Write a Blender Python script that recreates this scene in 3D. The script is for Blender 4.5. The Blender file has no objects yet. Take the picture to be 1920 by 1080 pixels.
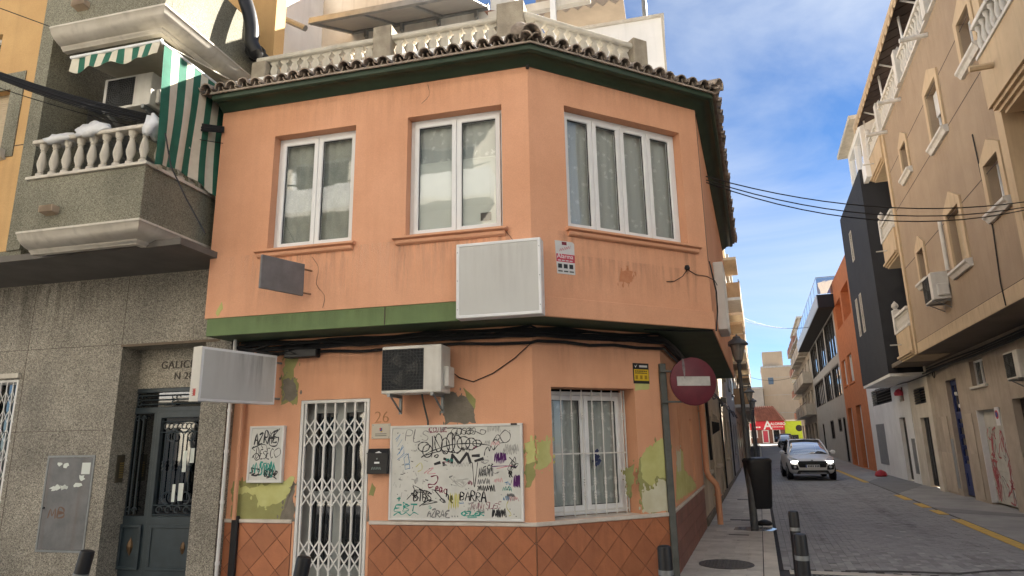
import bpy, bmesh, math, random
from mathutils import Vector, Matrix
random.seed(7)
rad = math.radians
scene = bpy.context.scene
COL = scene.collection

# ------------------------------------------------------------------ camera
FPX, PITCH, ROLL, CAMH = 1230.0, rad(13.25), rad(-0.96), 1.65
_f = Vector((0, math.cos(PITCH), math.sin(PITCH)))
_u0 = Vector((0, -math.sin(PITCH), math.cos(PITCH)))
_r0 = Vector((1, 0, 0))
_r = _r0*math.cos(ROLL) + _u0*math.sin(ROLL)
_u = _u0*math.cos(ROLL) - _r0*math.sin(ROLL)
CAMP = Vector((0, 0, CAMH))
cd = bpy.data.cameras.new('camera'); cam = bpy.data.objects.new('camera', cd); COL.objects.link(cam)
cd.sensor_width = 36; cd.lens = 36*FPX/1920; cd.clip_start = 0.05; cd.clip_end = 3000
cam.matrix_world = Matrix(((_r.x, _u.x, -_f.x, 0), (_r.y, _u.y, -_f.y, 0), (_r.z, _u.z, -_f.z, CAMH), (0, 0, 0, 1)))
scene.camera = cam
scene.render.resolution_x, scene.render.resolution_y = 1024, 576

# ------------------------------------------------------------------ sky, sun, exposure
SUN_AZ, SUN_EL = rad(54), rad(34)          # azimuth clockwise from +Y
world = bpy.data.worlds.new('World'); scene.world = world; world.use_nodes = True
wn, wl = world.node_tree.nodes, world.node_tree.links
wn.clear()
wo = wn.new('ShaderNodeOutputWorld'); bg = wn.new('ShaderNodeBackground'); bg.inputs[1].default_value = 0.062
sky = wn.new('ShaderNodeTexSky'); sky.sky_type = 'NISHITA'; sky.sun_disc = False
sky.sun_elevation = SUN_EL; sky.sun_rotation = SUN_AZ
sky.air_density = 1.0; sky.dust_density = 0.0; sky.ozone_density = 5.0; sky.altitude = 2500
tc = wn.new('ShaderNodeTexCoord'); mp = wn.new('ShaderNodeMapping')
mp.inputs['Rotation'].default_value = (0.35, 0.25, 0.5); mp.inputs['Scale'].default_value = (1.3, 3.4, 4.2)
n1 = wn.new('ShaderNodeTexNoise'); n1.inputs['Scale'].default_value = 1.15; n1.inputs['Detail'].default_value = 9
n1.inputs['Roughness'].default_value = 0.56; n1.inputs['Distortion'].default_value = 0.55
cr = wn.new('ShaderNodeValToRGB'); cr.color_ramp.elements[0].position = 0.32; cr.color_ramp.elements[1].position = 0.72
mx = wn.new('ShaderNodeMix'); mx.data_type = 'RGBA'; mx.inputs[7].default_value = (2.85, 3.1, 3.45, 1)
mm = wn.new('ShaderNodeMath'); mm.operation = 'MULTIPLY'; mm.inputs[1].default_value = 0.85
wl.new(tc.outputs['Generated'], mp.inputs[0]); wl.new(mp.outputs[0], n1.inputs['Vector'])
wl.new(n1.outputs[0], cr.inputs[0]); wl.new(cr.outputs[0], mm.inputs[0]); wl.new(mm.outputs[0], mx.inputs[0])
hs = wn.new('ShaderNodeHueSaturation'); hs.inputs['Saturation'].default_value = 1.06; hs.inputs['Value'].default_value = 0.5
wl.new(sky.outputs[0], hs.inputs['Color']); wl.new(hs.outputs[0], mx.inputs[6]); wl.new(mx.outputs[2], bg.inputs[0]); wl.new(bg.outputs[0], wo.inputs[0])
sd = bpy.data.lights.new('sun', 'SUN'); sd.energy = 4.6; sd.angle = rad(0.53); sd.color = (1, 0.93, 0.82)
sun = bpy.data.objects.new('sun', sd); COL.objects.link(sun)
_sv = Vector((math.sin(SUN_AZ)*math.cos(SUN_EL), math.cos(SUN_AZ)*math.cos(SUN_EL), math.sin(SUN_EL)))
sun.rotation_euler = _sv.to_track_quat('Z', 'Y').to_euler(); sun.location = _sv*60
vs = scene.view_settings; vs.view_transform = 'Standard'; vs.look = 'None'; vs.gamma = 1; vs.exposure = 2.4
scene.render.engine = 'CYCLES'
scene.cycles.max_bounces = 8; scene.cycles.diffuse_bounces = 4; scene.cycles.transparent_max_bounces = 12

# ------------------------------------------------------------------ frames: a wall plane, x to the right seen from outside, y into the wall
def azv(a): a = rad(a); return Vector((math.sin(a), math.cos(a), 0))
def ray(x, y): return _f*FPX + _r*(x-960) - _u*(y-540)
class Frame:
    def __init__(s, o, ang):
        s.o = Vector(o); s.ang = rad(ang); c, n = math.cos(s.ang), math.sin(s.ang)
        s.x = Vector((c, n, 0)); s.y = Vector((-n, c, 0))
    def W(s, x, y, z): return s.o + s.x*x + s.y*y + Vector((0, 0, z))
    def at(s, x, y, z=0, turn=0):
        f = Frame(s.W(x, y, z), math.degrees(s.ang)+turn); return f
    def px(s, a, b, y=0):                     # pixel -> (x, z) where its ray meets the plane at local depth y
        d = ray(a, b); t = ((s.o - CAMP).dot(s.y) + y)/d.dot(s.y); p = CAMP + d*t - s.o
        return p.dot(s.x), p.z
    def pz(s, a, b, z):                       # pixel -> (x, y) where its ray meets height z
        d = ray(a, b); t = (s.o.z + z - CAMH)/d.z; p = CAMP + d*t - s.o
        return p.dot(s.x), p.dot(s.y)
    def rect(s, x0, y0, x1, y1, y=0):         # two opposite pixel corners -> x0, x1, z0, z1
        a, b = s.px(x0, y0, y), s.px(x1, y1, y)
        return min(a[0], b[0]), max(a[0], b[0]), min(a[1], b[1]), max(a[1], b[1])
    def M(s):
        c, n = math.cos(s.ang), math.sin(s.ang)
        return Matrix(((c, -n, 0, s.o.x), (n, c, 0, s.o.y), (0, 0, 1, s.o.z), (0, 0, 0, 1)))
RP, CP = (1.896, 8.475, 0), (0.221, 7.644, 0)
HF = Frame(CP, -13.97)                        # corner house, front, origin at the corner
HC = Frame(CP, 26.37)                         # corner house, chamfered face
HS = Frame(RP, 70.02)                         # side street, house side: x along the street
ST = HS                                       # street: x = s along, y = -t across
TW = 6.4                                      # street width wall to wall
RT = Frame(HS.W(0, -TW, 0), 70.02-180)        # right-hand side of the street: x towards the camera
def rise(s): return 0 if s < 35 else 0.013*(s-35)

# ------------------------------------------------------------------ mesh builder
PENW = [1]
class B:
    def __init__(s): s.v = []; s.f = []; s.m = []; s.mi = 0
    def add(s, vs_, fs_):
        o = len(s.v); s.v += [tuple(p) for p in vs_]
        for f in fs_: s.f.append(tuple(i+o for i in f)); s.m.append(s.mi)
        return s
    def box(s, x0, x1, y0, y1, z0, z1):
        return s.add([(x0,y0,z0),(x1,y0,z0),(x1,y1,z0),(x0,y1,z0),(x0,y0,z1),(x1,y0,z1),(x1,y1,z1),(x0,y1,z1)],
                     [(0,3,2,1),(4,5,6,7),(0,1,5,4),(1,2,6,5),(2,3,7,6),(3,0,4,7)])
    def xz(s, poly, y0, y1):                  # polygon in x,z extruded along y
        n = len(poly); a = sum(poly[i][0]*poly[(i+1)%n][1]-poly[(i+1)%n][0]*poly[i][1] for i in range(n))
        if a < 0: poly = poly[::-1]
        v = [(p[0], y0, p[1]) for p in poly] + [(p[0], y1, p[1]) for p in poly]
        return s.add(v, [tuple(range(n)), tuple(range(2*n-1, n-1, -1))] + [(i, i+n, (i+1)%n+n, (i+1)%n) for i in range(n)])
    def xy(s, poly, z0, z1):
        n = len(poly); a = sum(poly[i][0]*poly[(i+1)%n][1]-poly[(i+1)%n][0]*poly[i][1] for i in range(n))
        if a < 0: poly = poly[::-1]
        v = [(p[0], p[1], z0) for p in poly] + [(p[0], p[1], z1) for p in poly]
        return s.add(v, [tuple(range(n-1, -1, -1)), tuple(range(n, 2*n))] + [(i, (i+1)%n, (i+1)%n+n, i+n) for i in range(n)])
    def yz(s, poly, x0, x1):
        n = len(poly); a = sum(poly[i][0]*poly[(i+1)%n][1]-poly[(i+1)%n][0]*poly[i][1] for i in range(n))
        if a < 0: poly = poly[::-1]
        v = [(x0, p[0], p[1]) for p in poly] + [(x1, p[0], p[1]) for p in poly]
        return s.add(v, [tuple(range(n-1, -1, -1)), tuple(range(n, 2*n))] + [(i, (i+1)%n, (i+1)%n+n, i+n) for i in range(n)])
    def tube(s, pts, r, n=8, cap=True):
        pts = [Vector(p) for p in pts]; rs = r if isinstance(r, (list, tuple)) else [r]*len(pts)
        rings = []; up = None
        for i, p in enumerate(pts):
            d = (pts[min(i+1, len(pts)-1)] - pts[max(i-1, 0)]).normalized()
            if up is None: up = Vector((0,0,1)) if abs(d.z) < .9 else Vector((1,0,0))
            a = d.cross(up).normalized(); b = a.cross(d).normalized(); up = b
            rings.append([p + (a*math.cos(2*math.pi*k/n) + b*math.sin(2*math.pi*k/n))*rs[i] for k in range(n)])
        v = [q for R_ in rings for q in R_]; f = []
        for i in range(len(pts)-1):
            for k in range(n): f.append((i*n+k, (i+1)*n+k, (i+1)*n+(k+1)%n, i*n+(k+1)%n))
        if cap: f += [tuple(range(n)), tuple(range(len(v)-1, len(v)-n-1, -1))]
        return s.add(v, f)
    def lathe(s, prof, n=12, c=(0,0,0), cap=True):
        v = []; f = []
        for r, z in prof: v += [(c[0]+r*math.cos(2*math.pi*k/n), c[1]+r*math.sin(2*math.pi*k/n), c[2]+z) for k in range(n)]
        for i in range(len(prof)-1):
            for k in range(n): f.append((i*n+k, i*n+(k+1)%n, (i+1)*n+(k+1)%n, (i+1)*n+k))
        if cap: f += [tuple(range(n-1, -1, -1)), tuple(range((len(prof)-1)*n, len(prof)*n))]
        return s.add(v, f)
    def loft(s, rings, closed=True, cap=True): # rings: equal-length lists of points
        s.rc = cap or getattr(s, 'rc', False); n = len(rings[0]); v = [q for R_ in rings for q in R_]; f = []
        for i in range(len(rings)-1):
            for k in range(n if closed else n-1): f.append((i*n+k, i*n+(k+1)%n, (i+1)*n+(k+1)%n, (i+1)*n+k))
        if cap: f += [tuple(range(n-1, -1, -1)), tuple(range(len(v)-n, len(v)))]
        return s.add(v, f)
    def wall(s, x0, x1, z0, z1, y, th, holes): # wall with rectangular openings (hx0,hx1,hz0,hz1), front at y, back at y+th
        holes = [(max(a,x0), min(b,x1), max(c,z0), min(d,z1)) for a, b, c, d in holes]
        xs = sorted({x0, x1, *[h[0] for h in holes], *[h[1] for h in holes]})
        zs = sorted({z0, z1, *[h[2] for h in holes], *[h[3] for h in holes]})
        inh = lambda x, z: any(h[0] < x < h[1] and h[2] < z < h[3] for h in holes)
        sol = {}
        for i in range(len(xs)-1):
            for j in range(len(zs)-1): sol[i, j] = not inh((xs[i]+xs[i+1])/2, (zs[j]+zs[j+1])/2)
        vid = {}
        def V(i, j, k):
            if (i, j, k) not in vid: vid[i, j, k] = len(vv); vv.append((xs[i], y+th*k, zs[j]))
            return vid[i, j, k]
        vv = []; ff = []
        for (i, j), on in sol.items():
            if not on: continue
            ff.append((V(i,j,0), V(i+1,j,0), V(i+1,j+1,0), V(i,j+1,0)))
            ff.append((V(i,j,1), V(i,j+1,1), V(i+1,j+1,1), V(i+1,j,1)))
            if not sol.get((i-1, j)): ff.append((V(i,j,0), V(i,j+1,0), V(i,j+1,1), V(i,j,1)))
            if not sol.get((i+1, j)): ff.append((V(i+1,j,0), V(i+1,j,1), V(i+1,j+1,1), V(i+1,j+1,0)))
            if not sol.get((i, j-1)): ff.append((V(i,j,0), V(i,j,1), V(i+1,j,1), V(i+1,j,0)))
            if not sol.get((i, j+1)): ff.append((V(i,j+1,0), V(i+1,j+1,0), V(i+1,j+1,1), V(i,j+1,1)))
        return s.add(vv, ff)
    def ribbon(s, pts, w, y, smooth=3):       # a pen stroke lying on the plane y, in x,z
        P_ = pts
        if smooth and len(pts) > 2:
            P_ = []
            for i in range(len(pts)-1):
                p0, p1, p2, p3 = pts[max(i-1,0)], pts[i], pts[i+1], pts[min(i+2,len(pts)-1)]
                for k in range(smooth):
                    t = k/smooth; c = lambda a: .5*(2*p1[a]+(p2[a]-p0[a])*t+(2*p0[a]-5*p1[a]+4*p2[a]-p3[a])*t*t+(3*p1[a]-p0[a]-3*p2[a]+p3[a])*t**3)
                    P_.append((c(0), c(1)))
            P_.append(pts[-1])
        L = []; Rr = []
        for i, p in enumerate(P_):
            a, b = P_[max(i-1,0)], P_[min(i+1,len(P_)-1)]; dx, dz = b[0]-a[0], b[1]-a[1]; l = math.hypot(dx, dz) or 1
            ww = PENW[0]*w*(.8+.3*math.sin(i*1.3))/2
            L.append((p[0]-dz/l*ww, y, p[1]+dx/l*ww)); Rr.append((p[0]+dz/l*ww, y, p[1]-dx/l*ww))
        n = len(P_)
        return s.add(L+Rr, [(i, n+i, n+i+1, i+1) for i in range(n-1)])
    def mesh(s, name):
        me = bpy.data.meshes.new(name); me.from_pydata(s.v, [], s.f)
        if any(s.m): me.polygons.foreach_set('material_index', s.m)
        me.update()
        if getattr(s, 'rc', False):
            bm = bmesh.new(); bm.from_mesh(me); bmesh.ops.recalc_face_normals(bm, faces=bm.faces); bm.to_mesh(me); bm.free()
        return me
    def build(s, name, mat, parent=None, smooth=False, bev=0, seg=1, at=None, label=None):
        me = s.mesh(name); return mk(name, me, mat, parent, smooth, bev, seg, at, label)
def mk(name, me, mat, parent=None, smooth=False, bev=0, seg=1, at=None, label=None):
    if not me.materials:
        for m_ in (mat if isinstance(mat, (list, tuple)) else [mat]): me.materials.append(m_)
    if smooth:
        me.polygons.foreach_set('use_smooth', [True]*len(me.polygons))
        if smooth != 'all': 
            try: me.set_sharp_from_angle(angle=rad(40))
            except Exception: pass
    o = bpy.data.objects.new(name, me); COL.objects.link(o)
    if parent is not None: o.parent = parent
    if at is not None: o.location = at
    if bev:
        md = o.modifiers.new('bevel', 'BEVEL'); md.width = bev; md.segments = seg; md.limit_method = 'ANGLE'; md.angle_limit = rad(50)
    if label: o['label'] = label
    return o
def thing(name, label, cat, fr, group=None):
    o = bpy.data.objects.new(name, None); COL.objects.link(o); o.empty_display_size = 0.2
    o.matrix_world = fr.M(); o['label'] = label; o['category'] = cat
    if group: o['group'] = group
    return o
def tag(o, label, cat, group=None):
    o['label'] = label; o['category'] = cat
    if group: o['group'] = group
    return o
def struct(o): o['kind'] = 'structure'; return o
def inst(me, name, parent, loc, rot=None, scale=None):
    o = bpy.data.objects.new(name, me); COL.objects.link(o); o.parent = parent; o.location = loc
    if rot: o.rotation_euler = rot
    if scale: o.scale = scale
    return o
def text_mesh(body, size, ext=0.002, shear=0, space=1.0, align='CENTER', off=0):
    cu = bpy.data.curves.new('lettering', 'FONT'); cu.body = body; cu.size = size; cu.extrude = ext; cu.shear = shear
    cu.align_x = align; cu.align_y = 'CENTER'; cu.space_character = space; cu.resolution_u = 3; cu.offset = off
    o = bpy.data.objects.new('lettering', cu); COL.objects.link(o)
    dg = bpy.context.evaluated_depsgraph_get(); me = bpy.data.meshes.new_from_object(o.evaluated_get(dg))
    bpy.data.objects.remove(o); bpy.data.curves.remove(cu)
    me.transform(Matrix.Rotation(rad(90), 4, 'X')); return me
def text(body, size, mat, parent, x, y, z, name='lettering', **k):
    me = text_mesh(body, size, **k); me.materials.clear(); return mk(name, me, mat, parent, at=(x, y, z))

# ------------------------------------------------------------------ materials
MATS = {}
def pm(name, col, col2=None, rough=.8, ns=2.0, var=1.0, bump=.15, bs=70, metal=0, spec=.4, rnd=0, streak=0, streakcol=None, fine=0, ramp=(.35,.65), coat=0):
    """plaster / stone / metal: two colours mixed by noise, vertical streaks, fine relief, per-object tone"""
    if name in MATS: return MATS[name]
    m = bpy.data.materials.new(name); m.use_nodes = True; MATS[name] = m
    N, L = m.node_tree.nodes, m.node_tree.links
    p = N['Principled BSDF']; p.inputs['Roughness'].default_value = rough; p.inputs['Metallic'].default_value = metal
    p.inputs['Specular IOR Level'].default_value = spec; p.inputs['Coat Weight'].default_value = coat
    t = N.new('ShaderNodeTexCoord'); vec = t.outputs['Object']
    oi = N.new('ShaderNodeObjectInfo')
    if rnd:
        a = N.new('ShaderNodeVectorMath'); a.operation = 'MULTIPLY_ADD'; cx = N.new('ShaderNodeCombineXYZ')
        for i in range(3): L.new(oi.outputs['Random'], cx.inputs[i])
        a.inputs[1].default_value = (37, 53, 71); L.new(cx.outputs[0], a.inputs[0]); L.new(vec, a.inputs[2]); vec = a.outputs[0]
    n = N.new('ShaderNodeTexNoise'); n.inputs['Scale'].default_value = ns; n.inputs['Detail'].default_value = 6; n.inputs['Roughness'].default_value = .6
    L.new(vec, n.inputs['Vector'])
    r = N.new('ShaderNodeValToRGB'); r.color_ramp.elements[0].position, r.color_ramp.elements[1].position = ramp
    c2 = col2 or tuple(c*.78 for c in col)
    r.color_ramp.elements[0].color = (*c2, 1); r.color_ramp.elements[1].color = (*col, 1)
    L.new(n.outputs[0], r.inputs[0]); out = r.outputs[0]
    if streak:
        mp_ = N.new('ShaderNodeMapping'); mp_.inputs['Scale'].default_value = (5, 5, .35); L.new(vec, mp_.inputs[0])
        n2 = N.new('ShaderNodeTexNoise'); n2.inputs['Scale'].default_value = 1.6; n2.inputs['Detail'].default_value = 7; L.new(mp_.outputs[0], n2.inputs['Vector'])
        r2 = N.new('ShaderNodeMapRange'); r2.inputs[1].default_value = .52; r2.inputs[2].default_value = .78; r2.inputs[4].default_value = streak; L.new(n2.outputs[0], r2.inputs[0])
        x = N.new('ShaderNodeMix'); x.data_type = 'RGBA'; x.inputs[7].default_value = (*(streakcol or tuple(c*.45 for c in col)), 1)
        L.new(r2.outputs[0], x.inputs[0]); L.new(out, x.inputs[6]); out = x.outputs[2]
    if fine:
        v = N.new('ShaderNodeTexNoise'); v.inputs['Scale'].default_value = bs; v.inputs['Detail'].default_value = 2; L.new(vec, v.inputs['Vector'])
        r3 = N.new('ShaderNodeMapRange'); r3.inputs[1].default_value = .3; r3.inputs[2].default_value = .7; r3.inputs[3].default_value = 1-fine; r3.inputs[4].default_value = 1+fine; L.new(v.outputs[0], r3.inputs[0])
        x = N.new('ShaderNodeMix'); x.data_type = 'RGBA'; x.blend_type = 'MULTIPLY'; x.inputs[0].default_value = 1
        L.new(out, x.inputs[6]); L.new(r3.outputs[0], x.inputs[7]); out = x.outputs[2]
    if rnd:
        r4 = N.new('ShaderNodeMapRange'); r4.inputs[3].default_value = 1-rnd; r4.inputs[4].default_value = 1+rnd; L.new(oi.outputs['Random'], r4.inputs[0])
        x = N.new('ShaderNodeMix'); x.data_type = 'RGBA'; x.blend_type = 'MULTIPLY'; x.inputs[0].default_value = 1
        L.new(out, x.inputs[6]); L.new(r4.outputs[0], x.inputs[7]); out = x.outputs[2]
    L.new(out, p.inputs['Base Color'])
    if bump:
        v = N.new('ShaderNodeTexNoise'); v.inputs['Scale'].default_value = bs; v.inputs['Detail'].default_value = 4; L.new(vec, v.inputs['Vector'])
        bn = N.new('ShaderNodeBump'); bn.inputs['Strength'].default_value = bump; bn.inputs['Distance'].default_value = .02
        L.new(v.outputs[0], bn.inputs['Height']); L.new(bn.outputs[0], p.inputs['Normal'])
    return m
def speckle(name, cols, scale=70, rough=.6, big=.25, spec=.4):
    """granite, terrazzo and pebble render: cells of several greys under large soft mottling"""
    m = bpy.data.materials.new(name); m.use_nodes = True; N, L = m.node_tree.nodes, m.node_tree.links; p = N['Principled BSDF']
    p.inputs['Roughness'].default_value = rough; p.inputs['Specular IOR Level'].default_value = spec
    t = N.new('ShaderNodeTexCoord'); v = N.new('ShaderNodeTexVoronoi'); v.inputs['Scale'].default_value = scale
    L.new(t.outputs['Object'], v.inputs['Vector'])
    sx = N.new('ShaderNodeSeparateColor'); L.new(v.outputs['Color'], sx.inputs[0])
    r = N.new('ShaderNodeValToRGB'); e = r.color_ramp.elements
    e[0].color = (*cols[0], 1); e[1].color = (*cols[-1], 1)
    for i in range(1, len(cols)-1): q = e.new(i/(len(cols)-1)); q.color = (*cols[i], 1)
    L.new(sx.outputs[0], r.inputs[0])
    n = N.new('ShaderNodeTexNoise'); n.inputs['Scale'].default_value = 1.1; n.inputs['Detail'].default_value = 6; L.new(t.outputs['Object'], n.inputs['Vector'])
    mr = N.new('ShaderNodeMapRange'); mr.inputs[1].default_value = .3; mr.inputs[2].default_value = .7; mr.inputs[3].default_value = 1-big; mr.inputs[4].default_value = 1+big*.6; L.new(n.outputs[0], mr.inputs[0])
    x = N.new('ShaderNodeMix'); x.data_type = 'RGBA'; x.blend_type = 'MULTIPLY'; x.inputs[0].default_value = 1
    L.new(r.outputs[0], x.inputs[6]); L.new(mr.outputs[0], x.inputs[7]); L.new(x.outputs[2], p.inputs['Base Color'])
    bn = N.new('ShaderNodeBump'); bn.inputs['Strength'].default_value = .25; bn.inputs['Distance'].default_value = .01
    L.new(sx.outputs[1], bn.inputs['Height']); L.new(bn.outputs[0], p.inputs['Normal']); MATS[name] = m; return m
def glass(name, tint=(.75,.82,.8), refl=.0, rough=.02, trans=True):
    m = bpy.data.materials.new(name); m.use_nodes = True; N, L = m.node_tree.nodes, m.node_tree.links; N.remove(N['Principled BSDF'])
    o = N['Material Output']; g = N.new('ShaderNodeBsdfGlossy'); g.inputs['Roughness'].default_value = rough; g.inputs['Color'].default_value = (.95,.97,1,1)
    t = N.new('ShaderNodeBsdfTransparent'); t.inputs['Color'].default_value = (*tint, 1)
    f = N.new('ShaderNodeFresnel'); f.inputs[0].default_value = 1.52
    ma = N.new('ShaderNodeMath'); ma.operation = 'MULTIPLY_ADD'; ma.inputs[1].default_value = 1.5; ma.inputs[2].default_value = refl; ma.use_clamp = True; ge = N.new('ShaderNodeNewGeometry'); fb = N.new('ShaderNodeMath'); fb.operation = 'SUBTRACT'; fb.inputs[0].default_value = 1; L.new(ge.outputs['Backfacing'], fb.inputs[1]); mu = N.new('ShaderNodeMath'); mu.operation = 'MULTIPLY'; L.new(ma.outputs[0], mu.inputs[0]); L.new(fb.outputs[0], mu.inputs[1])
    x = N.new('ShaderNodeMixShader'); L.new(f.outputs[0], ma.inputs[0]); L.new(mu.outputs[0], x.inputs[0])
    tx = N.new('ShaderNodeTexCoord'); nz = N.new('ShaderNodeTexNoise'); nz.inputs['Scale'].default_value = 1.3; L.new(tx.outputs['Object'], nz.inputs['Vector'])
    bn = N.new('ShaderNodeBump'); bn.inputs['Strength'].default_value = .06; bn.inputs['Distance'].default_value = .05; L.new(nz.outputs[0], bn.inputs['Height']); L.new(bn.outputs[0], g.inputs['Normal'])
    L.new(t.outputs[0], x.inputs[1]); L.new(g.outputs[0], x.inputs[2]); L.new(x.outputs[0], o.inputs[0]); MATS[name] = m; return m
def emit(name, col, s):
    m = bpy.data.materials.new(name); m.use_nodes = True; p = m.node_tree.nodes['Principled BSDF']
    p.inputs['Base Color'].default_value = (*col, 1); p.inputs['Emission Color'].default_value = (*col, 1); p.inputs['Emission Strength'].default_value = s; return m

def stain_mat(name, col, amount, horiz=False):
    """thin film of dirt: streaky, fading out downwards and at the sides, everything else clear"""
    m = bpy.data.materials.new(name); m.use_nodes = True; N, L = m.node_tree.nodes, m.node_tree.links; p = N['Principled BSDF']; p.inputs['Base Color'].default_value = (*col, 1); p.inputs['Roughness'].default_value = .9
    t = N.new('ShaderNodeTexCoord'); sp = N.new('ShaderNodeSeparateXYZ'); L.new(t.outputs['Generated'], sp.inputs[0])
    mp_ = N.new('ShaderNodeMapping'); mp_.inputs['Scale'].default_value = (3, 3, 3) if horiz else (11, 11, .9); L.new(t.outputs['Object'], mp_.inputs[0])
    n = N.new('ShaderNodeTexNoise'); n.inputs['Scale'].default_value = 1.5; n.inputs['Detail'].default_value = 8; n.inputs['Roughness'].default_value = .65; L.new(mp_.outputs[0], n.inputs['Vector'])
    r = N.new('ShaderNodeMapRange'); r.inputs[1].default_value = .42; r.inputs[2].default_value = .75; r.inputs[4].default_value = amount; L.new(n.outputs[0], r.inputs[0])
    def edge(o):
        a = N.new('ShaderNodeMath'); a.operation = 'PINGPONG'; a.inputs[1].default_value = .5; L.new(o, a.inputs[0]); b_ = N.new('ShaderNodeMapRange'); b_.inputs[2].default_value = .2; L.new(a.outputs[0], b_.inputs[0]); return b_.outputs[0]
    ex = edge(sp.outputs['X']); ez = edge(sp.outputs['Y']) if horiz else sp.outputs['Z']
    q = N.new('ShaderNodeMath'); q.operation = 'MULTIPLY'; L.new(ex, q.inputs[0]); L.new(ez, q.inputs[1]); q2 = N.new('ShaderNodeMath'); q2.operation = 'MULTIPLY'; L.new(q.outputs[0], q2.inputs[0]); L.new(r.outputs[0], q2.inputs[1]); L.new(q2.outputs[0], p.inputs['Alpha']); MATS[name] = m; return m
def stain(parent, fr, x0, x1, z0, z1, y, mat):
    o = B().add([(x0,y,z0),(x1,y,z0),(x1,y,z1),(x0,y,z1)], [(0,1,2,3)]).build('dirt_stain', mat, parent); return put(o, fr)
M_ORANGE = pm('orange_render', (.73,.385,.238), (.65,.33,.195), rough=.85, ns=.9, bump=.12, bs=90, streak=.3, streakcol=(.54,.28,.165), fine=.05)
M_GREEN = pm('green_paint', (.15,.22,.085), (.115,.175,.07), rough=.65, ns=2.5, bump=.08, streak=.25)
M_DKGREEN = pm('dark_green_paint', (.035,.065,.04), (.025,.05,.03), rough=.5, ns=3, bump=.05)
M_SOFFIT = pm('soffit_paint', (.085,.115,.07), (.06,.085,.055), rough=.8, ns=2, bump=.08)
M_PVC = pm('white_window_plastic', (.78,.79,.8), (.72,.73,.74), rough=.35, ns=3, bump=0)
M_WHITE = pm('white_paint', (.74,.73,.71), (.64,.63,.6), rough=.6, ns=2, bump=.06, streak=.2)
M_WWALL = pm('white_render', (.84,.84,.83), (.74,.74,.73), rough=.9, ns=1.0, bump=.15, streak=.2)
M_CREAMST = pm('cream_cast_stone', (.62,.58,.5), (.5,.46,.38), rough=.85, ns=4, bump=.2, streak=.4, streakcol=(.28,.26,.22))
M_RTILE = pm('roof_tile_clay', (.43,.36,.3), (.26,.21,.17), rough=.92, ns=7, bump=.5, bs=45, rnd=.3, streakcol=(.3,.28,.25), streak=.35)
M_DADO = pm('terracotta_tile', (.44,.165,.075), (.36,.13,.06), rough=.42, ns=6, bump=.1, bs=40, rnd=.14, spec=.5)
M_GROUT = pm('dark_grout', (.085,.06,.05), (.06,.045,.04), rough=.9, ns=9)
M_RAIL = pm('marble_rail', (.66,.6,.53), (.52,.46,.4), rough=.55, ns=5, bump=.08)
M_DARK = pm('dark_interior', (.03,.03,.032), (.02,.02,.022), rough=.9, ns=2, bump=0)
M_BLACK = pm('black_plastic', (.018,.018,.02), (.013,.013,.015), rough=.45, ns=6, bump=.05)
M_CABLE = pm('black_cable', (.014,.014,.016), (.01,.01,.011), rough=.55, ns=8, bump=0)
M_ACW = pm('ac_white_metal', (.66,.64,.59), (.56,.54,.49), rough=.5, ns=3, bump=.03, streak=.3, streakcol=(.3,.27,.22))
M_METALD = pm('dark_iron', (.035,.042,.05), (.025,.03,.037), rough=.45, ns=8, bump=.05, metal=.2)
M_GALV = pm('galvanised_steel', (.3,.31,.31), (.22,.23,.23), rough=.5, ns=5, bump=.05, metal=.5)
M_POST = pm('grey_post_paint', (.1,.105,.1), (.065,.07,.065), rough=.6, ns=6, bump=.08)
M_GLASS = glass('window_glass', tint=(.94,.95,.95), refl=.03)
M_GLASSD = glass('dark_window_glass', tint=(.3,.33,.34), refl=.08)
# ================================================================== corner house
from mathutils import noise as mn
def lace_mat():
    m = bpy.data.materials.new('lace_curtain'); m.use_nodes = True; N, L = m.node_tree.nodes, m.node_tree.links; p = N['Principled BSDF']; p.inputs['Roughness'].default_value = .9
    t = N.new('ShaderNodeTexCoord'); v = N.new('ShaderNodeTexVoronoi'); v.inputs['Scale'].default_value = 9.5; dn = N.new('ShaderNodeTexNoise'); dn.inputs['Scale'].default_value = 14; dn.inputs['Detail'].default_value = 3; L.new(t.outputs['Object'], dn.inputs['Vector']); dm = N.new('ShaderNodeMix'); dm.data_type = 'RGBA'; dm.inputs[0].default_value = .09; L.new(t.outputs['Object'], dm.inputs[6]); L.new(dn.outputs['Color'], dm.inputs[7]); L.new(dm.outputs[2], v.inputs['Vector'])
    n = N.new('ShaderNodeTexNoise'); n.inputs['Scale'].default_value = 55; n.inputs['Detail'].default_value = 3; L.new(t.outputs['Object'], n.inputs['Vector'])
    a = N.new('ShaderNodeMath'); a.operation = 'MULTIPLY_ADD'; a.inputs[1].default_value = .55; L.new(n.outputs[0], a.inputs[0]); L.new(v.outputs['Distance'], a.inputs[2])
    r = N.new('ShaderNodeValToRGB'); e = r.color_ramp.elements; e[0].position = .4; e[0].color = (.62,.65,.63,1); e[1].position = .58; e[1].color = (.44,.47,.45,1)
    L.new(a.outputs[0], r.inputs[0]); L.new(r.outputs[0], p.inputs['Base Color']); return m
M_LACE = lace_mat()
M_LACED = pm('dim_net_curtain', (.36,.38,.34), (.27,.29,.26), rough=.95, ns=4, bump=0, fine=.1)
M_BLIND = pm('pale_roller_blind', (.66,.7,.66), (.6,.64,.6), rough=.9, ns=2, bump=0)
PF = {}
def T(name, label, cat, fr, group=None):
    o = thing(name, label, cat, fr, group); PF[o.name] = fr; return o
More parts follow.
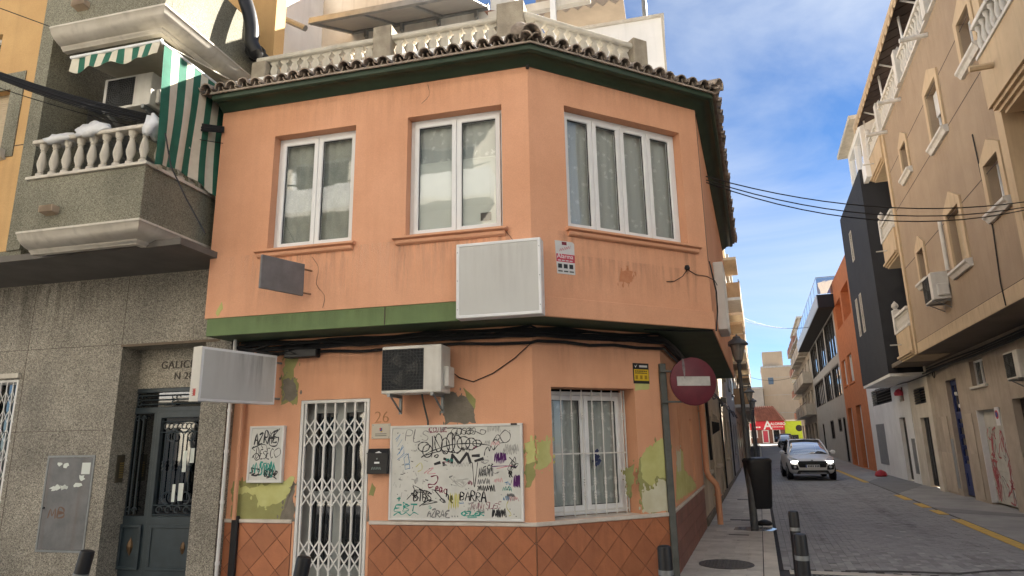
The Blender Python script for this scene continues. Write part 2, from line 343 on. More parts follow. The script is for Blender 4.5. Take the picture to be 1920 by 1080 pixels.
def put(o, fr):                                # place a part built in frame fr under its thing
    r = o
    chain = []
    while r.parent is not None: r = r.parent
    base = PF[r.name].M()
    p = o.parent
    o.matrix_local = (base @ (p.matrix_basis if p is not r else Matrix())).inverted() @ fr.M() if p is r else (base @ p.matrix_basis).inverted() @ fr.M()
    return o
def isect(fa, ya, fb, yb):
    p, d = fa.W(0, ya, 0), fa.x; q, e = fb.W(0, yb, 0), fb.x
    t = ((q.x-p.x)*e.y - (q.y-p.y)*e.x)/(d.x*e.y - d.y*e.x); return p + d*t
def sweep(b, fr, path, prof, closed_prof=True):
    """profile (out, z) swept along a world XY path, outward to the right of travel; written in frame fr"""
    rings = []; n = len(path)
    for i, p in enumerate(path):
        d0 = (path[i]-path[i-1]).normalized() if i else (path[1]-path[0]).normalized()
        d1 = (path[i+1]-path[i]).normalized() if i < n-1 else d0
        if i == 0: d0 = d1
        n0, n1_ = Vector((d0.y, -d0.x, 0)), Vector((d1.y, -d1.x, 0))
        m = (n0+n1_); m = m/(m.dot(n0)) if m.length else n0
        rings.append([p + m*o_ + Vector((0,0,z)) for o_, z in prof])
    inv = fr.M().inverted(); rings = [[tuple(inv @ q) for q in R_] for R_ in rings]
    return b.loft(rings, closed=closed_prof, cap=closed_prof)
house = T('corner_house', 'two storey orange corner house with green trim and tiled dado', 'house', HF)
FO, CO, SO = .57, .53, .70
XL = -3.955
Lw = HF.W(XL, 0, 0); Cw = HF.o.copy(); Rw = HS.o.copy(); Sw = HS.W(5.3, 0, 0)
Lu = HF.W(-4.06, -FO, 0); Cu = isect(HF, -FO, HC, -CO); Ru = isect(HC, -CO, HS, -SO); Su = HS.W(7.3, -SO, 0)
loc = lambda fr, w: ((w-fr.o).dot(fr.x), (w-fr.o).dot(fr.y))
xCu = loc(HF, Cu)[0]; cx0 = loc(HC, Cu)[0]; cx1 = loc(HC, Ru)[0]; sx0 = loc(HS, Ru)[0]
DOOR = (-2.99, -2.04, -.1, 2.21); LWIN = (.24, 1.436, .79, 2.28)
b = B().wall(XL, 0, -.1, 3.0, 0, .3, [DOOR]); b.build('lower_wall', M_ORANGE, house)
put(B().wall(0, 1.869, -.1, 3.0, 0, .35, [LWIN]).build('lower_wall', M_ORANGE, house), HC)
SWIN = [(1.55, 1.95, 1.35, 2.35), (3.3, 3.75, .95, 2.0)]
put(B().wall(0.0, 5.3, -.1, 3.0, 0, .3, SWIN).build('lower_wall', M_ORANGE, house), HS)
W1, W2, W3 = (-3.24, -2.08, 4.04, 5.59), (-1.38, -.18, 4.04, 5.59), (.235, 2.02, 4.07, 5.64)
ZE = 6.04
B().wall(-4.06, xCu, 3.22, ZE+.1, -FO, .25, [W1, W2]).build('upper_wall', M_ORANGE, house)
put(B().wall(cx0, cx1, 3.0, ZE+.1, -CO, .25, [W3]).build('upper_wall', M_ORANGE, house), HC)
put(B().wall(sx0, 7.3, 3.0, ZE+.1, -SO, .25, []).build('upper_wall', M_ORANGE, house), HS)
put(B().box(cx0+.01, cx1+.004, -CO-.03, -CO, 2.998, 3.222).build('base_band', M_ORANGE, house, bev=.004), HC)
B().box(-4.03, xCu, -FO+.015, -FO+.2, 3.0, 3.22).build('fascia', M_GREEN, house)
B().box(-1.625, -1.615, -FO+.009, -FO+.02, 3.0, 3.6).build('expansion_joint', M_GROUT, house)
inv = HF.M().inverted()
pl = [inv @ q for q in (HF.W(-4.02, -FO+.04, 0), isect(HF, -FO+.04, HC, -CO+.015), isect(HC, -CO+.015, HS, -SO+.015), HS.W(7.28, -SO+.015, 0), HS.W(7.28, 1, 0), HF.W(-4.02, 1, 0))]
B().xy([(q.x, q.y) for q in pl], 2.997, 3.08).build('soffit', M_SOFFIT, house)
pl = [inv @ q for q in (Lu, Cu, Ru, Su, HS.W(7.3, 5, 0), HF.W(-4.03, 5, 0))]
B().xy([(q.x, q.y) for q in pl], 6.15, 6.5).build('roof_slab', M_WWALL, house)
pl = [inv @ q for q in (HF.W(-3.9, 1.0, 0), isect(HF, 1.0, HC, 1.0), isect(HC, 1.0, HS, .8), HS.W(7.2, .8, 0), HS.W(7.2, 5, 0), HF.W(-3.9, 5, 0))]
B().xy([(q.x, q.y) for q in pl], -.1, 6.1).build('core', M_DARK, house)  # unseen solid added to block sun leaking into the open-backed house
UP = [Lu, Cu, Ru, Su]
sweep(B(), HF, UP, []) if False else None
b = B(); sweep(b, HF, UP, [(-.1, 6.04), (.02, 6.04), (.035, 6.06), (.07, 6.075), (.1, 6.11), (.16, 6.12), (.2, 6.10), (.24, 6.115), (.25, 6.15), (.25, 6.2), (-.1, 6.22)])
b.build('cornice', M_DKGREEN, house, smooth=True)
b = B(); sweep(b, HF, UP, [(.29, 6.165), (.29, 6.19), (-.6, 6.46), (-.6, 6.43)]); b.build('roof_deck', M_RTILE, house)
b = B(); sweep(b, HF, [Lw, Cw, Rw, Sw], [(-.02, .74), (.028, .74), (.034, .76), (.028, .785), (-.02, .785)])
rail = b   # cut by the door: rebuilt below as pieces
# rail in three runs
for a_, z_, fr in ((XL, -3.02, HF), (-2.0, .012, HF)): B().box(a_, z_, -.03, .01, .742, .785).build('dado_rail', M_RAIL, house, bev=.006)
put(B().box(-.008, 1.885, -.032, .01, .742, .787).build('dado_rail', M_RAIL, house, bev=.006), HC)
put(B().box(.012, 5.25, -.03, .01, .742, .785).build('dado_rail', M_RAIL, house, bev=.006), HS)
put(B().box(.25, 1.43, .0, .3, .77, .792).build('sill', M_RAIL, house), HC)
# ---- dado tiles, one object each
def clip(poly, a, b_, c, d):
    for ax, lim, sg in ((0, a, 1), (0, b_, -1), (1, c, 1), (1, d, -1)):
        out = []
        for i in range(len(poly)):
            p, q = poly[i], poly[(i+1) % len(poly)]; ip, iq = sg*(p[ax]-lim) >= 0, sg*(q[ax]-lim) >= 0
            if ip: out.append(p)
            if ip != iq:
                t = (lim-p[ax])/(q[ax]-p[ax]); out.append((p[0]+(q[0]-p[0])*t, p[1]+(q[1]-p[1])*t))
        poly = out
        if not poly: return []
    return poly
FULL = {}
def dado(fr, x0, x1, z0, z1, ph):
    d = put(B().box(x0, x1, -.006, .005, z0, z1).build('dado', M_GROUT, house), fr)
    D, g = .36, .0045
    for i in range(int(x0/D)-2, int(x1/D)+3):
        for j in range(-2, 5):
            cx, cz = (i + .5*(j % 2) + ph)*D, z1 + .005 - j*D/2
            h = D/2 - g; P_ = clip([(cx-h,cz),(cx,cz-h),(cx+h,cz),(cx,cz+h)], x0+.002, x1-.002, z0, z1-.002)
            if len(P_) < 3: continue
            bb = B().xz([(p[0]-cx, p[1]-cz) for p in P_], -.0135, -.004)
            full = x0+.002 <= cx-h and cx+h <= x1-.002 and z0 <= cz-h and cz+h <= z1-.002
            if full and FULL: o = inst(FULL['m'], 'tile', d, (cx, 0, cz))
            else:
                o = bb.build('tile', M_DADO, d, bev=.0015); o.location = (cx, 0, cz)
                if full: FULL['m'] = o.data
dado(HF, XL, -3.02, -.05, .742, .1); dado(HF, -2.0, .0, -.05, .742, -.05); dado(HC, .003, 1.869, -.05, .742, .0)
d = put(B().box(0.004, 5.25, -.006, .005, -.05, .742).build('dado', M_GROUT, house), HS)
me = B().box(.003, .297, -.014, -.004, .003, .192).mesh('tile'); me.materials.append(pm('red_brown_tile', (.24,.1,.075), (.19,.08,.06), rough=.5, ns=6, rnd=.15))
for i in range(17):
    for j in range(4): inst(me, 'tile', d, (.02+i*.3, 0, -.03+j*.193))
# ---- plastic windows
def window(parent, fr, x0, x1, z0, z1, y, n=2, back='lace', grp=None, blind=None, mull=(.03,)):
    w = put(B().wall(x0, x1, z0, z1, y, .07, [(x0+.045, x1-.045, z0+.045, z1-.045)]).build('window', M_PVC, parent, bev=.004), fr)
    iw = (x1-x0-.09)/n
    for k in range(n):
        a, c = x0+.045+k*iw, x0+.045+(k+1)*iw; e0 = .012 if k == 0 else .006; e1 = .012 if k == n-1 else .006
        a += e0*.4; c -= e1*.4
        B().wall(a, c, z0+.048, z1-.048, y-.018, .06, [(a+.06, c-.06, z0+.108, z1-.108)]).build('sash', M_PVC, w, bev=.006)
        B().box(a+.055, c-.055, y+.016, y+.022, z0+.1, z1-.1).build('pane', M_GLASS, w)
        B().wall(a+.058, c-.058, z0+.106, z1-.106, y+.004, .012, [(a+.066, c-.066, z0+.114, z1-.114)]).build('gasket', M_BLACK, w)
    bb = B(); nn = int((x1-x0)/.04); v = []                # curtain in soft folds
    for i in range(nn+1):
        xx = x0+.03+(x1-x0-.06)*i/nn; yy = y+.075+.012*math.sin(i*1.7)+.006*math.sin(i*4.1)
        v += [(xx, yy, z0+.03), (xx, yy, z1-.03)]
    bb.add(v, [(2*i, 2*i+2, 2*i+3, 2*i+1) for i in range(nn)]); bb.build('curtain', M_LACE if back == 'lace' else M_LACED, w, smooth='all')
    if blind: B().box(x0+.05, x1-.05, y+.04, y+.045, z0+.03, blind).build('blind', M_BLIND, w); B().box(x0+.05, x1-.05, y+.035, y+.055, blind, blind+.02).build('blind_bar', M_BLIND, w)
    B().box(x0, x1, y+.3, y+.34, z0, z1).build('room', M_DARK, w)
    return w
window(house, HF, *W1, -FO+.13, 2, 'dim'); window(house, HF, *W2, -FO+.13, 2, 'lace', blind=5.0)
w3 = window(house, HC, *W3, -CO+.13, 4, 'lace')
B().box(-.49+ .0, -.36, -FO+.1465, -FO+.1475, 4.2, 4.3).build('window_sticker', M_BLACK, house)
lw = window(house, HC, .26, 1.42, .80, 2.25, .27, 2, 'lace')
for x0, x1, z0, z1 in SWIN: put(B().wall(x0, x1, z0, z1, .12, .05, [(x0+.05, x1-.05, z0+.05, z1-.05)]).build('window', M_PVC, house), HS); put(B().box(x0, x1, .15, .16, z0, z1).build('pane', M_GLASSD, house), HS)
for fr, (x0, x1, z0, z1), o_ in ((HF, W1, FO), (HF, W2, FO), (HC, W3, CO)):
    bb = B(); a, c = (x0-.14, x1+.06) if fr is HF else (x0-.04, x1+.17)
    bb.yz([(-o_-.075, z0-.028), (-o_-.075, z0-.002), (-o_+.12, z0+.006), (-o_+.12, z0-.04), (-o_-.04, z0-.04)], a, c)
    bb.yz([(-o_-.045, z0-.085), (-o_-.055, z0-.05), (-o_+.0, z0-.042), (-o_+.0, z0-.1), (-o_-.02, z0-.1)], a+.03, c-.03)
    put(bb.build('sill', M_ORANGE, house), fr)
# ---- lower window grille
g = put(B().box(.26, 1.42, .2, .215, .84, .852).build('window_grille', M_WHITE, house), HC)
B().box(.26, 1.42, .2, .215, 1.5, 1.515).build('crossbar', M_WHITE, g)
for x in (.262, 1.405): B().box(x, x+.014, .197, .217, .80, 2.27).build('upright', M_WHITE, g)
bm_ = B().tube([(0,0,.79), (0,0,2.27)], .0075, 6)
for z in (1.02, 1.18, 1.95): 
    bm_.lathe([(.0075,-.05),(.017,-.03),(.009,-.012),(.019,0),(.009,.012),(.017,.03),(.0075,.05)], 8, (0,0,z), cap=False)
me = bm_.mesh('bar'); me.materials.append(M_WHITE)
for i in range(8): inst(me, 'bar', g, (.33+i*.148, .19, 0))
b = B()
random.seed(4)
for k in range(16):
    a_ = random.random()*6.28; r_ = random.random()*.06; cx_, cz_ = 1.0+r_*math.cos(a_), 1.45+r_*1.5*math.sin(a_); q = .03
    b.add([(cx_-q, .255+.01*k/16, cz_), (cx_, .25+.01*k/16, cz_-q), (cx_+q, .255+.01*k/16, cz_), (cx_, .25+.01*k/16, cz_+q)], [(0,1,2,3)])
put(b.build('flower_ornament', pm('blue_cloth', (.03,.045,.11), (.05,.06,.14), ns=9), house), HC)
# ---- door and folding gate
x0, x1, z0, z1 = DOOR
dr = B().wall(x0, x1, -.05, z1, .16, .06, [(x0+.12, x0+.42, .25, 1.0), (x0+.53, x1-.12, .25, 1.0), (x0+.12, x0+.42, 1.1, 2.05), (x0+.53, x1-.12, 1.1, 2.05)]).build('door', pm('grey_door_metal', (.34,.36,.35), (.27,.29,.28), rough=.5, ns=3), house, bev=.006)
B().box(x0+.08, x1-.08, .19, .196, .2, 2.1).build('pane', M_GLASSD, dr); B().box(x0, x1, .27, .3, -.1, z1).build('room', pm('dim_hall', (.16,.155,.15), ns=2), dr)
gt = B().wall(x0+.005, x1-.005, 0.0, z1-.005, -.005, .05, [(x0+.045, x1-.045, .04, z1-.045)]).build('folding_gate', M_WHITE, house, bev=.004)
nb = 7; xs = [x0+.07+(x1-x0-.14)*i/(nb-1) for i in range(nb)]
for x in xs: B().box(x-.011, x+.011, .005, .03, .03, z1-.04).build('slat', M_WHITE, gt)
for i in range(nb-1):
    for zc in (.3, .46, 1.02, 1.18, 1.72, 1.88):
        h = .085
        B().xz([(xs[i]-.006, zc-h), (xs[i]+.006, zc-h-.012), (xs[i+1]+.006, zc+h), (xs[i+1]-.006, zc+h+.012)], -.002, .006).build('brace', M_WHITE, gt)
        B().xz([(xs[i]-.006, zc+h), (xs[i]+.006, zc+h+.012), (xs[i+1]+.006, zc-h), (xs[i+1]-.006, zc-h-.012)], .0065, .013).build('brace', M_WHITE, gt)
# ---- peeled and overpainted patches
M_LIME = pm('lime_underpaint', (.56,.56,.24), (.47,.46,.17), rough=.85, ns=4); M_OLIVE = pm('olive_underpaint', (.32,.32,.13), (.27,.26,.1), rough=.85, ns=4)
M_CEM = pm('bare_cement', (.24,.21,.17), (.17,.15,.12), rough=.95, ns=6, bump=.4); M_PALE = pm('pale_primer', (.62,.6,.46), (.55,.52,.36), rough=.85, ns=5)
random.seed(12)
def patch(fr, pts, mat, y=-.0025, jag=.012, yo=0, parent=None):
    P_ = [fr.px(*p, yo) for p in pts]; out = []
    for i in range(len(P_)):
        p, q = P_[i], P_[(i+1) % len(P_)]; n = max(1, int(math.hypot(p[0]-q[0], p[1]-q[1])/.03))
        for k in range(n): out.append((p[0]+(q[0]-p[0])*k/n+random.uniform(-jag, jag), p[1]+(q[1]-p[1])*k/n+random.uniform(-jag, jag)))
    out = [(p[0]+.03*mn.noise(Vector((p[0]*9, p[1]*9, 1.7)))+.016*mn.noise(Vector((p[0]*31, p[1]*31, 4))), p[1]+.04*mn.noise(Vector((p[0]*9, p[1]*5, 8)))+.02*mn.noise(Vector((p[0]*40, p[1]*13, 3)))) for p in out] if jag > .008 else out
    if jag > .008:                              # stray flecks and brush ends beside the patch
        fb = B()
        for k in range(16):
            p = random.choice(out); r_ = random.uniform(.006, .018); cx_, cz_ = p[0]+random.uniform(-.05,.05), p[1]+random.uniform(-.05,.07); sq = random.uniform(.6, 3)
            fb.xz([(cx_+r_*math.cos(a)*random.uniform(.6,1.2), cz_+r_*sq*math.sin(a)*random.uniform(.6,1.2)) for a in (0,1,2,3.1,4.2,5.2)], yo+y+.0007, yo+.004)
        put(fb.build('paint_fleck', mat, parent or house), fr)['kind'] = 'stuff'
    return put(B().xz(out, yo+y, yo+.004).build('paint_patch', mat, parent or house), fr)
patch(HF, [(436,903),(550,897),(551,925),(536,977),(434,978)], M_OLIVE)
patch(HF, [(440,915),(482,912),(552,896),(548,915),(520,945),(482,950),(478,925),(442,930)], M_LIME, -.004)
patch(HF, [(552,905),(551,977),(525,978),(532,945)], M_CEM, -.0055)
patch(HF, [(986,832),(1002,830),(1003,882),(998,912),(986,912)], M_OLIVE); patch(HF, [(986,832),(1003,828),(1003,866),(986,870)], M_LIME, -.004)
patch(HC, [(1007,830),(1032,824),(1032,868),(1008,880)], M_LIME)
patch(HC, [(1200,856),(1222,838),(1240,826),(1252,830),(1252,957),(1204,963),(1202,930),(1194,900)], M_OLIVE)
patch(HC, [(1202,850),(1222,836),(1240,822),(1250,832),(1250,900),(1232,890),(1224,912),(1204,900)], M_LIME, -.004)
patch(HC, [(1204,925),(1226,915),(1236,895),(1252,905),(1253,957),(1205,964)], M_PALE, -.0055)
patch(HC, [(1172,885),(1186,872),(1188,905),(1176,930)], M_OLIVE, jag=.009); patch(HC, [(1190,720),(1217,718),(1217,730),(1191,732)], M_LIME, jag=.003)
patch(HF, [(835,732),(888,752),(889,793),(833,793),(831,765)], M_CEM); patch(HF, [(868,726),(892,748),(890,768),(876,748)], M_OLIVE, -.004, jag=.005)
patch(HF, [(540,660),(563,660),(548,705),(557,708),(557,757),(528,757),(530,695)], M_OLIVE); patch(HF, [(533,711),(553,709),(556,745),(544,755),(531,750)], M_CEM, -.0045)
patch(HF, [(698,905),(705,915),(700,930),(691,928)], M_OLIVE, jag=.004); patch(HF, [(404,588),(416,566),(418,578),(408,594)], M_LIME, yo=-FO, jag=.004)
patch(HF, [(690,935),(693,978),(688,978)], M_CEM, jag=.004); patch(HC, [(1130,553),(1134,556),(1133,560)], M_CEM, yo=-CO) if False else None
patch(HS, [(1268,880),(1276,842),(1280,846),(1282,880),(1300,900),(1306,915),(1276,935),(1268,940)], M_LIME); patch(HS, [(1268,848),(1276,842),(1277,880),(1270,885)], M_PALE, -.004)
patch(HC, [(1160,505),(1188,508),(1184,532),(1164,530)], pm('rust_smudge', (.5,.2,.1), (.56,.25,.13), ns=20), yo=-CO-.0) 
text('26', .2, pm('faded_orange_relief', (.5,.26,.13), ns=8), house, *[HF.px(716,783)[0], -.003, HF.px(716,783)[1]], name='house_number', ext=.003, off=-.004)
# ---- roof tiles
def barrel(L_, r0, r1, th, up=1, n=6):
    bb = B(); rings = []
    for y_, r_ in ((0, r0), (L_, r1)):
        o_ = [(r_*math.cos(math.pi*k/n), y_, up*r_*math.sin(math.pi*k/n)) for k in range(n+1)]
        i_ = [((r_-th)*math.cos(math.pi*k/n), y_, up*(r_-th)*math.sin(math.pi*k/n)) for k in range(n, -1, -1)]
        rings.append(o_+i_)
    return bb.loft(rings)
cov = barrel(.44, .082, .066, .014).mesh('cover_tile'); chn = barrel(.44, .07, .08, .014, -1).mesh('channel_tile')
for me in (cov, chn): me.materials.append(M_RTILE); me.polygons.foreach_set('use_smooth', [True]*len(me.polygons)); me.set_sharp_from_angle(angle=rad(50))
rf = B(); random.seed(3)
def rows(fr, xa, xb, off, nr, sp=.172):
    n = int((xb-xa)/sp); sl = math.atan(.28)
    for r_ in range(nr):
        for i in range(n+1):
            x = xa + (xb-xa)*i/n; y = -off-.33+r_*.31
            ins = (r_*.31)*.36
            if x < xa + (0 if fr is HF else ins) - .01 or x > xb - ins + .01: continue
            o = inst(cov, 'cover_tile', house, (0,0,0)); 
            o.matrix_local = PF[house.name].M().inverted() @ fr.M() @ Matrix.Translation((x+random.uniform(-.012,.012), y+random.uniform(-.02,.02), 6.185+r_*.31*.28+.02+random.uniform(-.006,.006))) @ Matrix.Rotation(sl+random.uniform(-.03,.03), 4, 'X') @ Matrix.Rotation(random.uniform(-.05,.05), 4, 'Z')
            if i < n and r_ < 2:
                o = inst(chn, 'channel_tile', house, (0,0,0))
                o.matrix_local = PF[house.name].M().inverted() @ fr.M() @ Matrix.Translation((x+sp/2, y+.03, 6.24+r_*.31*.28)) @ Matrix.Rotation(sl, 4, 'X')
xl_ = loc(HF, Cu)[0]
rows(HF, -4.25, xl_+.06, FO, 2); rows(HC, cx0-.04, cx1+.06, CO, 2); rows(HS, sx0-.08, 7.25, SO, 1)
hip = barrel(.5, .12, .1, .018, n=8).mesh('hip_tile'); hip.materials.append(M_RTILE); hip.polygons.foreach_set('use_smooth', [True]*len(hip.polygons))
for P0, dirn in ((Cu, (HF.y+HC.y)), (Ru, (HC.y+HS.y))):
    dirn = dirn.normalized(); a_ = math.atan2(-dirn.x, dirn.y)
    for k in range(3):
        o = inst(hip, 'hip_tile', house, (0,0,0)); w = P0 - dirn*(.38-k*.4)
        o.matrix_local = PF[house.name].M().inverted() @ Matrix.Translation((w.x, w.y, 6.235+k*.105)) @ Matrix.Rotation(a_, 4, 'Z') @ Matrix.Rotation(rad(14), 4, 'X')
b = B().lathe([(.02,-.1),(.1,-.07),(.13,0),(.12,.06),(.07,.11),(.0,.13)], 10, (xl_-.02, -FO-.24, 6.33)); b.build('corner_finial', M_RTILE, house, smooth=True)
# ---- roof balustrade
TB = T('roof_balustrade', 'cream cast stone balustrade with square piers around the roof terrace', 'balustrade', HF)
BO = .1
Lb, Cb = HF.W(-3.9, -BO, 0), isect(HF, -BO, HC, -BO); Rb = HC.W(1.78, -BO, 0)
for prof, nm in (([(-.07,7.01),(.09,7.01),(.1,7.03),(.1,7.07),(.08,7.085),(-.07,7.085)], 'handrail'), ([(-.08,6.35),(.08,6.35),(.08,6.72),(-.08,6.72)], 'plinth')):
    bb = B(); sweep(bb, HF, [Lb, Cb, Rb], prof); bb.build(nm, M_CREAMST, TB, bev=.008)
prof = [(.022,6.72),(.065,6.74),(.065,6.76),(.03,6.78),(.05,6.83),(.058,6.87),(.035,6.93),(.024,6.95),(.055,6.965),(.072,7.01)]
bl = B().xz([(p[0], p[1]-6.72) for p in prof]+[(-p[0], p[1]-6.72) for p in prof[::-1]], -.045, .045).mesh('baluster'); bl.materials.append(M_CREAMST)
def bals(fr, xa, xb, sp=.165):
    n = round((xb-xa)/sp)
    for i in range(n):
        o = inst(bl, 'baluster', TB, (0,0,0)); o.matrix_local = HF.M().inverted() @ fr.M() @ Matrix.Translation((xa+(i+.5)*(xb-xa)/n, -BO, 6.72))
piers = [(HF, -3.95, -3.72, 7.0), (HF, -2.07, -1.8, 7.22), (HF, -.32, .04, 7.24), (HC, 1.6, 1.84, 7.16)]
for fr, a_, c_, zt in piers:
    o = B().box(a_, c_, -BO-.13, -BO+.13, 6.35, zt).build('pier', pm('weathered_stone', (.4,.35,.27), (.27,.23,.18), rough=.95, ns=6, bump=.4, streak=.5), TB, bev=.012); o.matrix_local = HF.M().inverted() @ fr.M()
bals(HF, -3.72, -2.07); bals(HF, -1.8, -.32); bals(HC, .06, 1.6)
# ---- rain dirt
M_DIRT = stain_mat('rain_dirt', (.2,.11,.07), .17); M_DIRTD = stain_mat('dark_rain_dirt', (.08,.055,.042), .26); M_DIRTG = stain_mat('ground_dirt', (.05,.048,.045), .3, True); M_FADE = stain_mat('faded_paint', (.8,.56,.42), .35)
for fr, (a_, c_, z0, z1), o_ in ((HF, W1, FO), (HF, W2, FO), (HC, W3, CO)):
    stain(house, fr, a_-.12, c_+.1, z0-.75, z0-.09, -o_-.0022, M_DIRT); stain(house, fr, c_-.1, c_+.14, z0-1.0, z0-.05, -o_-.0032, M_DIRTD); stain(house, fr, a_-.16, a_+.08, z0-.9, z0-.05, -o_-.0032, M_DIRTD)
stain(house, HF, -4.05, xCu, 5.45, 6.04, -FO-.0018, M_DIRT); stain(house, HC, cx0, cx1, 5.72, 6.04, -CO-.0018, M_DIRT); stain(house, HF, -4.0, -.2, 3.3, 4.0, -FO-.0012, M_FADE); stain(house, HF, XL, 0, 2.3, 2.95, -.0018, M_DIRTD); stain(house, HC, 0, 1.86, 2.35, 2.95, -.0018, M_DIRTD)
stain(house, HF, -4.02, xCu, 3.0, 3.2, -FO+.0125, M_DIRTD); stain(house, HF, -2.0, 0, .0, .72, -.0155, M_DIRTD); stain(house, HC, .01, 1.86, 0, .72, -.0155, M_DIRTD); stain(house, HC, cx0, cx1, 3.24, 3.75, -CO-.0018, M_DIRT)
for pts in ([(-2.6,3.9),(-2.5,3.75),(-2.52,3.55),(-2.4,3.4),(-2.42,3.25)], [(-1.2,5.75),(-1.1,5.85),(-1.12,6.0)], [(-.15,4.0),(-.02,3.8),(.02,3.6)]): B().ribbon(pts, .006, -FO-.0042, 3).build('crack', M_GROUT, house)
# ---- drain pipe on the side wall, small camera, wall groove details
def pipe(name, label, cat, fr, pts, r, mat, clips=(), n=10):
    t = T(name, label, cat, fr); B().tube(pts, r, n).build('pipe', mat, t, smooth=True)
    for p in clips: B().lathe([(r*1.25,-.02),(r*1.3,0),(r*1.25,.02)], n, p).build('clip', mat, t)
    return t
pipe('drain_pipe', 'orange painted rain pipe with a kink at the foot of the side wall', 'pipe', HS, [(5.1,-.09,3.0),(5.1,-.09,1.05),(5.12,-.12,.95),(5.2,-.24,.8),(5.2,-.26,.7),(5.2,-.26,.06)], .055, M_ORANGE, ((5.1,-.09,2.2),(5.2,-.26,.6)))
pipe('drain_pipe', 'thin pale pipe running down beside the granite pillar', 'pipe', HF, [(-3.87,-.2,3.3),(-3.87,-.2,0)], .022, M_WHITE, tuple((-3.87,-.2,z) for z in (.3,1.0,1.6,2.1)))
pipe('drain_pipe', 'thin orange painted pipe next to the pale pipe and granite pillar', 'pipe', HF, [(-3.79,-.06,2.8),(-3.79,-.06,.78)], .028, M_ORANGE)
tag(put(B().box(-3.83,-3.74,-.06,0,.1,.82).build('conduit', M_BLACK, house, bev=.01), HF), '', '')
for k in ('label','category'): del bpy.data.objects['conduit'][k]
# ================================================================== things on the corner house
def ac_unit(label, fr, w=.78, h=.54, d=.3, grp='air conditioning units', fanx=.36, brk=True):
    """frame origin at the bottom centre of the unit's back; front faces -y"""
    t = T('air_conditioner', label, 'air conditioner', fr, grp)
    B().box(-w/2, w/2, -d, 0, 0, h).build('casing', M_ACW, t, bev=.012, seg=2)
    cx_ = -w/2+fanx*w; r_ = min(h*.44, fanx*w*.95)
    B().xz([(cx_-r_*1.08, h*.06), (cx_+r_*1.08, h*.06), (cx_+r_*1.08, h*.94), (cx_-r_*1.08, h*.94)], -d-.004, -d+.01).build('fan_recess', M_DARK, t, bev=.01)
    gb = B()
    for k in range(1, 7):
        rr = r_*k/6.3; gb.tube([(cx_+rr*math.cos(a*math.pi/12), -d-.012, h/2+rr*math.sin(a*math.pi/12)) for a in range(25)], .0022, 4)
    for k in range(14): gb.tube([(cx_-r_*1.05, -d-.008, h*.08+h*.84*k/13), (cx_+r_*1.05, -d-.008, h*.08+h*.84*k/13)], .0016, 4)
    for k in range(14): gb.tube([(cx_-r_*1.05+r_*2.1*k/13, -d-.009, h*.08), (cx_-r_*1.05+r_*2.1*k/13, -d-.009, h*.92)], .0016, 4)
    gb.build('fan_grille', M_POST, t)
    fb = B()
    for k in range(3):
        a = k*2.094; fb.xz([(cx_+.03*math.cos(a-.6), h/2+.03*math.sin(a-.6)), (cx_+r_*.85*math.cos(a-.25), h/2+r_*.85*math.sin(a-.25)), (cx_+r_*.85*math.cos(a+.5), h/2+r_*.85*math.sin(a+.5)), (cx_+.03*math.cos(a+.6), h/2+.03*math.sin(a+.6))], -d-.0055, -d-.0045)
    fb.build('fan', M_BLACK, t)
    B().box(cx_+r_*1.15, w/2-.02, -d-.003, -d, h*.08, h*.92).build('front_panel', M_ACW, t, bev=.003)
    B().box(w/2, w/2+.06, -d*.75, -.03, h*.12, h*.55).build('valve_cover', M_ACW, t, bev=.01)
    if brk:
        for sx in (-w*.36, w*.36):
            B().box(sx-.018, sx+.018, -d-.02, .03, -.035, 0).build('bracket', M_GALV, t); B().box(sx-.016, sx+.016, .0, .03, -.22, -.03).build('bracket', M_GALV, t)
            B().tube([(sx, -d+.05, -.03), (sx, .02, -.2)], .012, 6).build('bracket', M_GALV, t)
    return t
x, z = HF.px(777, 735, -.42); a = HF.rect(718, 651, 828, 735, -.42)
u = ac_unit('white air conditioner on brackets above the graffiti board', HF.at((a[0]+a[1])/2, -.12, a[2]), a[1]-a[0], a[3]-a[2], .32)
for k in range(1):
    B().tube([(.05,-.1,0), (.06,-.06,-.12), (.05,.1,-.3), (.055,.1,-.42)], .011, 6).build('drain_hose', M_POST, u, smooth=True)
tag_pts = [HF.px(838,690)+(), HF.px(862,708), HF.px(888,716), HF.px(925,700), HF.px(965,672), HF.px(1000,640)]
o = B().tube([(p[0], -.012, p[1]) for p in tag_pts], .006, 5).build('hanging_cable', M_CABLE); o.matrix_world = HF.M()
tag(o, 'thin cable looping across the orange wall from the air conditioner', 'cable')
# cable bundle under the soffit
cb = T('cable_bundle', 'thick bundle of black cables fixed under the overhanging floor', 'cable', HF); random.seed(5)
for k in range(13):
    dz, dy = random.uniform(-.1, .07), random.uniform(.03, .15); pts = []
    for fr, xa, xb, n in ((HF, -3.9, 0, 9), (HC, .05, 1.85, 5), (HS, .1, 5.2, 7)):
        for i in range(n+1): w = fr.W(xa+(xb-xa)*i/n, -dy, 2.9+dz+random.uniform(-.02,.02)); pts.append(inv @ w)
    B().tube(pts, random.choice((.011,.015,.02)), 6).build('cable', M_CABLE, cb, smooth=True)
for k in range(7):
    x = -3.7+random.random()*.8; pts = [(x+random.uniform(-.25,.25), -random.uniform(.05,.2), 2.75+random.random()*.2) for i in range(5)]
    B().tube(pts, .01, 5).build('cable', M_CABLE, cb)
B().box(-3.2,-2.75,-.12,-.0,2.74,2.86).build('junction_box', M_BLACK, cb, bev=.01)
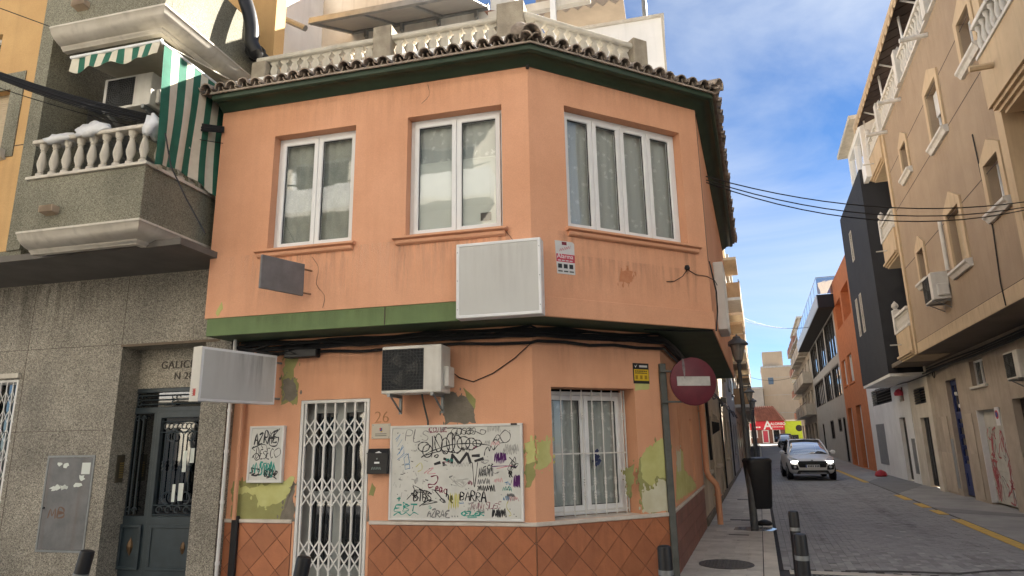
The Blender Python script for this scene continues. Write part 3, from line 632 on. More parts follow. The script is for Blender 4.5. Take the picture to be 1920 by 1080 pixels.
# ---- stroke lettering for the scrawls
GL = {'A':[[(0,0),(.5,1),(1,0)],[(.2,.4),(.85,.4)]],'B':[[(0,0),(0,1),(.7,.9),(.6,.55),(0,.5)],[(0,.5),(.8,.4),(.8,.1),(0,0)]],'C':[[(1,.85),(.5,1),(.05,.5),(.5,0),(1,.15)]],
 'D':[[(0,0),(.1,1),(.8,.75),(.8,.2),(0,0)]],'E':[[(1,1),(.2,.95),(.1,.55),(.7,.55)],[(.1,.5),(0,.05),(1,0)]],'G':[[(1,.85),(.4,1),(0,.5),(.4,0),(1,.1),(1,.45),(.6,.45)]],'I':[[(.4,0),(.6,1)]],
 'K':[[(0,0),(.1,1)],[(1,1),(.1,.45),(1,0)]],'L':[[(.1,1),(0,0),(1,.05)]],'N':[[(0,0),(.1,1),(.8,0),(1,1)]],'O':[[(.5,1),(0,.5),(.5,0),(1,.5),(.55,1)]],'P':[[(.05,0),(.15,1),(.9,.9),(.8,.5),(.1,.45)]],
 'R':[[(0,0),(.1,1),(.85,.85),(.7,.55),(.1,.5),(1,0)]],'S':[[(1,.9),(.4,1),(.1,.7),(.9,.35),(.6,.02),(0,.1)]],'Z':[[(0,.95),(.9,1),(.05,0),(1,.05)]],'T':[[(0,1),(1,.95)],[(.5,1),(.45,0)]],'U':[[(0,1),(.1,.1),(.6,0),(1,1)]],
 'M':[[(0,0),(.15,1),(.5,.2),(.85,1),(1,0)]],'V':[[(0,1),(.5,0),(1,1)]],'H':[[(0,0),(.1,1)],[(.9,0),(1,1)],[(0,.5),(1,.5)]],'X':[[(0,0),(1,1)],[(0,1),(1,0)]],'W':[[(0,1),(.25,0),(.5,.8),(.75,0),(1,1)]],
 'e':[[(.05,.3),(.9,.4),(.5,.65),(.05,.3),(.4,0),(.95,.12)]],'a':[[(.8,.55),(.3,.6),(.05,.25),(.4,.0),(.8,.5),(.8,.05),(1,0)]],'c':[[(.9,.5),(.4,.6),(.05,.25),(.4,0),(.95,.1)]],'h':[[(.05,0),(.2,1),(.2,.4),(.6,.55),(.7,0),(1,.05)]],'.':[[(.3,.0),(.5,.05)]],'-':[[(.1,.5),(.9,.5)]],'=':[[(.1,.35),(.9,.35)],[(.1,.65),(.9,.65)]],'*':[[(0,.5),(1,.5)],[(.5,0),(.5,1)]],' ':[]}
PEN = PENW; SR = random.Random(77)
def scrawl(bb, mp_, word, x, y, w, h, pen, yy, slope=0, sm=3, gap=.25):
    n = len(word); cw = w/n
    for i, ch in enumerate(word):
        for st in GL.get(ch, []):
            j_ = lambda: SR.uniform(-.07, .07); sk = SR.uniform(.75, 1.15); dx_ = SR.uniform(-.08, .12)
            bb.ribbon([mp_(x+(i+dx_+(p[0]+j_()+.14*p[1])*(1-gap)*1.15)*cw, y-(p[1]+j_())*h*sk+slope*(i+p[0])*cw) for p in st], pen*SR.uniform(.7, 1.35), yy, sm if len(st) > 2 else 0)
def squig(bb, mp_, x0, y0, x1, y1, n, pen, yy, rnd):
    pts = [(rnd.uniform(x0, x1), rnd.uniform(y0, y1)) for _ in range(n)] if n > 0 else [(x0+(x1-x0)*i/(-n)+rnd.uniform(-4,4), (y0 if i % 2 else y1)+rnd.uniform(-8,8)) for i in range(-n+1)]
    bb.ribbon([mp_(*p) for p in pts], pen, yy, 4)
INK = {k: pm('ink_'+k, c, tuple(v*.8 for v in c), rough=.6, ns=9, bump=0) for k, c in dict(black=(.03,.03,.035), grey=(.22,.22,.22), teal=(.03,.33,.27), blue=(.1,.27,.5), purple=(.15,.03,.2), wine=(.25,.06,.1), yellow=(.62,.58,.12), pink=(.7,.3,.33), lightgrey=(.42,.42,.4)).items()}
def board(label, fr, x0, x1, z0, z1, d, zoombox, draw, mat=None):
    t = T('graffiti_board', label, 'board', fr.at((x0+x1)/2, 0, z0)); w, h = (x1-x0)/2, z1-z0
    B().box(-w+.02, w-.02, -d+.012, 0, .02, h-.02).build('panel', mat or pm('board_white', (.64,.64,.6), (.56,.56,.52), rough=.45, ns=3, streak=.12, bump=.02), t)
    B().wall(-w, w, 0, h, -d, d, [(-w+.028, w-.028, .028, h-.028)]).build('frame', M_WHITE, t, bev=.004)
    X0, Y0, X1, Y1 = zoombox; mp_ = lambda x, y: (-w+(x-X0)/(X1-X0)*2*w, h-(y-Y0)/(Y1-Y0)*h)
    bs = {k: B() for k in INK}; PEN[0] = 1.55; draw(bs, mp_, -d+.0105); PEN[0] = 1
    for k, bb in bs.items():
        if bb.v:
            o = bb.build('graffiti', INK[k], t); o['kind'] = 'stuff'
    return t
def draw_big(bs, mp_, y):
    r = random.Random(21); K, G, TT, BL, PU, WI, YE, PI, LG = (bs[k] for k in ('black','grey','teal','blue','purple','wine','yellow','pink','lightgrey'))
    S_ = lambda bb, word, x, yb, w, h, pen, **k: scrawl(bb, mp_, word, x, yb, w, h, pen, y, **k)
    R_ = lambda bb, pts, pen, sm=4: bb.ribbon([mp_(*p) for p in pts], pen, y, sm)
    S_(G, 'PLS', 205, 235, 240, 100, .008); S_(WI, 'COUUE', 432, 152, 170, 50, .008); R_(WI, [(440,158),(520,150),(600,152)], .005)
    for i in range(5): R_(K, [(640+i*45,180),(655+i*45,130),(700+i*42,125),(690+i*42,180),(650+i*40,165)], .006)
    R_(K, [(600,120),(700,118),(790,150),(830,125),(850,160),(810,180),(790,150),(860,150),(940,185),(965,150),(920,140),(915,165)], .006)
    # the large black tag
    for i, (cx, cy, rx, ry) in enumerate([(385,290,55,45),(420,330,45,60),(525,255,35,85),(590,285,38,75),(640,250,40,90),(700,270,45,85),(760,260,60,60),(830,270,50,55),(885,265,40,30)]):
        R_(K, [(cx+rx*math.cos(a*.7+i), cy+ry*math.sin(a*.7+i)) for a in range(11)], .009)
    R_(K, [(360,390),(440,340),(520,310),(640,275),(780,265),(900,270),(1000,285)], .009); R_(K, [(655,170),(655,270),(660,350),(655,440)], .009, 2); R_(K, [(465,190),(470,300),(460,390)], .009, 2)
    R_(K, [(480,185),(540,300),(600,355)], .008); R_(K, [(400,370),(560,330),(690,350),(760,300)], .008)
    # heavy bar lettering
    for seg in ([(572,400),(635,430)],[(655,360),(650,450)],[(655,365),(720,450)],[(720,450),(795,350)],[(795,350),(825,450)],[(835,380),(910,378)],[(860,430),(945,405)],[(485,455),(545,437)],[(570,430),(580,470)]): R_(K, seg, .021, 0)
    R_(K, [(485,380),(510,365),(525,378),(505,392),(485,380)], .01)
    R_(K, [(840,440),(850,560),(860,668),(875,560),(890,440)], .006); R_(K, [(950,380),(960,330),(985,300),(1000,340),(1010,290),(1035,330),(1050,270),(1030,245),(1070,230)], .007)
    R_(K, [(1030,250),(1070,190),(1095,210),(1075,240),(1095,260),(1060,240)], .006); R_(K, [(1140,145),(1095,200),(1130,262),(1180,240),(1185,180),(1140,145)], .006); R_(K, [(1040,330),(1090,270),(1150,262)], .005)
    for cx, cy in ((1040,130),(1200,310),(1180,340)): squig(LG, mp_, cx-60, cy-30, cx+60, cy+30, -16, .005, y, r)
    R_(BL, [(110,215),(155,165),(120,235),(175,215),(130,285),(180,270),(150,350)], .006, 0); R_(BL, [(130,365),(190,285),(195,350),(130,410),(225,350)], .006, 0); R_(BL, [(195,395),(235,350),(250,440),(205,450),(195,395)], .007, 0); R_(BL, [(205,460),(250,450),(255,490),(210,500),(205,460)], .007, 0)
    for k in range(34): x0, y0 = r.uniform(105,420), r.uniform(300,700); R_(r.choice((LG,G,LG)), [(x0,y0),(x0+r.uniform(-8,30),y0+r.uniform(-5,8))], .007, 0)
    for k in range(12): x0, y0 = r.uniform(110,400), r.uniform(450,760); R_(LG, [(x0,y0),(x0+r.uniform(-15,15),y0+r.uniform(20,60))], .004, 0)
    squig(PU, mp_, 1040, 355, 1150, 430, -22, .007, y, r); squig(PU, mp_, 1060, 370, 1130, 450, -9, .005, y, r); R_(PU, [(1020,480),(1120,475),(1240,480)], .006); R_(PI, [(1060,500),(1200,470)], .006)
    squig(G, mp_, 900, 490, 1030, 570, -18, .006, y, r); S_(K, 'MEST', 895, 580, 140, 60, .006, slope=-.5); squig(K, mp_, 890, 650, 1045, 700, -16, .007, y, r); squig(G, mp_, 890, 590, 1000, 640, -14, .006, y, r)
    squig(K, mp_, 1160, 390, 1260, 560, 18, .005, y, r); squig(K, mp_, 1160, 520, 1230, 590, 14, .006, y, r); squig(PU, mp_, 1215, 560, 1268, 665, -18, .007, y, r)
    R_(G, [(1150,690),(1185,640),(1195,600)], .005); R_(G, [(1155,690),(1190,690)], .005); squig(G, mp_, 1150, 725, 1215, 755, -14, .008, y, r)
    R_(WI, [(455,570),(510,560),(520,600),(490,640),(435,640),(440,670),(480,660)], .01); S_(WI, 'eac', 495, 690, 120, 60, .009, slope=.35); S_(K, 'he', 600, 760, 70, 90, .01, slope=.8)
    squig(YE, mp_, 625, 720, 720, 860, -9, .006, y, r); R_(PI, [(390,540),(440,500),(480,490),(420,540),(500,540)], .006); R_(YE, [(310,480),(360,440),(370,500),(330,520)], .005); R_(YE, [(1165,780),(1145,840),(1185,905),(1165,920)], .005)
    for k in range(8): squig(LG, mp_, 590+k*12, 560, 780+k*5, 680, 3, .004, y, r)
    squig(K, mp_, 270, 690, 460, 790, 12, .009, y, r); S_(K, 'BTUS', 295, 790, 170, 90, .01); R_(K, [(230,780),(300,700),(290,650),(390,700)], .006); R_(K, [(350,840),(440,780),(520,800),(380,830),(470,790)], .008, 0); R_(K, [(585,800),(490,690),(530,695),(465,690),(480,720)], .008, 0); R_(K, [(540,780),(570,770),(595,805),(565,800),(540,780)], .006)
    S_(K, 'BARRA', 725, 785, 245, 85, .009, slope=.05); S_(WI, 'ANNISLEE', 820, 865, 280, 55, .005, slope=-.05); S_(G, 'AZRAE', 425, 938, 210, 70, .01); 
    for k in range(3): R_(G, [(652+k*25,930),(660+k*25,927)], .012, 0)
    S_(TT, 'CELEK', 735, 920, 215, 40, .011); R_(TT, [(795,935),(880,932)], .008, 0); squig(K, mp_, 1015, 860, 1140, 930, -16, .009, y, r)
    S_(TT, '*', 135, 795, 45, 45, .011); S_(TT, 'EST', 105, 890, 230, 80, .009); squig(TT, mp_, 110, 900, 340, 920, -6, .008, y, r); squig(TT, mp_, 190, 800, 340, 880, 8, .008, y, r)
    squig(K, mp_, 100, 952, 340, 962, -7, .004, y, r); squig(K, mp_, 270, 205, 300, 220, 3, .004, y, r); K.add([(*mp_(1195,85)[:1], y-.0115, mp_(1195,85)[1]), (mp_(1195,103)[0], y-.0115, mp_(1195,103)[1]), (mp_(1252,103)[0], y-.0115, mp_(1252,103)[1]), (mp_(1252,85)[0], y-.0115, mp_(1252,85)[1])], [(0,1,2,3)])
    squig(LG, mp_, 640, 440, 830, 480, -14, .005, y, r)
    for k in range(26):
        cx, cy = r.uniform(120, 1240), r.uniform(120, 930); squig(r.choice((LG, LG, G, G, K, PI, BL, TT, WI)), mp_, cx-r.uniform(15,60), cy-18, cx+r.uniform(15,60), cy+18, r.choice((5,7,-8,-10)), .004, y-.0004, r)
    for k in range(40):
        cx, cy = r.uniform(100, 1260), r.uniform(110, 950); R_(r.choice((G, LG, K)), [(cx,cy),(cx+r.uniform(-10,10),cy+r.uniform(-10,10))], .006, 0)
board('large white board covered in black and coloured scrawls beside the letterbox', HF, -1.745, -.125, .795, 1.865, .05, (58, 85, 1297, 970), draw_big)
a = HF.rect(436, 905, 538, 798)
def draw_small(bs, mp_, y):
    r = random.Random(5); K, TT = bs['black'], bs['teal']; R_ = lambda bb, pts, pen, sm=4: bb.ribbon([mp_(*p) for p in pts], pen, y, sm)
    scrawl(K, mp_, 'AZRAE', 195, 545, 150, 55, .011, y, slope=-.06); R_(K, [(330,485),(300,505),(295,545),(340,550),(350,515),(310,520),(355,478)], .011); R_(K, [(250,540),(185,560),(205,545),(185,560),(205,570)], .01, 0)
    R_(K, [(190,600),(215,580),(240,600),(215,610),(195,590)], .008); scrawl(K, mp_, 'DESEC', 215, 605, 110, 45, .008, y); R_(K, [(340,600),(328,575),(360,560),(368,585),(340,600)], .006); R_(K, [(255,560),(245,545),(275,548),(285,575)], .006)
    squig(TT, mp_, 190, 620, 345, 660, -14, .009, y, r); scrawl(TT, mp_, 'STRU', 240, 675, 90, 50, .011, y); squig(K, mp_, 180, 640, 250, 675, 10, .012, y, r); scrawl(K, mp_, 'BERAP', 275, 678, 80, 28, .012, y); R_(K, [(290,685),(330,680),(355,690)], .009)
board('small white board with black and green scrawls hung between the pipes and the folding gate', HF, -3.66, -2.98 if False else a[1], a[2], a[3], .06, (165, 465, 385, 705), draw_small)
# ---- letterbox, plaque
x0, x1, z0, z1 = HF.rect(687, 889, 727, 841, -.1)
t = T('letterbox', 'black wall letterbox between the folding gate and the large board', 'letterbox', HF.at((x0+x1)/2, 0, z0)); w, h = (x1-x0)/2, z1-z0
B().yz([(0,0),(-.1,0),(-.1,h*.82),(-.06,h),(0,h)], -w, w).build('box', M_BLACK, t, bev=.006, seg=2); B().box(-w-.004, w+.004, -.104, -.095, h*.79, h*.83).build('flap', M_BLACK, t)
B().box(-.035, .03, -.1025, -.1, h*.41, h*.48).build('name_label', M_PVC, t); B().tube([(0,-.1,h*.6),(0,-.108,h*.6)], .01, 8).build('lock', M_GALV, t)
bb = B(); bb.ribbon([(-.07+.012*i, .06+(.02 if i % 2 else -.01)) for i in range(11)], .004, -.1012, 3); bb.build('graffiti', pm('pale_ink', (.35,.45,.42), ns=9), t)
b = B().xz([(-.03,h*.84),(.02,h*.9),(.06,h*.82),(.0,h*.8)], -.1, -.096); b.build('flyer', M_PVC, t)
x0, x1, z0, z1 = HF.rect(697, 823, 733, 794)
t = T('wall_plaque', 'small pale plaque with a coloured emblem under the house number', 'plaque', HF.at((x0+x1)/2, 0, z0)); w, h = (x1-x0)/2, z1-z0
B().box(-w, w, -.012, 0, 0, h).build('plate', pm('plaque_plastic', (.55,.5,.42), (.48,.44,.36), rough=.4, ns=4), t, bev=.003)
for xx, zz, sx, sz, c in ((0,.11,.03,.028,(.07,.12,.35)), (.008,.098,.02,.02,(.7,.5,.05)), (-.008,.125,.018,.014,(.55,.06,.05))): B().box(xx-sx/2, xx+sx/2, -.0145-zz*.002, -.012, h*.5+zz-.1-.01, h*.5+zz-.1+sz).build('emblem', pm('emblem_%d' % int(c[0]*100), c, ns=9), t)
for k in range(2): B().box(-w*.6, w*.6, -.0135, -.012, h*(.18+.12*k), h*(.22+.12*k)).build('print_line', M_POST, t)
for xx in (-w*.85, w*.85):
    for zz in (.1, .9): B().tube([(xx,-.012,h*zz),(xx,-.016,h*zz)], .006, 6).build('screw', M_GALV, t)
# ---- light boxes and projecting signs
M_SIGNF = pm('blank_sign_face', (.55,.555,.54), (.51,.515,.5), rough=.4, ns=1.2, bump=.0, streak=.1)
x0, x1, z0, z1 = HF.rect(855, 598, 1013, 446, -FO-.16); z1 += .01
t = T('light_box', 'large square blank white light box on the upper orange corner', 'sign', HF.at((x0+x1)/2, -FO, z0)); w, h = (x1-x0)/2, z1-z0
B().box(-w+.01, w-.01, -.15, 0, .01, h-.01).build('box', M_WHITE, t, bev=.006); B().box(-w+.03, w-.03, -.158, -.14, .03, h-.03).build('face', M_SIGNF, t)
B().wall(-w, w, 0, h, -.165, .165, [(-w+.035, w-.035, .035, h-.035)]).build('frame', M_PVC, t, bev=.006); stain(t, PF[t.name], -w+.04, w-.04, .1, h-.035, -.1595, M_DIRT)
for sx in (-w+.017, w-.017):
    for sz in (.1, h/2, h-.1): B().tube([(sx,-.165,sz),(sx,-.168,sz)], .006, 6).build('screw', M_GALV, t)
# projecting light box, left: hung edge-on to the wall over the pavement
near = HF.pz(373, 650, 2.62)
zt = 2.66
xn, yn = HF.px(372, 650, -1.15)[0], -1.15; zt = HF.px(372, 650, -1.15)[1]; zb = HF.px(364, 752, -1.15)[1]; xf = HF.px(511, 680, -.14)[0]
fr = HF.at(-3.5, -.13, zb)
ang = math.degrees(math.atan2(yn+.13, xn-xf)); L_ = math.hypot(xn-xf, yn+.13)
t = T('projecting_sign', 'long blank white projecting light box beside the granite doorway', 'sign', HF.at(xf, -.13, zb, ang-180)); h = zt-zb
B().box(-L_, 0, -.075, .075, .0, h).build('box', M_PVC, t, bev=.004); B().box(-L_+.03, -.03, .068, .08, .03, h-.03).build('face', M_SIGNF, t); B().box(-L_+.03, -.03, -.08, -.068, .03, h-.03).build('face', M_SIGNF, t)
B().box(-L_-.004, -L_+.001, -.078, .078, -.004, h+.004).build('end_cap', pm('aged_white_plastic', (.68,.65,.58), (.6,.57,.5), rough=.5, ns=3), t, bev=.003)
b = B()
for i in range(7): b.box(-L_-.0065, -L_-.004, -.03+.0, .03, .06+i*.012, .066+i*.012) if i % 2 == 0 else b.box(-L_-.0065, -L_-.004, -.032+i*.007, -.022+i*.007, .06, .13)
b.build('red_stamp', pm('red_print', (.6,.1,.09), ns=9), t)
stain(t, PF[t.name], -L_*.55, -.03, .03, h-.03, -.0815, M_DIRTD); stain(t, PF[t.name], -L_*.9, -.03, .03, h-.03, -.0825, M_DIRT)
for xx in (-.04,): 
    for zz in (.08, h-.08): B().box(-.03, .16, -.012, .012, zz-.012, zz+.012).build('bracket', M_GALV, t)
# small grey projecting plate under the first upper window
ya = -FO-.1; xw = HF.px(567, 555, ya)[0]; zb = HF.px(567, 555, ya)[1]; zt = HF.px(568, 496, ya)[1]
yn = -FO-.62; xn = HF.px(491, 470, yn)[0]
ang = math.degrees(math.atan2(yn-ya, xn-xw)); L_ = math.hypot(xn-xw, yn-ya); h = zt-zb
t = T('projecting_sign', 'small grey metal plate sign on two arms below the upper window', 'sign', HF.at(xw, ya, zb, ang-180))
B().box(-L_, 0, -.018, .018, 0, h).build('plate', pm('dull_grey_plate', (.22,.215,.22), (.16,.155,.155), rough=.55, ns=4, metal=.3, streak=.3), t, bev=.004)
for zz in (.04, h-.06): B().box(-.02, .16, -.01, .01, zz-.008, zz+.008).build('arm', pm('rusty_iron', (.22,.12,.07), ns=9), t)
# ---- alarm stickers
x0, x1, z0, z1 = HC.rect(1042, 512, 1076, 455, -CO)
t = T('alarm_sign', 'white and red alarm company sticker on the upper chamfered wall', 'sign', HC.at((x0+x1)/2, -CO, z0)); w, h = (x1-x0)/2, z1-z0
M_RED = pm('red_print2', (.55,.06,.1), ns=9, rough=.5)
M_STK = pm('sticker_silver', (.6,.6,.6), (.55,.55,.55), rough=.4, ns=9, bump=0)
B().xz([(-w*.85,0),(w,0),(w,h*.95),(w*.8,h),(-w,h)], -.004, 0).build('plate', M_STK, t); B().box(-w*.9, w, -.0055, -.004, h*.36, h*.6).build('red_band', M_RED, t)
text('Alarma', h*.19, M_PVC, t, .0, -.007, h*.53, ext=.0005); bb = B(); bb.ribbon([(-w*.55+w*.105*i, h*(.7+.012*i)+(h*.05 if i % 2 else -h*.03)) for i in range(12)], .006, -.0052, 4); bb.build('script_print', M_RED, t); B().box(-w*.3, w*.2, -.0052, -.004, h*.88, h*.98).build('print_block', pm('maroon_print', (.2,.03,.05), ns=9), t)
for k in range(4): B().box(-w*.75+k*w*.4, -w*.45+k*w*.4, -.0062, -.0055, h*.39, h*.42).build('print_line', M_STK, t)
for k in range(3): 
    B().box(-w*.75+k*w*.58, -w*.75+k*w*.58+w*.4, -.0055, -.004, h*.17, h*.3).build('pictogram', M_BLACK, t); B().box(-w*.75+k*w*.58, -w*.75+k*w*.58+w*.45, -.0052, -.004, h*.06, h*.1).build('print_line', M_POST, t)
x0, x1, z0, z1 = HC.rect(1188, 719, 1215, 682)
t = T('alarm_sign', 'black and yellow alarm notice above the barred ground floor window', 'sign', HC.at((x0+x1)/2, 0, z0)); w, h = (x1-x0)/2, z1-z0
B().box(-w, w, -.006, 0, 0, h).build('plate', M_BLACK, t); B().box(-w*.9, w*.95, -.0075, -.006, h*.14, h*.7).build('yellow_panel', pm('yellow_print', (.72,.48,.02), ns=9, rough=.5), t)
B().xz([(-w*.8,h*.9),(-w*.68,h*.78),(-w*.45,h*.95),(-w*.66,h*.84)], -.0075, -.006).build('tick_mark', M_PVC, t); B().box(-w*.2, w*.8, -.007, -.006, h*.8, h*.9).build('print_line', M_STK, t)
for zz_, n_ in ((.585, 7), (.49, 9)):
    for k in range(n_): B().box(-w*.78+k*w*1.56/n_, -w*.78+(k+.75)*w*1.56/n_, -.0085, -.0075, h*zz_, h*(zz_+.05)).build('print_mark', M_BLACK, t)
for k in range(3): B().box(-w*.75+k*w*.58, -w*.75+k*w*.58+w*.3, -.0085, -.0075, h*.22, h*.4).build('pictogram', pm('ochre_print', (.35,.22,.02), ns=9), t)
# ---- cable outlet on the chamfer, cable clipped round the corner
t = T('wall_cable', 'black cable outlet with two thin cables on the chamfered upper wall', 'cable', HC)
o_ = HC.px(1289, 502, -CO-.03); B().lathe([(.03,-.02),(.035,0),(.025,.03)], 10).build('outlet', M_BLACK, t, at=(o_[0], -CO-.025, o_[1]))
P = lambda *q: [(HC.px(a, c, -CO-.012)[0], -CO-.012, HC.px(a, c, -CO-.012)[1]) for a, c in q]
B().tube(P((1289,505),(1280,518),(1265,527),(1250,528)), .005, 5).build('cable', M_CABLE, t); B().tube(P((1290,506),(1305,515),(1325,518),(1340,526),(1345,535)), .005, 5).build('cable', M_CABLE, t)
B().tube([(cx1+.03, -CO+.03, z) for z in (6.0, 5.4, 4.8, 4.2, 3.9)], .008, 5).build('cable', M_CABLE, t); B().tube([(cx1+.035, -CO+.01, 3.9),(cx1+.1,-CO+.0,3.5),(cx1+.14,-CO+.05,3.25),(cx1+.02,-CO-.02,2.98)], .01, 5).build('cable', M_CABLE, t)
B().tube([(cx1-.9,-CO+.25,2.985),(cx1-.4,-CO+.1,2.97),(cx1,-CO+.02,2.99)], .008, 5).build('cable', M_CABLE, t)
o = B().box(-.02,.02,-.05,0,-.02,.02).build('security_camera', M_BLACK, bev=.006); w = Cu+Vector((0,0,6.02)); o.matrix_world = Frame(w, 6).M(); tag(o, 'tiny dark camera under the eaves at the front corner', 'camera')
# white cabinet on the side of the upper floor
s_ = HS.at(1.3, -SO, 3.2)
t = T('wall_cabinet', 'tall ribbed white box fixed to the side wall of the upper floor', 'box', s_); B().box(0, .75, -.14, 0, 0, 1.02).build('box', M_WHITE, t, bev=.01)
for k in range(5): B().box(.06+k*.15, .12+k*.15, -.147, -.14, .04, .98).build('rib', M_WHITE, t)
# no entry sign on its post
base = HF.pz(1268, 1090, 0); P0 = HF.W(*base, 0)
q = HC.px(1246, 690, loc(HC, HC.W(*loc(HC, P0), 0))[1])
fs = Frame(P0, 0); hp = fs.px(1243, 682)[1]
t = T('no_entry_sign', 'faded red round no entry sign bracketed to a grey square post', 'road sign', Frame(P0, 8))
B().box(-.042, .042, -.042, .042, -.05, hp).build('post', M_POST, t, bev=.008)
fs2 = Frame(P0, 8); c = fs2.px(1300, 715, -.12); r_ = (fs2.px(1343, 715, -.12)[0]-fs2.px(1257, 715, -.12)[0])/2
b = B(); n = 28
ring = lambda rr, yy: [(c[0]+rr*math.cos(2*math.pi*k/n), yy, c[1]+rr*math.sin(2*math.pi*k/n)) for k in range(n)]
b.loft([ring(r_, -.1), ring(r_, -.125), ring(r_*.985, -.128)]); b.build('disc', pm('faded_red_sign', (.14,.02,.033), (.1,.015,.026), rough=.5, ns=5, streak=.2, streakcol=(.1,.03,.03)), t, smooth=True)
B().box(c[0]-r_*.72, c[0]+r_*.72, -.132, -.127, c[1]-r_*.18, c[1]+r_*.2).build('bar', pm('grimy_white', (.5,.49,.47), (.36,.35,.33), rough=.5, ns=8), t)
B().xz([(c[0]-r_*.45,c[1]+r_*.95),(c[0]-r_*.36,c[1]+r_*.9),(c[0]-r_*.33,c[1]+r_*.5),(c[0]-r_*.37,c[1]+.02),(c[0]-r_*.44,c[1]+r_*.5)], -.1325, -.128).build('old_sticker', pm('sticker_residue', (.12,.09,.1), (.2,.17,.18), ns=25), t)
B().box(-.06, c[0]+.05, -.1, -.045, c[1]-r_*.86, c[1]-r_*.79).build('bracket', M_POST, t); B().box(-.06, c[0]+.05, -.1, -.045, c[1]+r_*.4, c[1]+r_*.47).build('bracket', M_POST, t)
B().box(-.058, .058, -.058, .058, fs2.px(1250,907)[1]-.9, fs2.px(1250,907)[1]).build('sleeve', M_POST, t, bev=.006) if False else None
# ================================================================== apartment block on the left (granite base, ochre upper floors)
M_GRAN = speckle('granite_base', [(.1,.09,.072),(.2,.18,.148),(.27,.245,.2),(.335,.305,.25),(.46,.42,.35)], scale=95, big=.3)
M_PEB = speckle('grey_pebble_render', [(.12,.115,.085),(.19,.18,.135),(.25,.24,.18),(.33,.315,.245)], scale=120, big=.3, rough=.85)
M_OCHRE = pm('ochre_render', (.58,.37,.165), (.52,.32,.14), rough=.9, ns=1.5, bump=.2, bs=80, streak=.2, fine=.05)
M_MOULD = pm('cream_moulding', (.62,.58,.51), (.52,.48,.41), rough=.8, ns=3, bump=.1, streak=.55, streakcol=(.33,.3,.26))
M_SLATG = pm('grey_shutter', (.3,.3,.29), (.24,.24,.23), rough=.6, ns=4, rnd=.04); M_SLATC = pm('cream_shutter', (.5,.4,.27), (.44,.35,.23), rough=.6, ns=4, rnd=.04)
LB = T('apartment_block', 'ochre apartment block with speckled granite base and balustraded balconies', 'apartment block', HF)
YL = -.15
EX0, EX1 = -5.67, -4.345
gw = HF.rect(-60, 945, 36, 712, YL)
B().wall(-10, -3.958, -.1, 4.0, YL, .36, [(EX0, EX1, -.1, 3.0), (gw[0], gw[1], gw[2], gw[3])]).build('lower_wall', M_GRAN, LB)
B().box(EX0-.02, EX1+.2, YL-.012, YL+.02, 3.0, 3.035).build('lintel_trim', pm('bronze_trim', (.16,.12,.085), ns=6), LB)
YR = .19
B().box(EX0-.1, EX1+.3, YR-.003, YR+.06, 2.46, 3.1).build('name_panel', M_GRAN, LB); B().box(EX0, EX1, YL+.361, YR+.4, 3.0, 3.05).build('recess_ceiling', M_GRAN, LB)
B().box(EX0-.1, EX1+.3, YR+.2, YR+.25, -.1, 2.5).build('lobby', M_DARK, LB)
M_LET = pm('bronze_letters', (.06,.05,.04), ns=9, rough=.5)
c = HF.px(303, 686, YR); text('GALICIA', .15, M_LET, LB, c[0], YR-.006, c[1], align='LEFT', ext=.006, space=1.12)
c = HF.px(327, 706, YR); text('N 28', .14, M_LET, LB, c[0], YR-.006, c[1], align='LEFT', ext=.006, space=1.1)
B().box(-10, -4.7, .65, 1.3, -.1, 13.2).build('core', M_OCHRE, LB); B().box(-4.69, -3.97, .65, 6, -.1, 6.0).build('core', M_OCHRE, LB)  # fill added behind the walls to stop sun leaking through
B().box(EX0-.3, EX1+.3, .55, .64, -.1, 3.2).build('lobby_back', M_DARK, LB); B().box(gw[0], gw[1], YL+.37, YL+.4, gw[2], gw[3]).build('room', M_DARK, LB)
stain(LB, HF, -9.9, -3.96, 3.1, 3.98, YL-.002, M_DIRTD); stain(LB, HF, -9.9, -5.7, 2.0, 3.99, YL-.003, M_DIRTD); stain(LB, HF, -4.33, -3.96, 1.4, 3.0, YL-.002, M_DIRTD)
for xj in (-7.3, -5.69): B().box(xj-.003, xj+.003, YL-.0025, YL+.01, 0 if xj < -6 else 3.04, 4.0).build('slab_joint', M_GROUT, LB)
for zj in (3.04, 1.9): B().box(-10, -5.7, YL-.0025, YL+.01, zj-.003, zj+.003).build('slab_joint', M_GROUT, LB)
# entrance door in iron
M_DOORB = pm('blue_grey_iron', (.035,.05,.06), (.025,.037,.045), rough=.4, ns=6, bump=.05, spec=.5)
def ring(bb, cx, cz, r, y, tr=.008, a0=0, a1=2*math.pi, n=14, sp=0):
    bb.tube([(cx+(r-sp*i/n)*math.cos(a0+(a1-a0)*i/n), y, cz+(r-sp*i/n)*math.sin(a0+(a1-a0)*i/n)) for i in range(n+1)], tr, 5)
DX0, DX1, DX2 = EX0-.06, EX0+.36, EX1+.25
D = B().wall(DX0, DX2, 0, 2.46, YR, .06, [(DX0+.06, DX1-.04, .78, 2.12), (DX1+.1, DX2-.06, .78, 2.05), (DX0+.06, DX2-.06, 2.2, 2.4)]).build('entrance_door', M_DOORB, LB, bev=.006)
B().box(DX0+.05, DX2-.05, YR+.035, YR+.042, .7, 2.42).build('pane', M_GLASSD, D)
B().wall(DX1+.03, DX2, 0.02, 2.14, YR-.02, .03, [(DX1+.1, DX2-.06, .78, 2.05)]).build('leaf', M_DOORB, D, bev=.006)
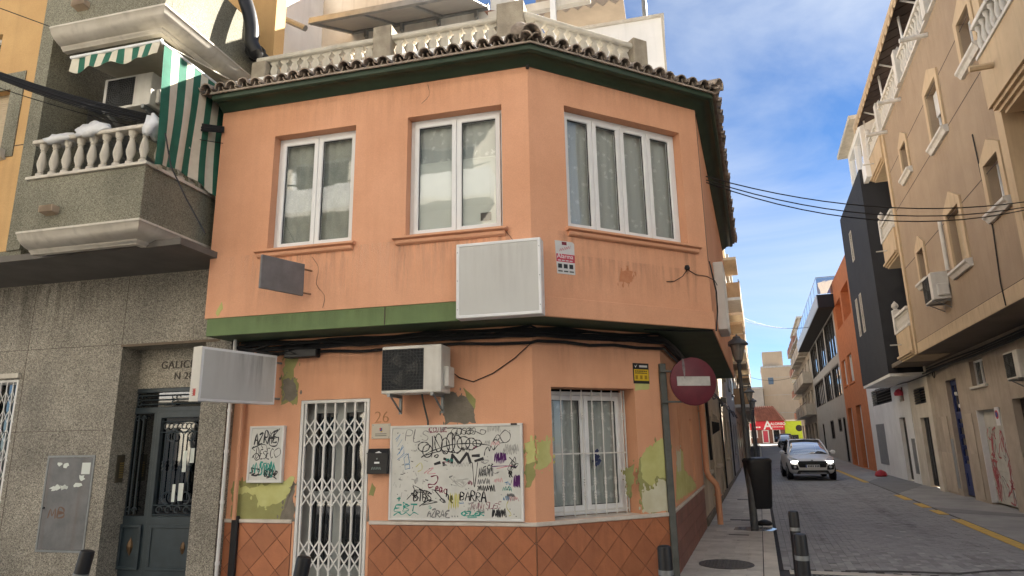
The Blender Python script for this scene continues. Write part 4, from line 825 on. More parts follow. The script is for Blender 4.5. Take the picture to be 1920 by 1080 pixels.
for a_, c_ in ((DX0+.05, DX1-.03), (DX1+.1, DX2-.06)):
    B().wall(a_, c_, .12, .68, YR-.035, .02, [(a_+.04, c_-.04, .16, .64)]).build('panel_moulding', M_DOORB, D, bev=.004)
    bb = B(); bb.lathe([(.0,-.12),(.03,-.06),(.045,0),(.03,.06),(0,.12)], 8, ((a_+c_)/2, YR-.0, .4)); bb.build('rosette', pm('bronze', (.1,.06,.035), (.16,.1,.05), ns=12, rough=.45, metal=.5), D)
for xx in (DX0+.13, DX0+.21): 
    B().tube([(xx, YR+.01, .8), (xx, YR+.01, 2.1)], .009, 6).build('bar', M_DOORB, D)
me = B().tube([(0,0,-.42),(0,0,.42)], .009, 6).lathe([(.01,-.07),(.02,-.05),(.012,-.03),(.024,0),(.012,.03),(.02,.05),(.01,.07)], 8, cap=False).mesh('bar'); me.materials.append(M_DOORB)
for k in range(5): inst(me, 'bar', D, (DX1+.19+k*.14, YR-.005, 1.42))
bb = B()
for k in range(5):
    cx_ = DX1+.19+k*.14; ring(bb, cx_, .86, .055, YR-.005, a1=5.2, sp=.03); ring(bb, cx_, 1.93, .055, YR-.005, a0=.4, a1=5.6, sp=.03)
ring(bb, DX1+.3, 1.0, .11, YR-.005, .01, -.8, 5, sp=.05); ring(bb, DX1+.58, 1.0, .11, YR-.005, .01, 4.0, -1.8, sp=.05); ring(bb, DX1+.3, 1.8, .1, YR-.005, .01, .5, 6.4, sp=.06); ring(bb, DX1+.58, 1.8, .1, YR-.005, .01, 2.8, -3, sp=.06)
for xx in (DX0+.12, DX0+.22): ring(bb, xx, .86, .04, YR-.005, a1=5, sp=.02); ring(bb, xx, 2.05, .04, YR-.005, a1=5, sp=.02)
for z in (.8, .92, 1.86, 2.0): bb.tube([(DX1+.1, YR-.003, z), (DX2-.06, YR-.003, z)], .008, 5)
for z in (2.24, 2.3, 2.36): bb.tube([(DX0+.14, YR-.003, z), (DX2-.2, YR-.003, z)], .008, 5)
for xx in (DX0+.12, DX0+.68, DX2-.3): ring(bb, xx, 2.33, .04, YR-.005, a1=5, sp=.02); ring(bb, xx, 2.26, .04, YR-.005, a1=-5, sp=.02)
bb.build('scrollwork', M_DOORB, D)['kind'] = 'stuff'
for (a_, b1, c_, d1) in ((321,908,330,941),(333,906,345,939),(341,845,352,885),(356,840,366,868)):
    q = HF.rect(a_, d1, c_, b1, YR-.02); B().box(q[0], q[1], YR-.026, YR-.022, q[2], q[3]).build('notice', M_BLIND, D)
# meter cabinet, intercom, ground floor window
q = HF.rect(69, 1036, 178, 853, YL); q = (-6.67, -5.89, .36, 1.58)
t = T('meter_cabinet', 'grey metal meter cabinet door with torn stickers in the granite wall', 'cabinet', HF.at((q[0]+q[1])/2, YL, q[2])); w, h = (q[1]-q[0])/2, q[3]-q[2]
B().wall(-w, w, 0, h, -.012, .02, [(-w+.03, w-.03, .03, h-.03)]).build('frame', M_GALV, t, bev=.003); B().box(-w+.034, w-.034, -.008, .01, .034, h-.034).build('door', pm('cabinet_grey', (.2,.2,.2), (.14,.14,.14), rough=.5, ns=4, metal=.3, streak=.3, streakcol=(.16,.1,.07)), t)
rr = random.Random(8)
for k in range(8):
    cx_, cz_ = rr.uniform(-w*.7, w*.6), h*rr.uniform(.62, .92); P_ = [(cx_+rr.uniform(.02,.1)*math.cos(a), cz_+rr.uniform(.01,.05)*math.sin(a)) for a in (0,.8,1.6,2.4,3.2,4,4.8,5.6)]
    B().xz(P_, -.0095, -.008).build('torn_sticker', M_BLIND, t)
B().box(w*.5, w*.85, -.0095, -.008, h*.8, h*.92).build('torn_sticker', M_BLIND, t)
bb = B(); scrawl(bb, lambda x, y: (x, y), 'MB', -.25, .42, .28, -.16, .02, -.009); bb.build('graffiti', pm('brown_ink', (.18,.11,.08), ns=9), t)['kind'] = 'stuff'
B().tube([(-w*.85,-.01,h*.45),(-w*.85,-.03,h*.45)], .012, 8).build('lock', M_METALD, t)
zz0, zz1 = HF.px(231, 905, .03)[1], HF.px(231, 853, .03)[1]
t = T('intercom', 'slim bronze intercom panel on the side of the granite doorway', 'intercom', HF.at(EX0, .03, zz0)); h = zz1-zz0
B().box(0, .02, -.06, .06, 0, h).build('plate', pm('bronze_plate', (.13,.11,.08), (.1,.085,.06), rough=.4, metal=.6, ns=6), t, bev=.003)
for k in range(7): B().box(.02, .026, -.015, .045, .06+k*.03, .078+k*.03).build('button', pm('brass', (.35,.25,.1), rough=.4, metal=.7, ns=9), t)
gf = B().wall(gw[0], gw[1], gw[2], gw[3], YL+.12, .05, [(gw[0]+.05, gw[1]-.05, gw[2]+.05, gw[3]-.05)]).build('window', M_PVC, LB); B().box(gw[0], gw[1], YL+.15, YL+.16, gw[2], gw[3]).build('pane', M_GLASSD, gf)
B().box(gw[0]-.05, gw[1]+.03, YL-.05, YL+.01, gw[3]+.02, gw[3]+.09).build('shutter_box', M_MOULD, LB, bev=.005)
gr = B().wall(gw[0], gw[1], gw[2], gw[3], YL-.004, .02, [(gw[0]+.03, gw[1]-.03, gw[2]+.03, gw[3]-.03)]).build('window_grille', M_WHITE, LB)
for k in range(5): B().box(gw[1]-.1-k*.11, gw[1]-.085-k*.11, YL, YL+.012, gw[2], gw[3]).build('slat', M_WHITE, gr)
for k in range(5):
    for zc in [gw[2]+.14+i*.26 for i in range(int((gw[3]-gw[2])/.26))]:
        xa, xb = gw[1]-.095-k*.11, gw[1]-.095-(k-1)*.11
        for s_ in (1, -1): B().xz([(xa-.005,zc-s_*.1),(xa+.005,zc-s_*.1),(xb+.005,zc+s_*.1),(xb-.005,zc+s_*.1)], YL+(.012 if s_ > 0 else -.004), YL+(.018 if s_ > 0 else .0)).build('brace', M_WHITE, gr)
# upper body
YB, XB = -1.22, -6.36
ub = HF.rect(-80, 296, 22, 168, YB); ub2 = HF.rect(-80, 140, 6, 64, YB)
B().wall(-10, XB-.22, 4.14, 13, YB, .25, [ub, ub2]).build('upper_wall', M_OCHRE, LB)
for zj in (5.62, 8.5): B().box(-10, XB-.22, YB-.004, YB, zj, zj+.012).build('render_joint', M_GROUT, LB)
B().box(-10, XB+.0, YB+.005, YB+.3, 4.0, 4.14).build('base_band', M_PEB, LB)
B().box(XB-.22, XB, YB-.02, YB+.3, 4.14, 13).build('corner_pilaster', M_PEB, LB)
put(B().wall(0, 1.55, 4.0, 13, 0, .2, [(.35, 1.35, 4.45, 6.55)]).build('side_wall', M_PEB, LB), HF.at(XB-.003, YB+.3, 0, 90))
sh = put(B().box(.35, 1.35, .1, .12, 4.45, 6.55).build('roller_shutter', M_SLATG, LB), HF.at(XB, YB+.3, 0, 90))
for k in range(42): B().box(.36, 1.34, .085, .1, 4.46+k*.05, 4.5+k*.05).build('slat', M_SLATG, sh)
B().box(XB, -3.958, .3, .5, 4.0, 6.9).build('back_wall', M_PEB, LB); B().box(XB, -3.958, .28, .5, 6.9, 13).build('back_wall', M_OCHRE, LB)
B().box(-4.6, -3.956, .25, .279, 4.0, 13).build('back_wall', M_OCHRE, LB)
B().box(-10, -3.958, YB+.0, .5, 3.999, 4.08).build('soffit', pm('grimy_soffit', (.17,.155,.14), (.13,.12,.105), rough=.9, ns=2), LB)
for (r_, n_) in ((ub, 24), (ub2, 0)):
    w_ = B().wall(r_[0]-.3, r_[1], r_[2], r_[3], YB+.1, .05, [(r_[0]-.2, r_[1]-.04, r_[2]+.04, r_[3]-.04)]).build('window', M_PVC if not n_ else M_SLATC, LB)
    for k in range(n_): B().box(r_[0]-.2, r_[1]-.04, YB+.1, YB+.125, r_[2]+.12+(r_[3]-r_[2]-.12)*k/n_, r_[2]+.12+(r_[3]-r_[2]-.12)*(k+.85)/n_).build('slat', M_SLATC, w_)
    B().box(r_[0]-.3, r_[1], YB+.18, YB+.2, r_[2], r_[3]).build('pane', M_GLASSD, w_)
B().box(-10, ub[1]+.22, YB-.015, YB+.01, ub[3], ub[3]+.25).build('window_surround', M_PEB, LB); B().box(ub[1]+.001, ub[1]+.22, YB-.015, YB+.01, ub[2]-.1, ub[3]).build('window_surround', M_PEB, LB)
B().yz([(YB+.1,ub[2]-.16),(YB-.06,ub[2]-.12),(YB-.1,ub[2]-.03),(YB-.1,ub[2]),(YB+.1,ub[2])], -10, ub[1]+.1).build('sill', M_MOULD, LB)
# balconies
PX0, PX1, PY = -5.98, -4.25, -1.56
balm = B().lathe([(.05,0),(.05,.05),(.025,.07),(.036,.085),(.03,.1),(.05,.16),(.054,.2),(.04,.28),(.026,.35),(.036,.36),(.028,.375),(.045,.4),(.05,.45)], 10).mesh('baluster'); balm.materials.append(M_MOULD)
balm.polygons.foreach_set('use_smooth', [True]*len(balm.polygons)); balm.set_sharp_from_angle(angle=rad(45))
def balcony(zc, zp, zt, full):
    bc = B().box(PX0, PX1-.05, PY+.05, .3, zc+.1, zc+.22).build('balcony', M_PEB, LB)
    B().box(PX0, PX1, PY, PY+.12, zc+.22, zt).build('parapet', M_PEB, bc, bev=.006); B().box(PX1-.12, PX1-.002, PY+.12, .3, zc+.22, zt).build('parapet', M_PEB, bc)
    B().box(PX0, PX0+.12, PY+.12, YB+.3, zc+.22, zt).build('parapet', M_PEB, bc)
    bb = B(); pr = [(-.05,zc),(.02,zc),(.03,zc+.02),(.05,zc+.03),(.06,zc+.05),(.09,zc+.055),(.16,zc+.09),(.215,zc+.14),(.235,zc+.19),(.25,zc+.2),(.25,zc+.225),(-.05,zc+.225)]
    sweep(bb, HF, [HF.W(PX0-.02, PY+.21, 0), HF.W(PX1-.21, PY+.21, 0), HF.W(PX1-.21, .28, 0)], pr); bb.build('cornice', M_MOULD, bc, smooth=True)
    B().box(PX0+.35, PX0+.55, PY-.1, PY, zc+.42, zc+.5).yz([(PY-.1,zc+.42),(PY-.1,zc+.5),(PY,zc+.5),(PY,zc+.4)], PX0+.36, PX0+.54).build('corbel', pm('tan_stone', (.5,.38,.27), ns=5), bc)
    if full:
        B().box(PX0-.03, PX1+.03, PY-.03, PY+.15, zt, zt+.04).build('coping', M_MOULD, bc, bev=.006); B().box(PX1-.15, PX1+.028, PY+.151, .3, zt, zt+.039).build('coping', M_MOULD, bc)
        for k in range(9): inst(balm, 'baluster', bc, (PX0+.09+k*(PX1-PX0-.16)/8.2, PY+.06, zt+.04))
        for k in range(9): inst(balm, 'baluster', bc, (PX1-.06, PY+.24+k*.19, zt+.04))
        B().box(PX0-.03, PX1+.02, PY-.01, PY+.13, zt+.49, zt+.54).build('handrail', M_MOULD, bc, bev=.008); B().box(PX1-.13, PX1+.018, PY+.131, .3, zt+.49, zt+.539).build('handrail', M_MOULD, bc)
    return bc
balcony(4.0, 4.22, 4.9, True)
zc2 = HF.px(290, 66, PY+.21)[1]
balcony(zc2, zc2+.22, zc2+1.1, False)
# awning valance and side curtain
M_STRG = pm('green_stripe_cloth', (.03,.15,.1), (.025,.12,.08), rough=.85, ns=6, bump=.1, bs=200); M_STRW = pm('cream_stripe_cloth', (.68,.64,.53), (.6,.56,.45), rough=.85, ns=6, bump=.1, bs=200)
ya = PY+.1
p0, p1 = HF.px(136, 106, ya), HF.px(300, 82, ya); zt_ = (p0[1]+p1[1])/2; hv = zt_-HF.px(137, 138, ya)[1]
t = T('awning_valance', 'scalloped green and cream striped awning valance over the balcony', 'awning', HF.at(p0[0], ya, zt_))
W_ = p1[0]-p0[0]; n = 13
for k in range(n):
    v = []; m_ = 6
    for i in range(m_+1):
        xx = W_*(k+i/m_)/n; yy = .012*math.sin(xx*14); v += [(xx, yy, 0), (xx, yy-.02+.03*math.sin(xx*9), -hv*(.86+.12*math.sin(xx*17)))]
    B().add(v, [(2*i, 2*i+1, 2*i+3, 2*i+2) for i in range(m_)]).build('stripe', M_STRG if k % 2 else M_STRW, t)
B().tube([(-.02,0,.01),(W_+.03,0,.01)], .022, 8).build('front_bar', M_PVC, t)
B().add([(0,0,.0),(W_,0,.0),(W_,1.3,.22),(0,1.3,.22),(0,.02,.012),(W_,.02,.012),(W_,1.3,.24),(0,1.3,.24)], [(0,3,2,1),(4,5,6,7),(0,1,5,4),(1,2,6,5),(2,3,7,6),(3,0,4,7)]).build('canopy', M_STRW, t)
xs_ = PX1+.035
FS = HF.at(xs_, PY, 0, 90); zt_ = FS.px(312, 86)[1]; 
t = T('awning_curtain', 'green and white striped curtain hanging along the balcony side', 'awning', HF.at(xs_, PY+.02, 0, 90)); n = 13; W_ = 1.72
zb0 = 5.02
for k in range(n):
    v = []; m_, mz = 5, 8
    for i in range(m_+1):
        for j in range(mz+1):
            u_ = (k+i/m_)/n; f_ = j/mz; xx = W_*u_*(1-.04*f_)
            yy = -.01-.02*math.sin(u_*30)*f_-.05*math.sin(u_*7+f_*2.5)*f_-.03*f_; v.append((xx, yy, zt_-.02+(zb0-.1+.12*math.sin(u_*5)-zt_)*f_))
    B().add(v, [(i*(mz+1)+j, i*(mz+1)+j+1, (i+1)*(mz+1)+j+1, (i+1)*(mz+1)+j) for i in range(m_) for j in range(mz)]).build('stripe', M_STRW if k % 2 else M_STRG, t, smooth='all')
B().tube([(-.02,0,zt_),(W_,0,zt_)], .02, 8).build('rail', M_PVC, t)
# things on the balcony
q = HF.rect(194, 212, 291, 137, -1.0)
u = ac_unit('large beige air conditioner raised on angled brackets inside the striped balcony', HF.at((q[0]+q[1])/2, -.7, q[2]), q[1]-q[0], q[3]-q[2], .34, brk=False)
for sx in (-.3, .3):
    B().box(sx-.02, sx+.02, -.36, .99, -.05, 0).build('bracket', M_GALV, u); B().add([(sx-.02,-.3,-.06),(sx+.02,-.3,-.06),(sx+.02,.7,-.5),(sx-.02,.7,-.5),(sx-.02,-.3,-.02),(sx+.02,-.3,-.02),(sx+.02,.76,-.46),(sx-.02,.76,-.46)], [(0,3,2,1),(4,5,6,7),(0,1,5,4),(1,2,6,5),(2,3,7,6),(3,0,4,7)]).build('bracket', M_GALV, u)
from mathutils import noise as mn
def bag(label, x, z, lx, lz, sd_):
    bb = B(); n, m_ = 16, 9; rings = []
    for j in range(m_+1):
        th = math.pi*j/m_; R_ = []
        for k in range(n):
            ph = 2*math.pi*k/n; d = Vector((math.sin(th)*math.cos(ph), math.sin(th)*math.sin(ph), math.cos(th)))
            s_ = 1+.35*mn.noise(d*2.3+Vector((sd_,0,0)))+.14*mn.noise(d*6+Vector((0,sd_,0)))
            R_.append((d.x*lx*s_, d.y*.12*s_, d.z*lz*s_-(.5*lz if abs(d.y) > .5 else 0)))
        rings.append(R_)
    o = bb.loft(rings).build('plastic_bag', pm('white_plastic_film', (.72,.73,.74), (.62,.63,.64), rough=.35, ns=6, bump=.5, bs=25), smooth='all'); o.matrix_world = HF.at(x, PY+.06, z).M(); tag(o, label, 'bag')
zr = 4.9+.56
bag('crumpled white plastic bag draped along the balcony handrail', -5.62, zr-.02, .24, .07, 1); bag('fuller white plastic bag heaped at the middle of the balcony handrail', -5.15, zr+.03, .26, .1, 5); bag('white plastic bag hung over the balcony rail at the striped curtain', -4.27, zr-.03, .1, .14, 9)
# black flue
pts = [HF.px(450, -25, -.25), HF.px(466, 20, -.25), HF.px(472, 55, -.25), HF.px(474, 82, -.22)]
t = T('flue_pipe', 'thick black curved flue pipe elbowing into the ochre wall', 'pipe', HF)
pp = [(p[0], -.25, p[1]) for p in pts]; e = HF.px(487, 106, .1); pp += [(pp[-1][0]+.05, -.2, pp[-1][2]-.14), (e[0]-.02, -.06, e[1]+.0), (e[0], .1, e[1]), (e[0], .3, e[1])]
sm = []
for i in range(len(pp)-1):
    p0, p1, p2, p3 = [Vector(pp[min(max(i+k,0),len(pp)-1)]) for k in (-1,0,1,2)]
    for k in range(4): s_ = k/4; sm.append(.5*(2*p1+(p2-p0)*s_+(2*p0-5*p1+4*p2-p3)*s_*s_+(3*p1-p0-3*p2+p3)*s_**3))
sm.append(Vector(pp[-1])); B().tube(sm, .1, 14).build('pipe', M_BLACK, t, smooth=True); B().tube([(e[0],.02,e[1]),(e[0],.06,e[1])], .135, 14).build('collar', M_BLACK, t)
o = B().tube([(e[0]-.03,.1,e[1]-.1),(e[0]-.03,.1,e[1]-.5)], .012, 6).build('drip_pipe', M_GALV, t)
# overhead cables, left
def sag(a, b_, s_, n=14): return [a.lerp(b_, i/n)-Vector((0,0,s_*4*(i/n)*(1-i/n))) for i in range(n+1)]
A = HF.W(-4.0, -FO-.03, 5.78)
lc = T('overhead_cables', 'sagging black cables stretched past the balcony to the corner house', 'cable', HF); random.seed(2)
for k in range(7):
    q = HF.px(-40, 122+k*1.9, -2.3); bq = HF.W(q[0], -2.3-.02*k, q[1]); B().tube([inv @ p for p in sag(bq, A+Vector((0,0,-.012*k+.03)), .10+.012*k)], (.014,.01,.009,.014,.007,.01,.006)[k], 6).build('cable', M_CABLE, lc, smooth=True)
q = HF.px(-30, 155, -2.3); B().tube([inv @ p for p in sag(HF.W(q[0], -2.3, q[1]), A+Vector((0,0,-.2)), .08)], .006, 5).build('cable', M_CABLE, lc)
q = HF.px(-20, 8, YB-.3); q2 = HF.px(116, 58, YB-.02); B().tube([(q[0],YB-.3,q[1]),(q2[0],YB-.02,q2[1])], .007, 5).build('cable', M_CABLE, lc)
q = [HF.px(310,250,PY-.04), HF.px(320,310,PY-.04), HF.px(348,370,PY-.04), HF.px(385,438,PY-.04)]; B().tube([(p[0], PY-.04, p[1]) for p in q], .009, 5).build('cable', M_CABLE, lc, smooth=True)
# granite bollards set in a row are built with the street
# ================================================================== street
M_GROUND = pm('dusty_ground', (.2,.18,.16), ns=.2); M_ASPH = pm('asphalt', (.075,.075,.08), (.055,.055,.06), rough=.9, ns=2, bump=.4, bs=120)
M_PAVER = pm('grey_paver', (.33,.33,.335), (.26,.26,.265), rough=.75, ns=9, bump=.3, bs=60, rnd=.22, spec=.3)
def paver_stuff_mat():
    m = bpy.data.materials.new('grey_pavers_joined'); m.use_nodes = True; N, L = m.node_tree.nodes, m.node_tree.links; p = N['Principled BSDF']; p.inputs['Roughness'].default_value = .75; p.inputs['Specular IOR Level'].default_value = .3
    t = N.new('ShaderNodeTexCoord'); v = N.new('ShaderNodeVectorMath'); v.operation = 'SNAP'; v.inputs[1].default_value = (.1, .1, 1); L.new(t.outputs['Object'], v.inputs[0])
    w = N.new('ShaderNodeTexWhiteNoise'); L.new(v.outputs[0], w.inputs[0]); n = N.new('ShaderNodeTexNoise'); n.inputs['Scale'].default_value = .7; n.inputs['Detail'].default_value = 7; L.new(t.outputs['Object'], n.inputs['Vector'])
    r = N.new('ShaderNodeValToRGB'); r.color_ramp.elements[0].color = (.23,.23,.235,1); r.color_ramp.elements[1].color = (.36,.36,.365,1); a = N.new('ShaderNodeMath'); a.operation = 'MULTIPLY_ADD'; a.inputs[1].default_value = .4
    b2 = N.new('ShaderNodeMath'); b2.operation = 'MULTIPLY_ADD'; b2.inputs[1].default_value = 1.1; b2.inputs[2].default_value = -.25; L.new(n.outputs[0], b2.inputs[0]); L.new(w.outputs[0], a.inputs[0]); L.new(b2.outputs[0], a.inputs[2]); L.new(a.outputs[0], r.inputs[0]); L.new(r.outputs[0], p.inputs['Base Color']); return m
M_PAVEJ = paver_stuff_mat()
M_JOINT = pm('paver_joint', (.05,.05,.055), ns=3, rough=.95); M_SAND = pm('pale_joint_sand', (.5,.5,.5), (.2,.2,.2), ns=3, rough=.95, ramp=(.4,.6))
M_SLAB = pm('pavement_slab', (.55,.53,.49), (.46,.44,.41), rough=.75, ns=5, bump=.15, rnd=.12, spec=.35); M_KERB = pm('pale_kerb', (.62,.59,.53), (.52,.49,.44), rough=.8, ns=4, rnd=.1, bump=.2)
M_CONC = pm('concrete_pavement', (.36,.355,.345), (.28,.275,.27), rough=.85, ns=1.4, bump=.25, streak=.0); M_YEL = pm('worn_yellow_paint', (.68,.44,.1), (.5,.35,.12), rough=.8, ns=7, bump=.2, ramp=(.3,.55))
g = B().box(-400, 400, -400, 400, -.6, -.3).build('ground', M_GROUND); struct(g)
def strip(bb, t0, t1, s0, s1, z, th=.15, step=8):
    n = max(1, int((s1-s0)/step)); rings = []
    for i in range(n+1):
        s = s0+(s1-s0)*i/n; zz = z+rise(s); rings.append([(s,-t0,zz),(s,-t1,zz),(s,-t1,zz-th),(s,-t0,zz-th)])
    return bb.loft(rings)
SM = ST.M()
def st_obj(bb, name, mat, **k): o = bb.build(name, mat, **k); o.matrix_world = SM; return o
road = struct(st_obj(strip(B(), 1.2, 4.9, 1.35, 112, -.056), 'road', M_JOINT))
cross = B().box(-60, 60, -10.2, -2.75, -.25, -.06).build('cross_road', M_ASPH); cross.matrix_world = HF.M(); struct(cross)
o = st_obj(B().xy([(1.35,-1.2),(1.35,-40),(-3.4,-40),(-8,-1.2)], -.24, -.064), 'junction', M_ASPH); struct(o)
random.seed(11)
pav = B().box(-.098, .098, -.048, .048, -.05, 0).mesh('paver')
pav.materials.append(M_PAVER)
plist = []
nt = 36
for j in range(nt):
    t = 1.25+(j+.5)*(3.6/nt)
    k = 0; s = 1.4+(.1 if j % 2 else 0)
    while s < 34: plist.append((s+.1, t)); s += .2
plist.sort(key=lambda p: (p[0]+8.6)**2+(p[1]-1.1)**2)
jb = B()
for i, (s, t) in enumerate(plist):
    dz = -.05+rise(s)+random.uniform(-.0035, .0025)
    if i < 300: o = inst(pav, 'paver', road, (s, -t, dz), rot=(random.uniform(-.008,.008), random.uniform(-.008,.008), random.uniform(-.01,.01)))
    else:
        a = .097; c = .0475; tl = random.uniform(-.0015,.0015); jb.add([(s-a,-t-c,dz-.012),(s+a,-t-c,dz-.012),(s+a,-t+c,dz-.012),(s-a,-t+c,dz-.012),(s-a,-t-c,dz+tl),(s+a,-t-c,dz-tl),(s+a,-t+c,dz-tl),(s-a,-t+c,dz+tl)], [(4,5,6,7),(0,1,5,4),(1,2,6,5),(2,3,7,6),(3,0,4,7)])
o = jb.build('paver', M_PAVEJ, road); o['kind'] = 'stuff'
strip(B(), 1.22, 4.88, 34, 112, -.05, .02).build('far_paving', M_PAVEJ, road)
B().xy([(1.5,-2.6),(1.5,-4.4),(3.2,-4.4),(7.5,-3.2),(7.2,-2.6),(4,-2.5)], -.0562, -.0535).build('joint_sand', M_SAND, road)
for pts in ([(1.42,-2.0),(1.55,-2.6),(1.6,-3.3),(1.95,-3.8),(2.1,-4.4),(1.9,-4.85)],): B().tube([(p[0],p[1],-.048) for p in pts], .02, 5).build('tar_seam', M_ASPH, road)
# left pavement
lp = struct(st_obj(strip(B(), 0, 1.2, -.6, 110, -.012), 'pavement_left', M_JOINT)); random.seed(15)
sl = [B().box(-.098, .098, -w/2+.002, w/2-.002, -.03, 0).mesh('slab') for w in (.4, .2)]
for m_ in sl: m_.materials.append(M_SLAB)
far = B()
for i in range(190):
    s = -.5+i*.2
    y0 = 0; ws = (.4,.4,.2) if i % 2 else (.2,.4,.4)
    for w in ws:
        z = random.uniform(-.004,.001)+rise(s)
        if s < 14: inst(sl[0] if w == .4 else sl[1], 'slab', lp, (s+.1, -(y0+w/2), z))
        else: far.box(s+.002, s+.198, -(y0+w)+.002, -y0-.002, -.02+rise(s), z)
        y0 += w
far.build('slab', M_SLAB, lp)['kind'] = 'stuff'
kb = B().box(.004, .596, -.09, .09, -.1, .0).mesh('kerb_stone'); kb.materials.append(M_KERB)
kf = B()
for i in range(170):
    s = -.6+i*.6
    if s < 60: inst(kb, 'kerb_stone', lp, (s, -1.1, .004+rise(s)+random.uniform(-.003,.003)))
    else: kf.box(s+.004, s+.596, -1.19, -1.01, rise(s)-.1, rise(s)+.004)
kf.build('kerb_stone', M_KERB, lp)['kind'] = 'stuff'
fp = B().xy([(-12,-2.7),(1.2,-2.7),(1.75,-1.6),(1.9,.3),(0,.3),(-12,.3)], -.25, -.006).build('pavement_front', M_CONC); fp.matrix_world = HF.M(); struct(fp)
# right pavement and paint
rp = struct(st_obj(strip(B(), 4.9, 6.6, 1.35, 110, -.045), 'pavement_right', M_CONC)); M_CON2 = pm('darker_concrete_patch', (.24,.24,.24), (.2,.2,.2), rough=.85, ns=2)
B().xy([(10.5,-4.92),(9.2,-6.38),(8.5,-6.38),(9.4,-4.92)], -.05, -.041).build('ramp_patch', M_CON2, rp); B().xy([(15.2,-4.92),(17.2,-6.38),(14.5,-6.38),(13.3,-4.92)], -.05, -.0405).build('ramp_patch', M_CON2, rp) if False else None
B().xy([(15,-4.92),(19,-6.38),(26,-6.38),(21,-4.92)], -.05, -.0405).build('ramp_patch', M_CON2, rp)
for s0, s1 in ((1.3, 7.95), (8.9, 9.85), (10.5, 11.6), (12.65, 14.3), (20.4, 31)): B().box(s0, s1, -4.86, -4.67, -.051, -.0385).build('yellow_line', M_YEL, rp)
random.seed(44)
for k in range(22):
    s_, t_ = random.uniform(2,26), random.uniform(1.5,4.4); w_, d_ = random.uniform(.3,1.4), random.uniform(.2,.6)
    o = B().add([(s_,-t_-d_,-.0415+.0002*k),(s_+w_,-t_-d_,-.0415+.0002*k),(s_+w_,-t_,-.0415+.0002*k),(s_,-t_,-.0415+.0002*k)], [(0,1,2,3)]).build('oil_stain', M_DIRTG, road)
for t_ in (1.9, 3.5): B().add([(2,-t_-.35,-.0372),(32,-t_-.35,-.0372),(32,-t_,-.0372),(2,-t_,-.0372)], [(0,1,2,3)]).build('tyre_track', M_DIRTG, road)
for k in range(14):
    s_, t_ = random.uniform(.2,13), random.uniform(.1,.7); w_, d_ = random.uniform(.2,.9), random.uniform(.15,.35)
    B().add([(s_,-t_-d_,.0045+.0002*k),(s_+w_,-t_-d_,.0045+.0002*k),(s_+w_,-t_,.0045+.0002*k),(s_,-t_,.0045+.0002*k)], [(0,1,2,3)]).build('pavement_stain', M_DIRTG, lp)
# drain channel across the mouth of the street
dc = st_obj(B().box(.62, 1.35, -6.3, -1.3, -.2, -.075), 'drain_channel', M_DARK); tag(dc, 'drain channel with iron gratings across the mouth of the paved street', 'drain')
B().box(1.16, 1.35, -6.3, -1.32, -.1, -.042).build('stone_edge', M_KERB, dc, bev=.006); B().box(.62, .72, -6.3, -1.32, -.1, -.045).build('stone_edge', M_KERB, dc)
gr_ = B()
for k in range(11): gr_.box(.73+.0, 1.15, -.02-.0, .02, -.03, 0) if False else None
gme = B()
for k in range(12): gme.box(.0, .42, k*.066, k*.066+.03, -.03, 0)
for k in range(4): gme.box(k*.13, k*.13+.03, 0, .756, -.032, -.002)
gme = gme.mesh('grating'); gme.materials.append(M_POST)
for k in range(6): inst(gme, 'grating', dc, (.73, -1.55-.8*k-.76, -.045))
# covers in the pavement
mh = T('manhole_cover', 'round cast iron manhole cover set in the narrow pavement', 'manhole cover', ST.at(1.287, -.533, 0))
B().lathe([(.36,-.02),(.36,.006),(.345,.006),(.345,.003),(.33,.003),(.33,.007),(.0,.007)], 28).build('cover', pm('cast_iron', (.13,.125,.115), (.09,.085,.08), rough=.6, ns=12, bump=.6, bs=35, metal=.3), mh)
sb = B()
for i in range(-7, 8):
    for j in range(-7, 8):
        if (i*i+j*j)*.0018 < .09: sb.box(i*.043-.012, i*.043+.012, j*.043-.012, j*.043+.012, .007, .011)
sb.build('studs', MATS['cast_iron'], mh)['kind'] = 'stuff'
for s, t, w, d, lb in ((4.25,.61,.34,.1,'small dark service cover in the pavement before the lamp post'),(6.57,.65,.55,.18,'pale rectangular service cover in the pavement beyond the lamp post'),(11.5,.62,.5,.16,'thin service cover far up the narrow pavement')):
    o = B().box(-d/2, d/2, -w/2, w/2, -.01, .006).build('service_cover', MATS['cast_iron'], bev=.003); o.matrix_world = ST.at(s, -t, 0).M(); tag(o, lb, 'cover')
o = B().xy([(.1,-.45),(.3,-.35),(.35,.1),(.2,.3),(-.15,.32),(-.3,.0),(-.2,-.35)], -.002, .0035).build('wet_patch', pm('wet_stone', (.2,.2,.2), (.3,.3,.31), rough=.08, ns=4, bump=.02, spec=.8)); o.matrix_world = ST.at(5.1, -.82, 0).M(); o['kind'] = 'stuff'; o['label'] = 'wet patch on the pavement round the lamp post'
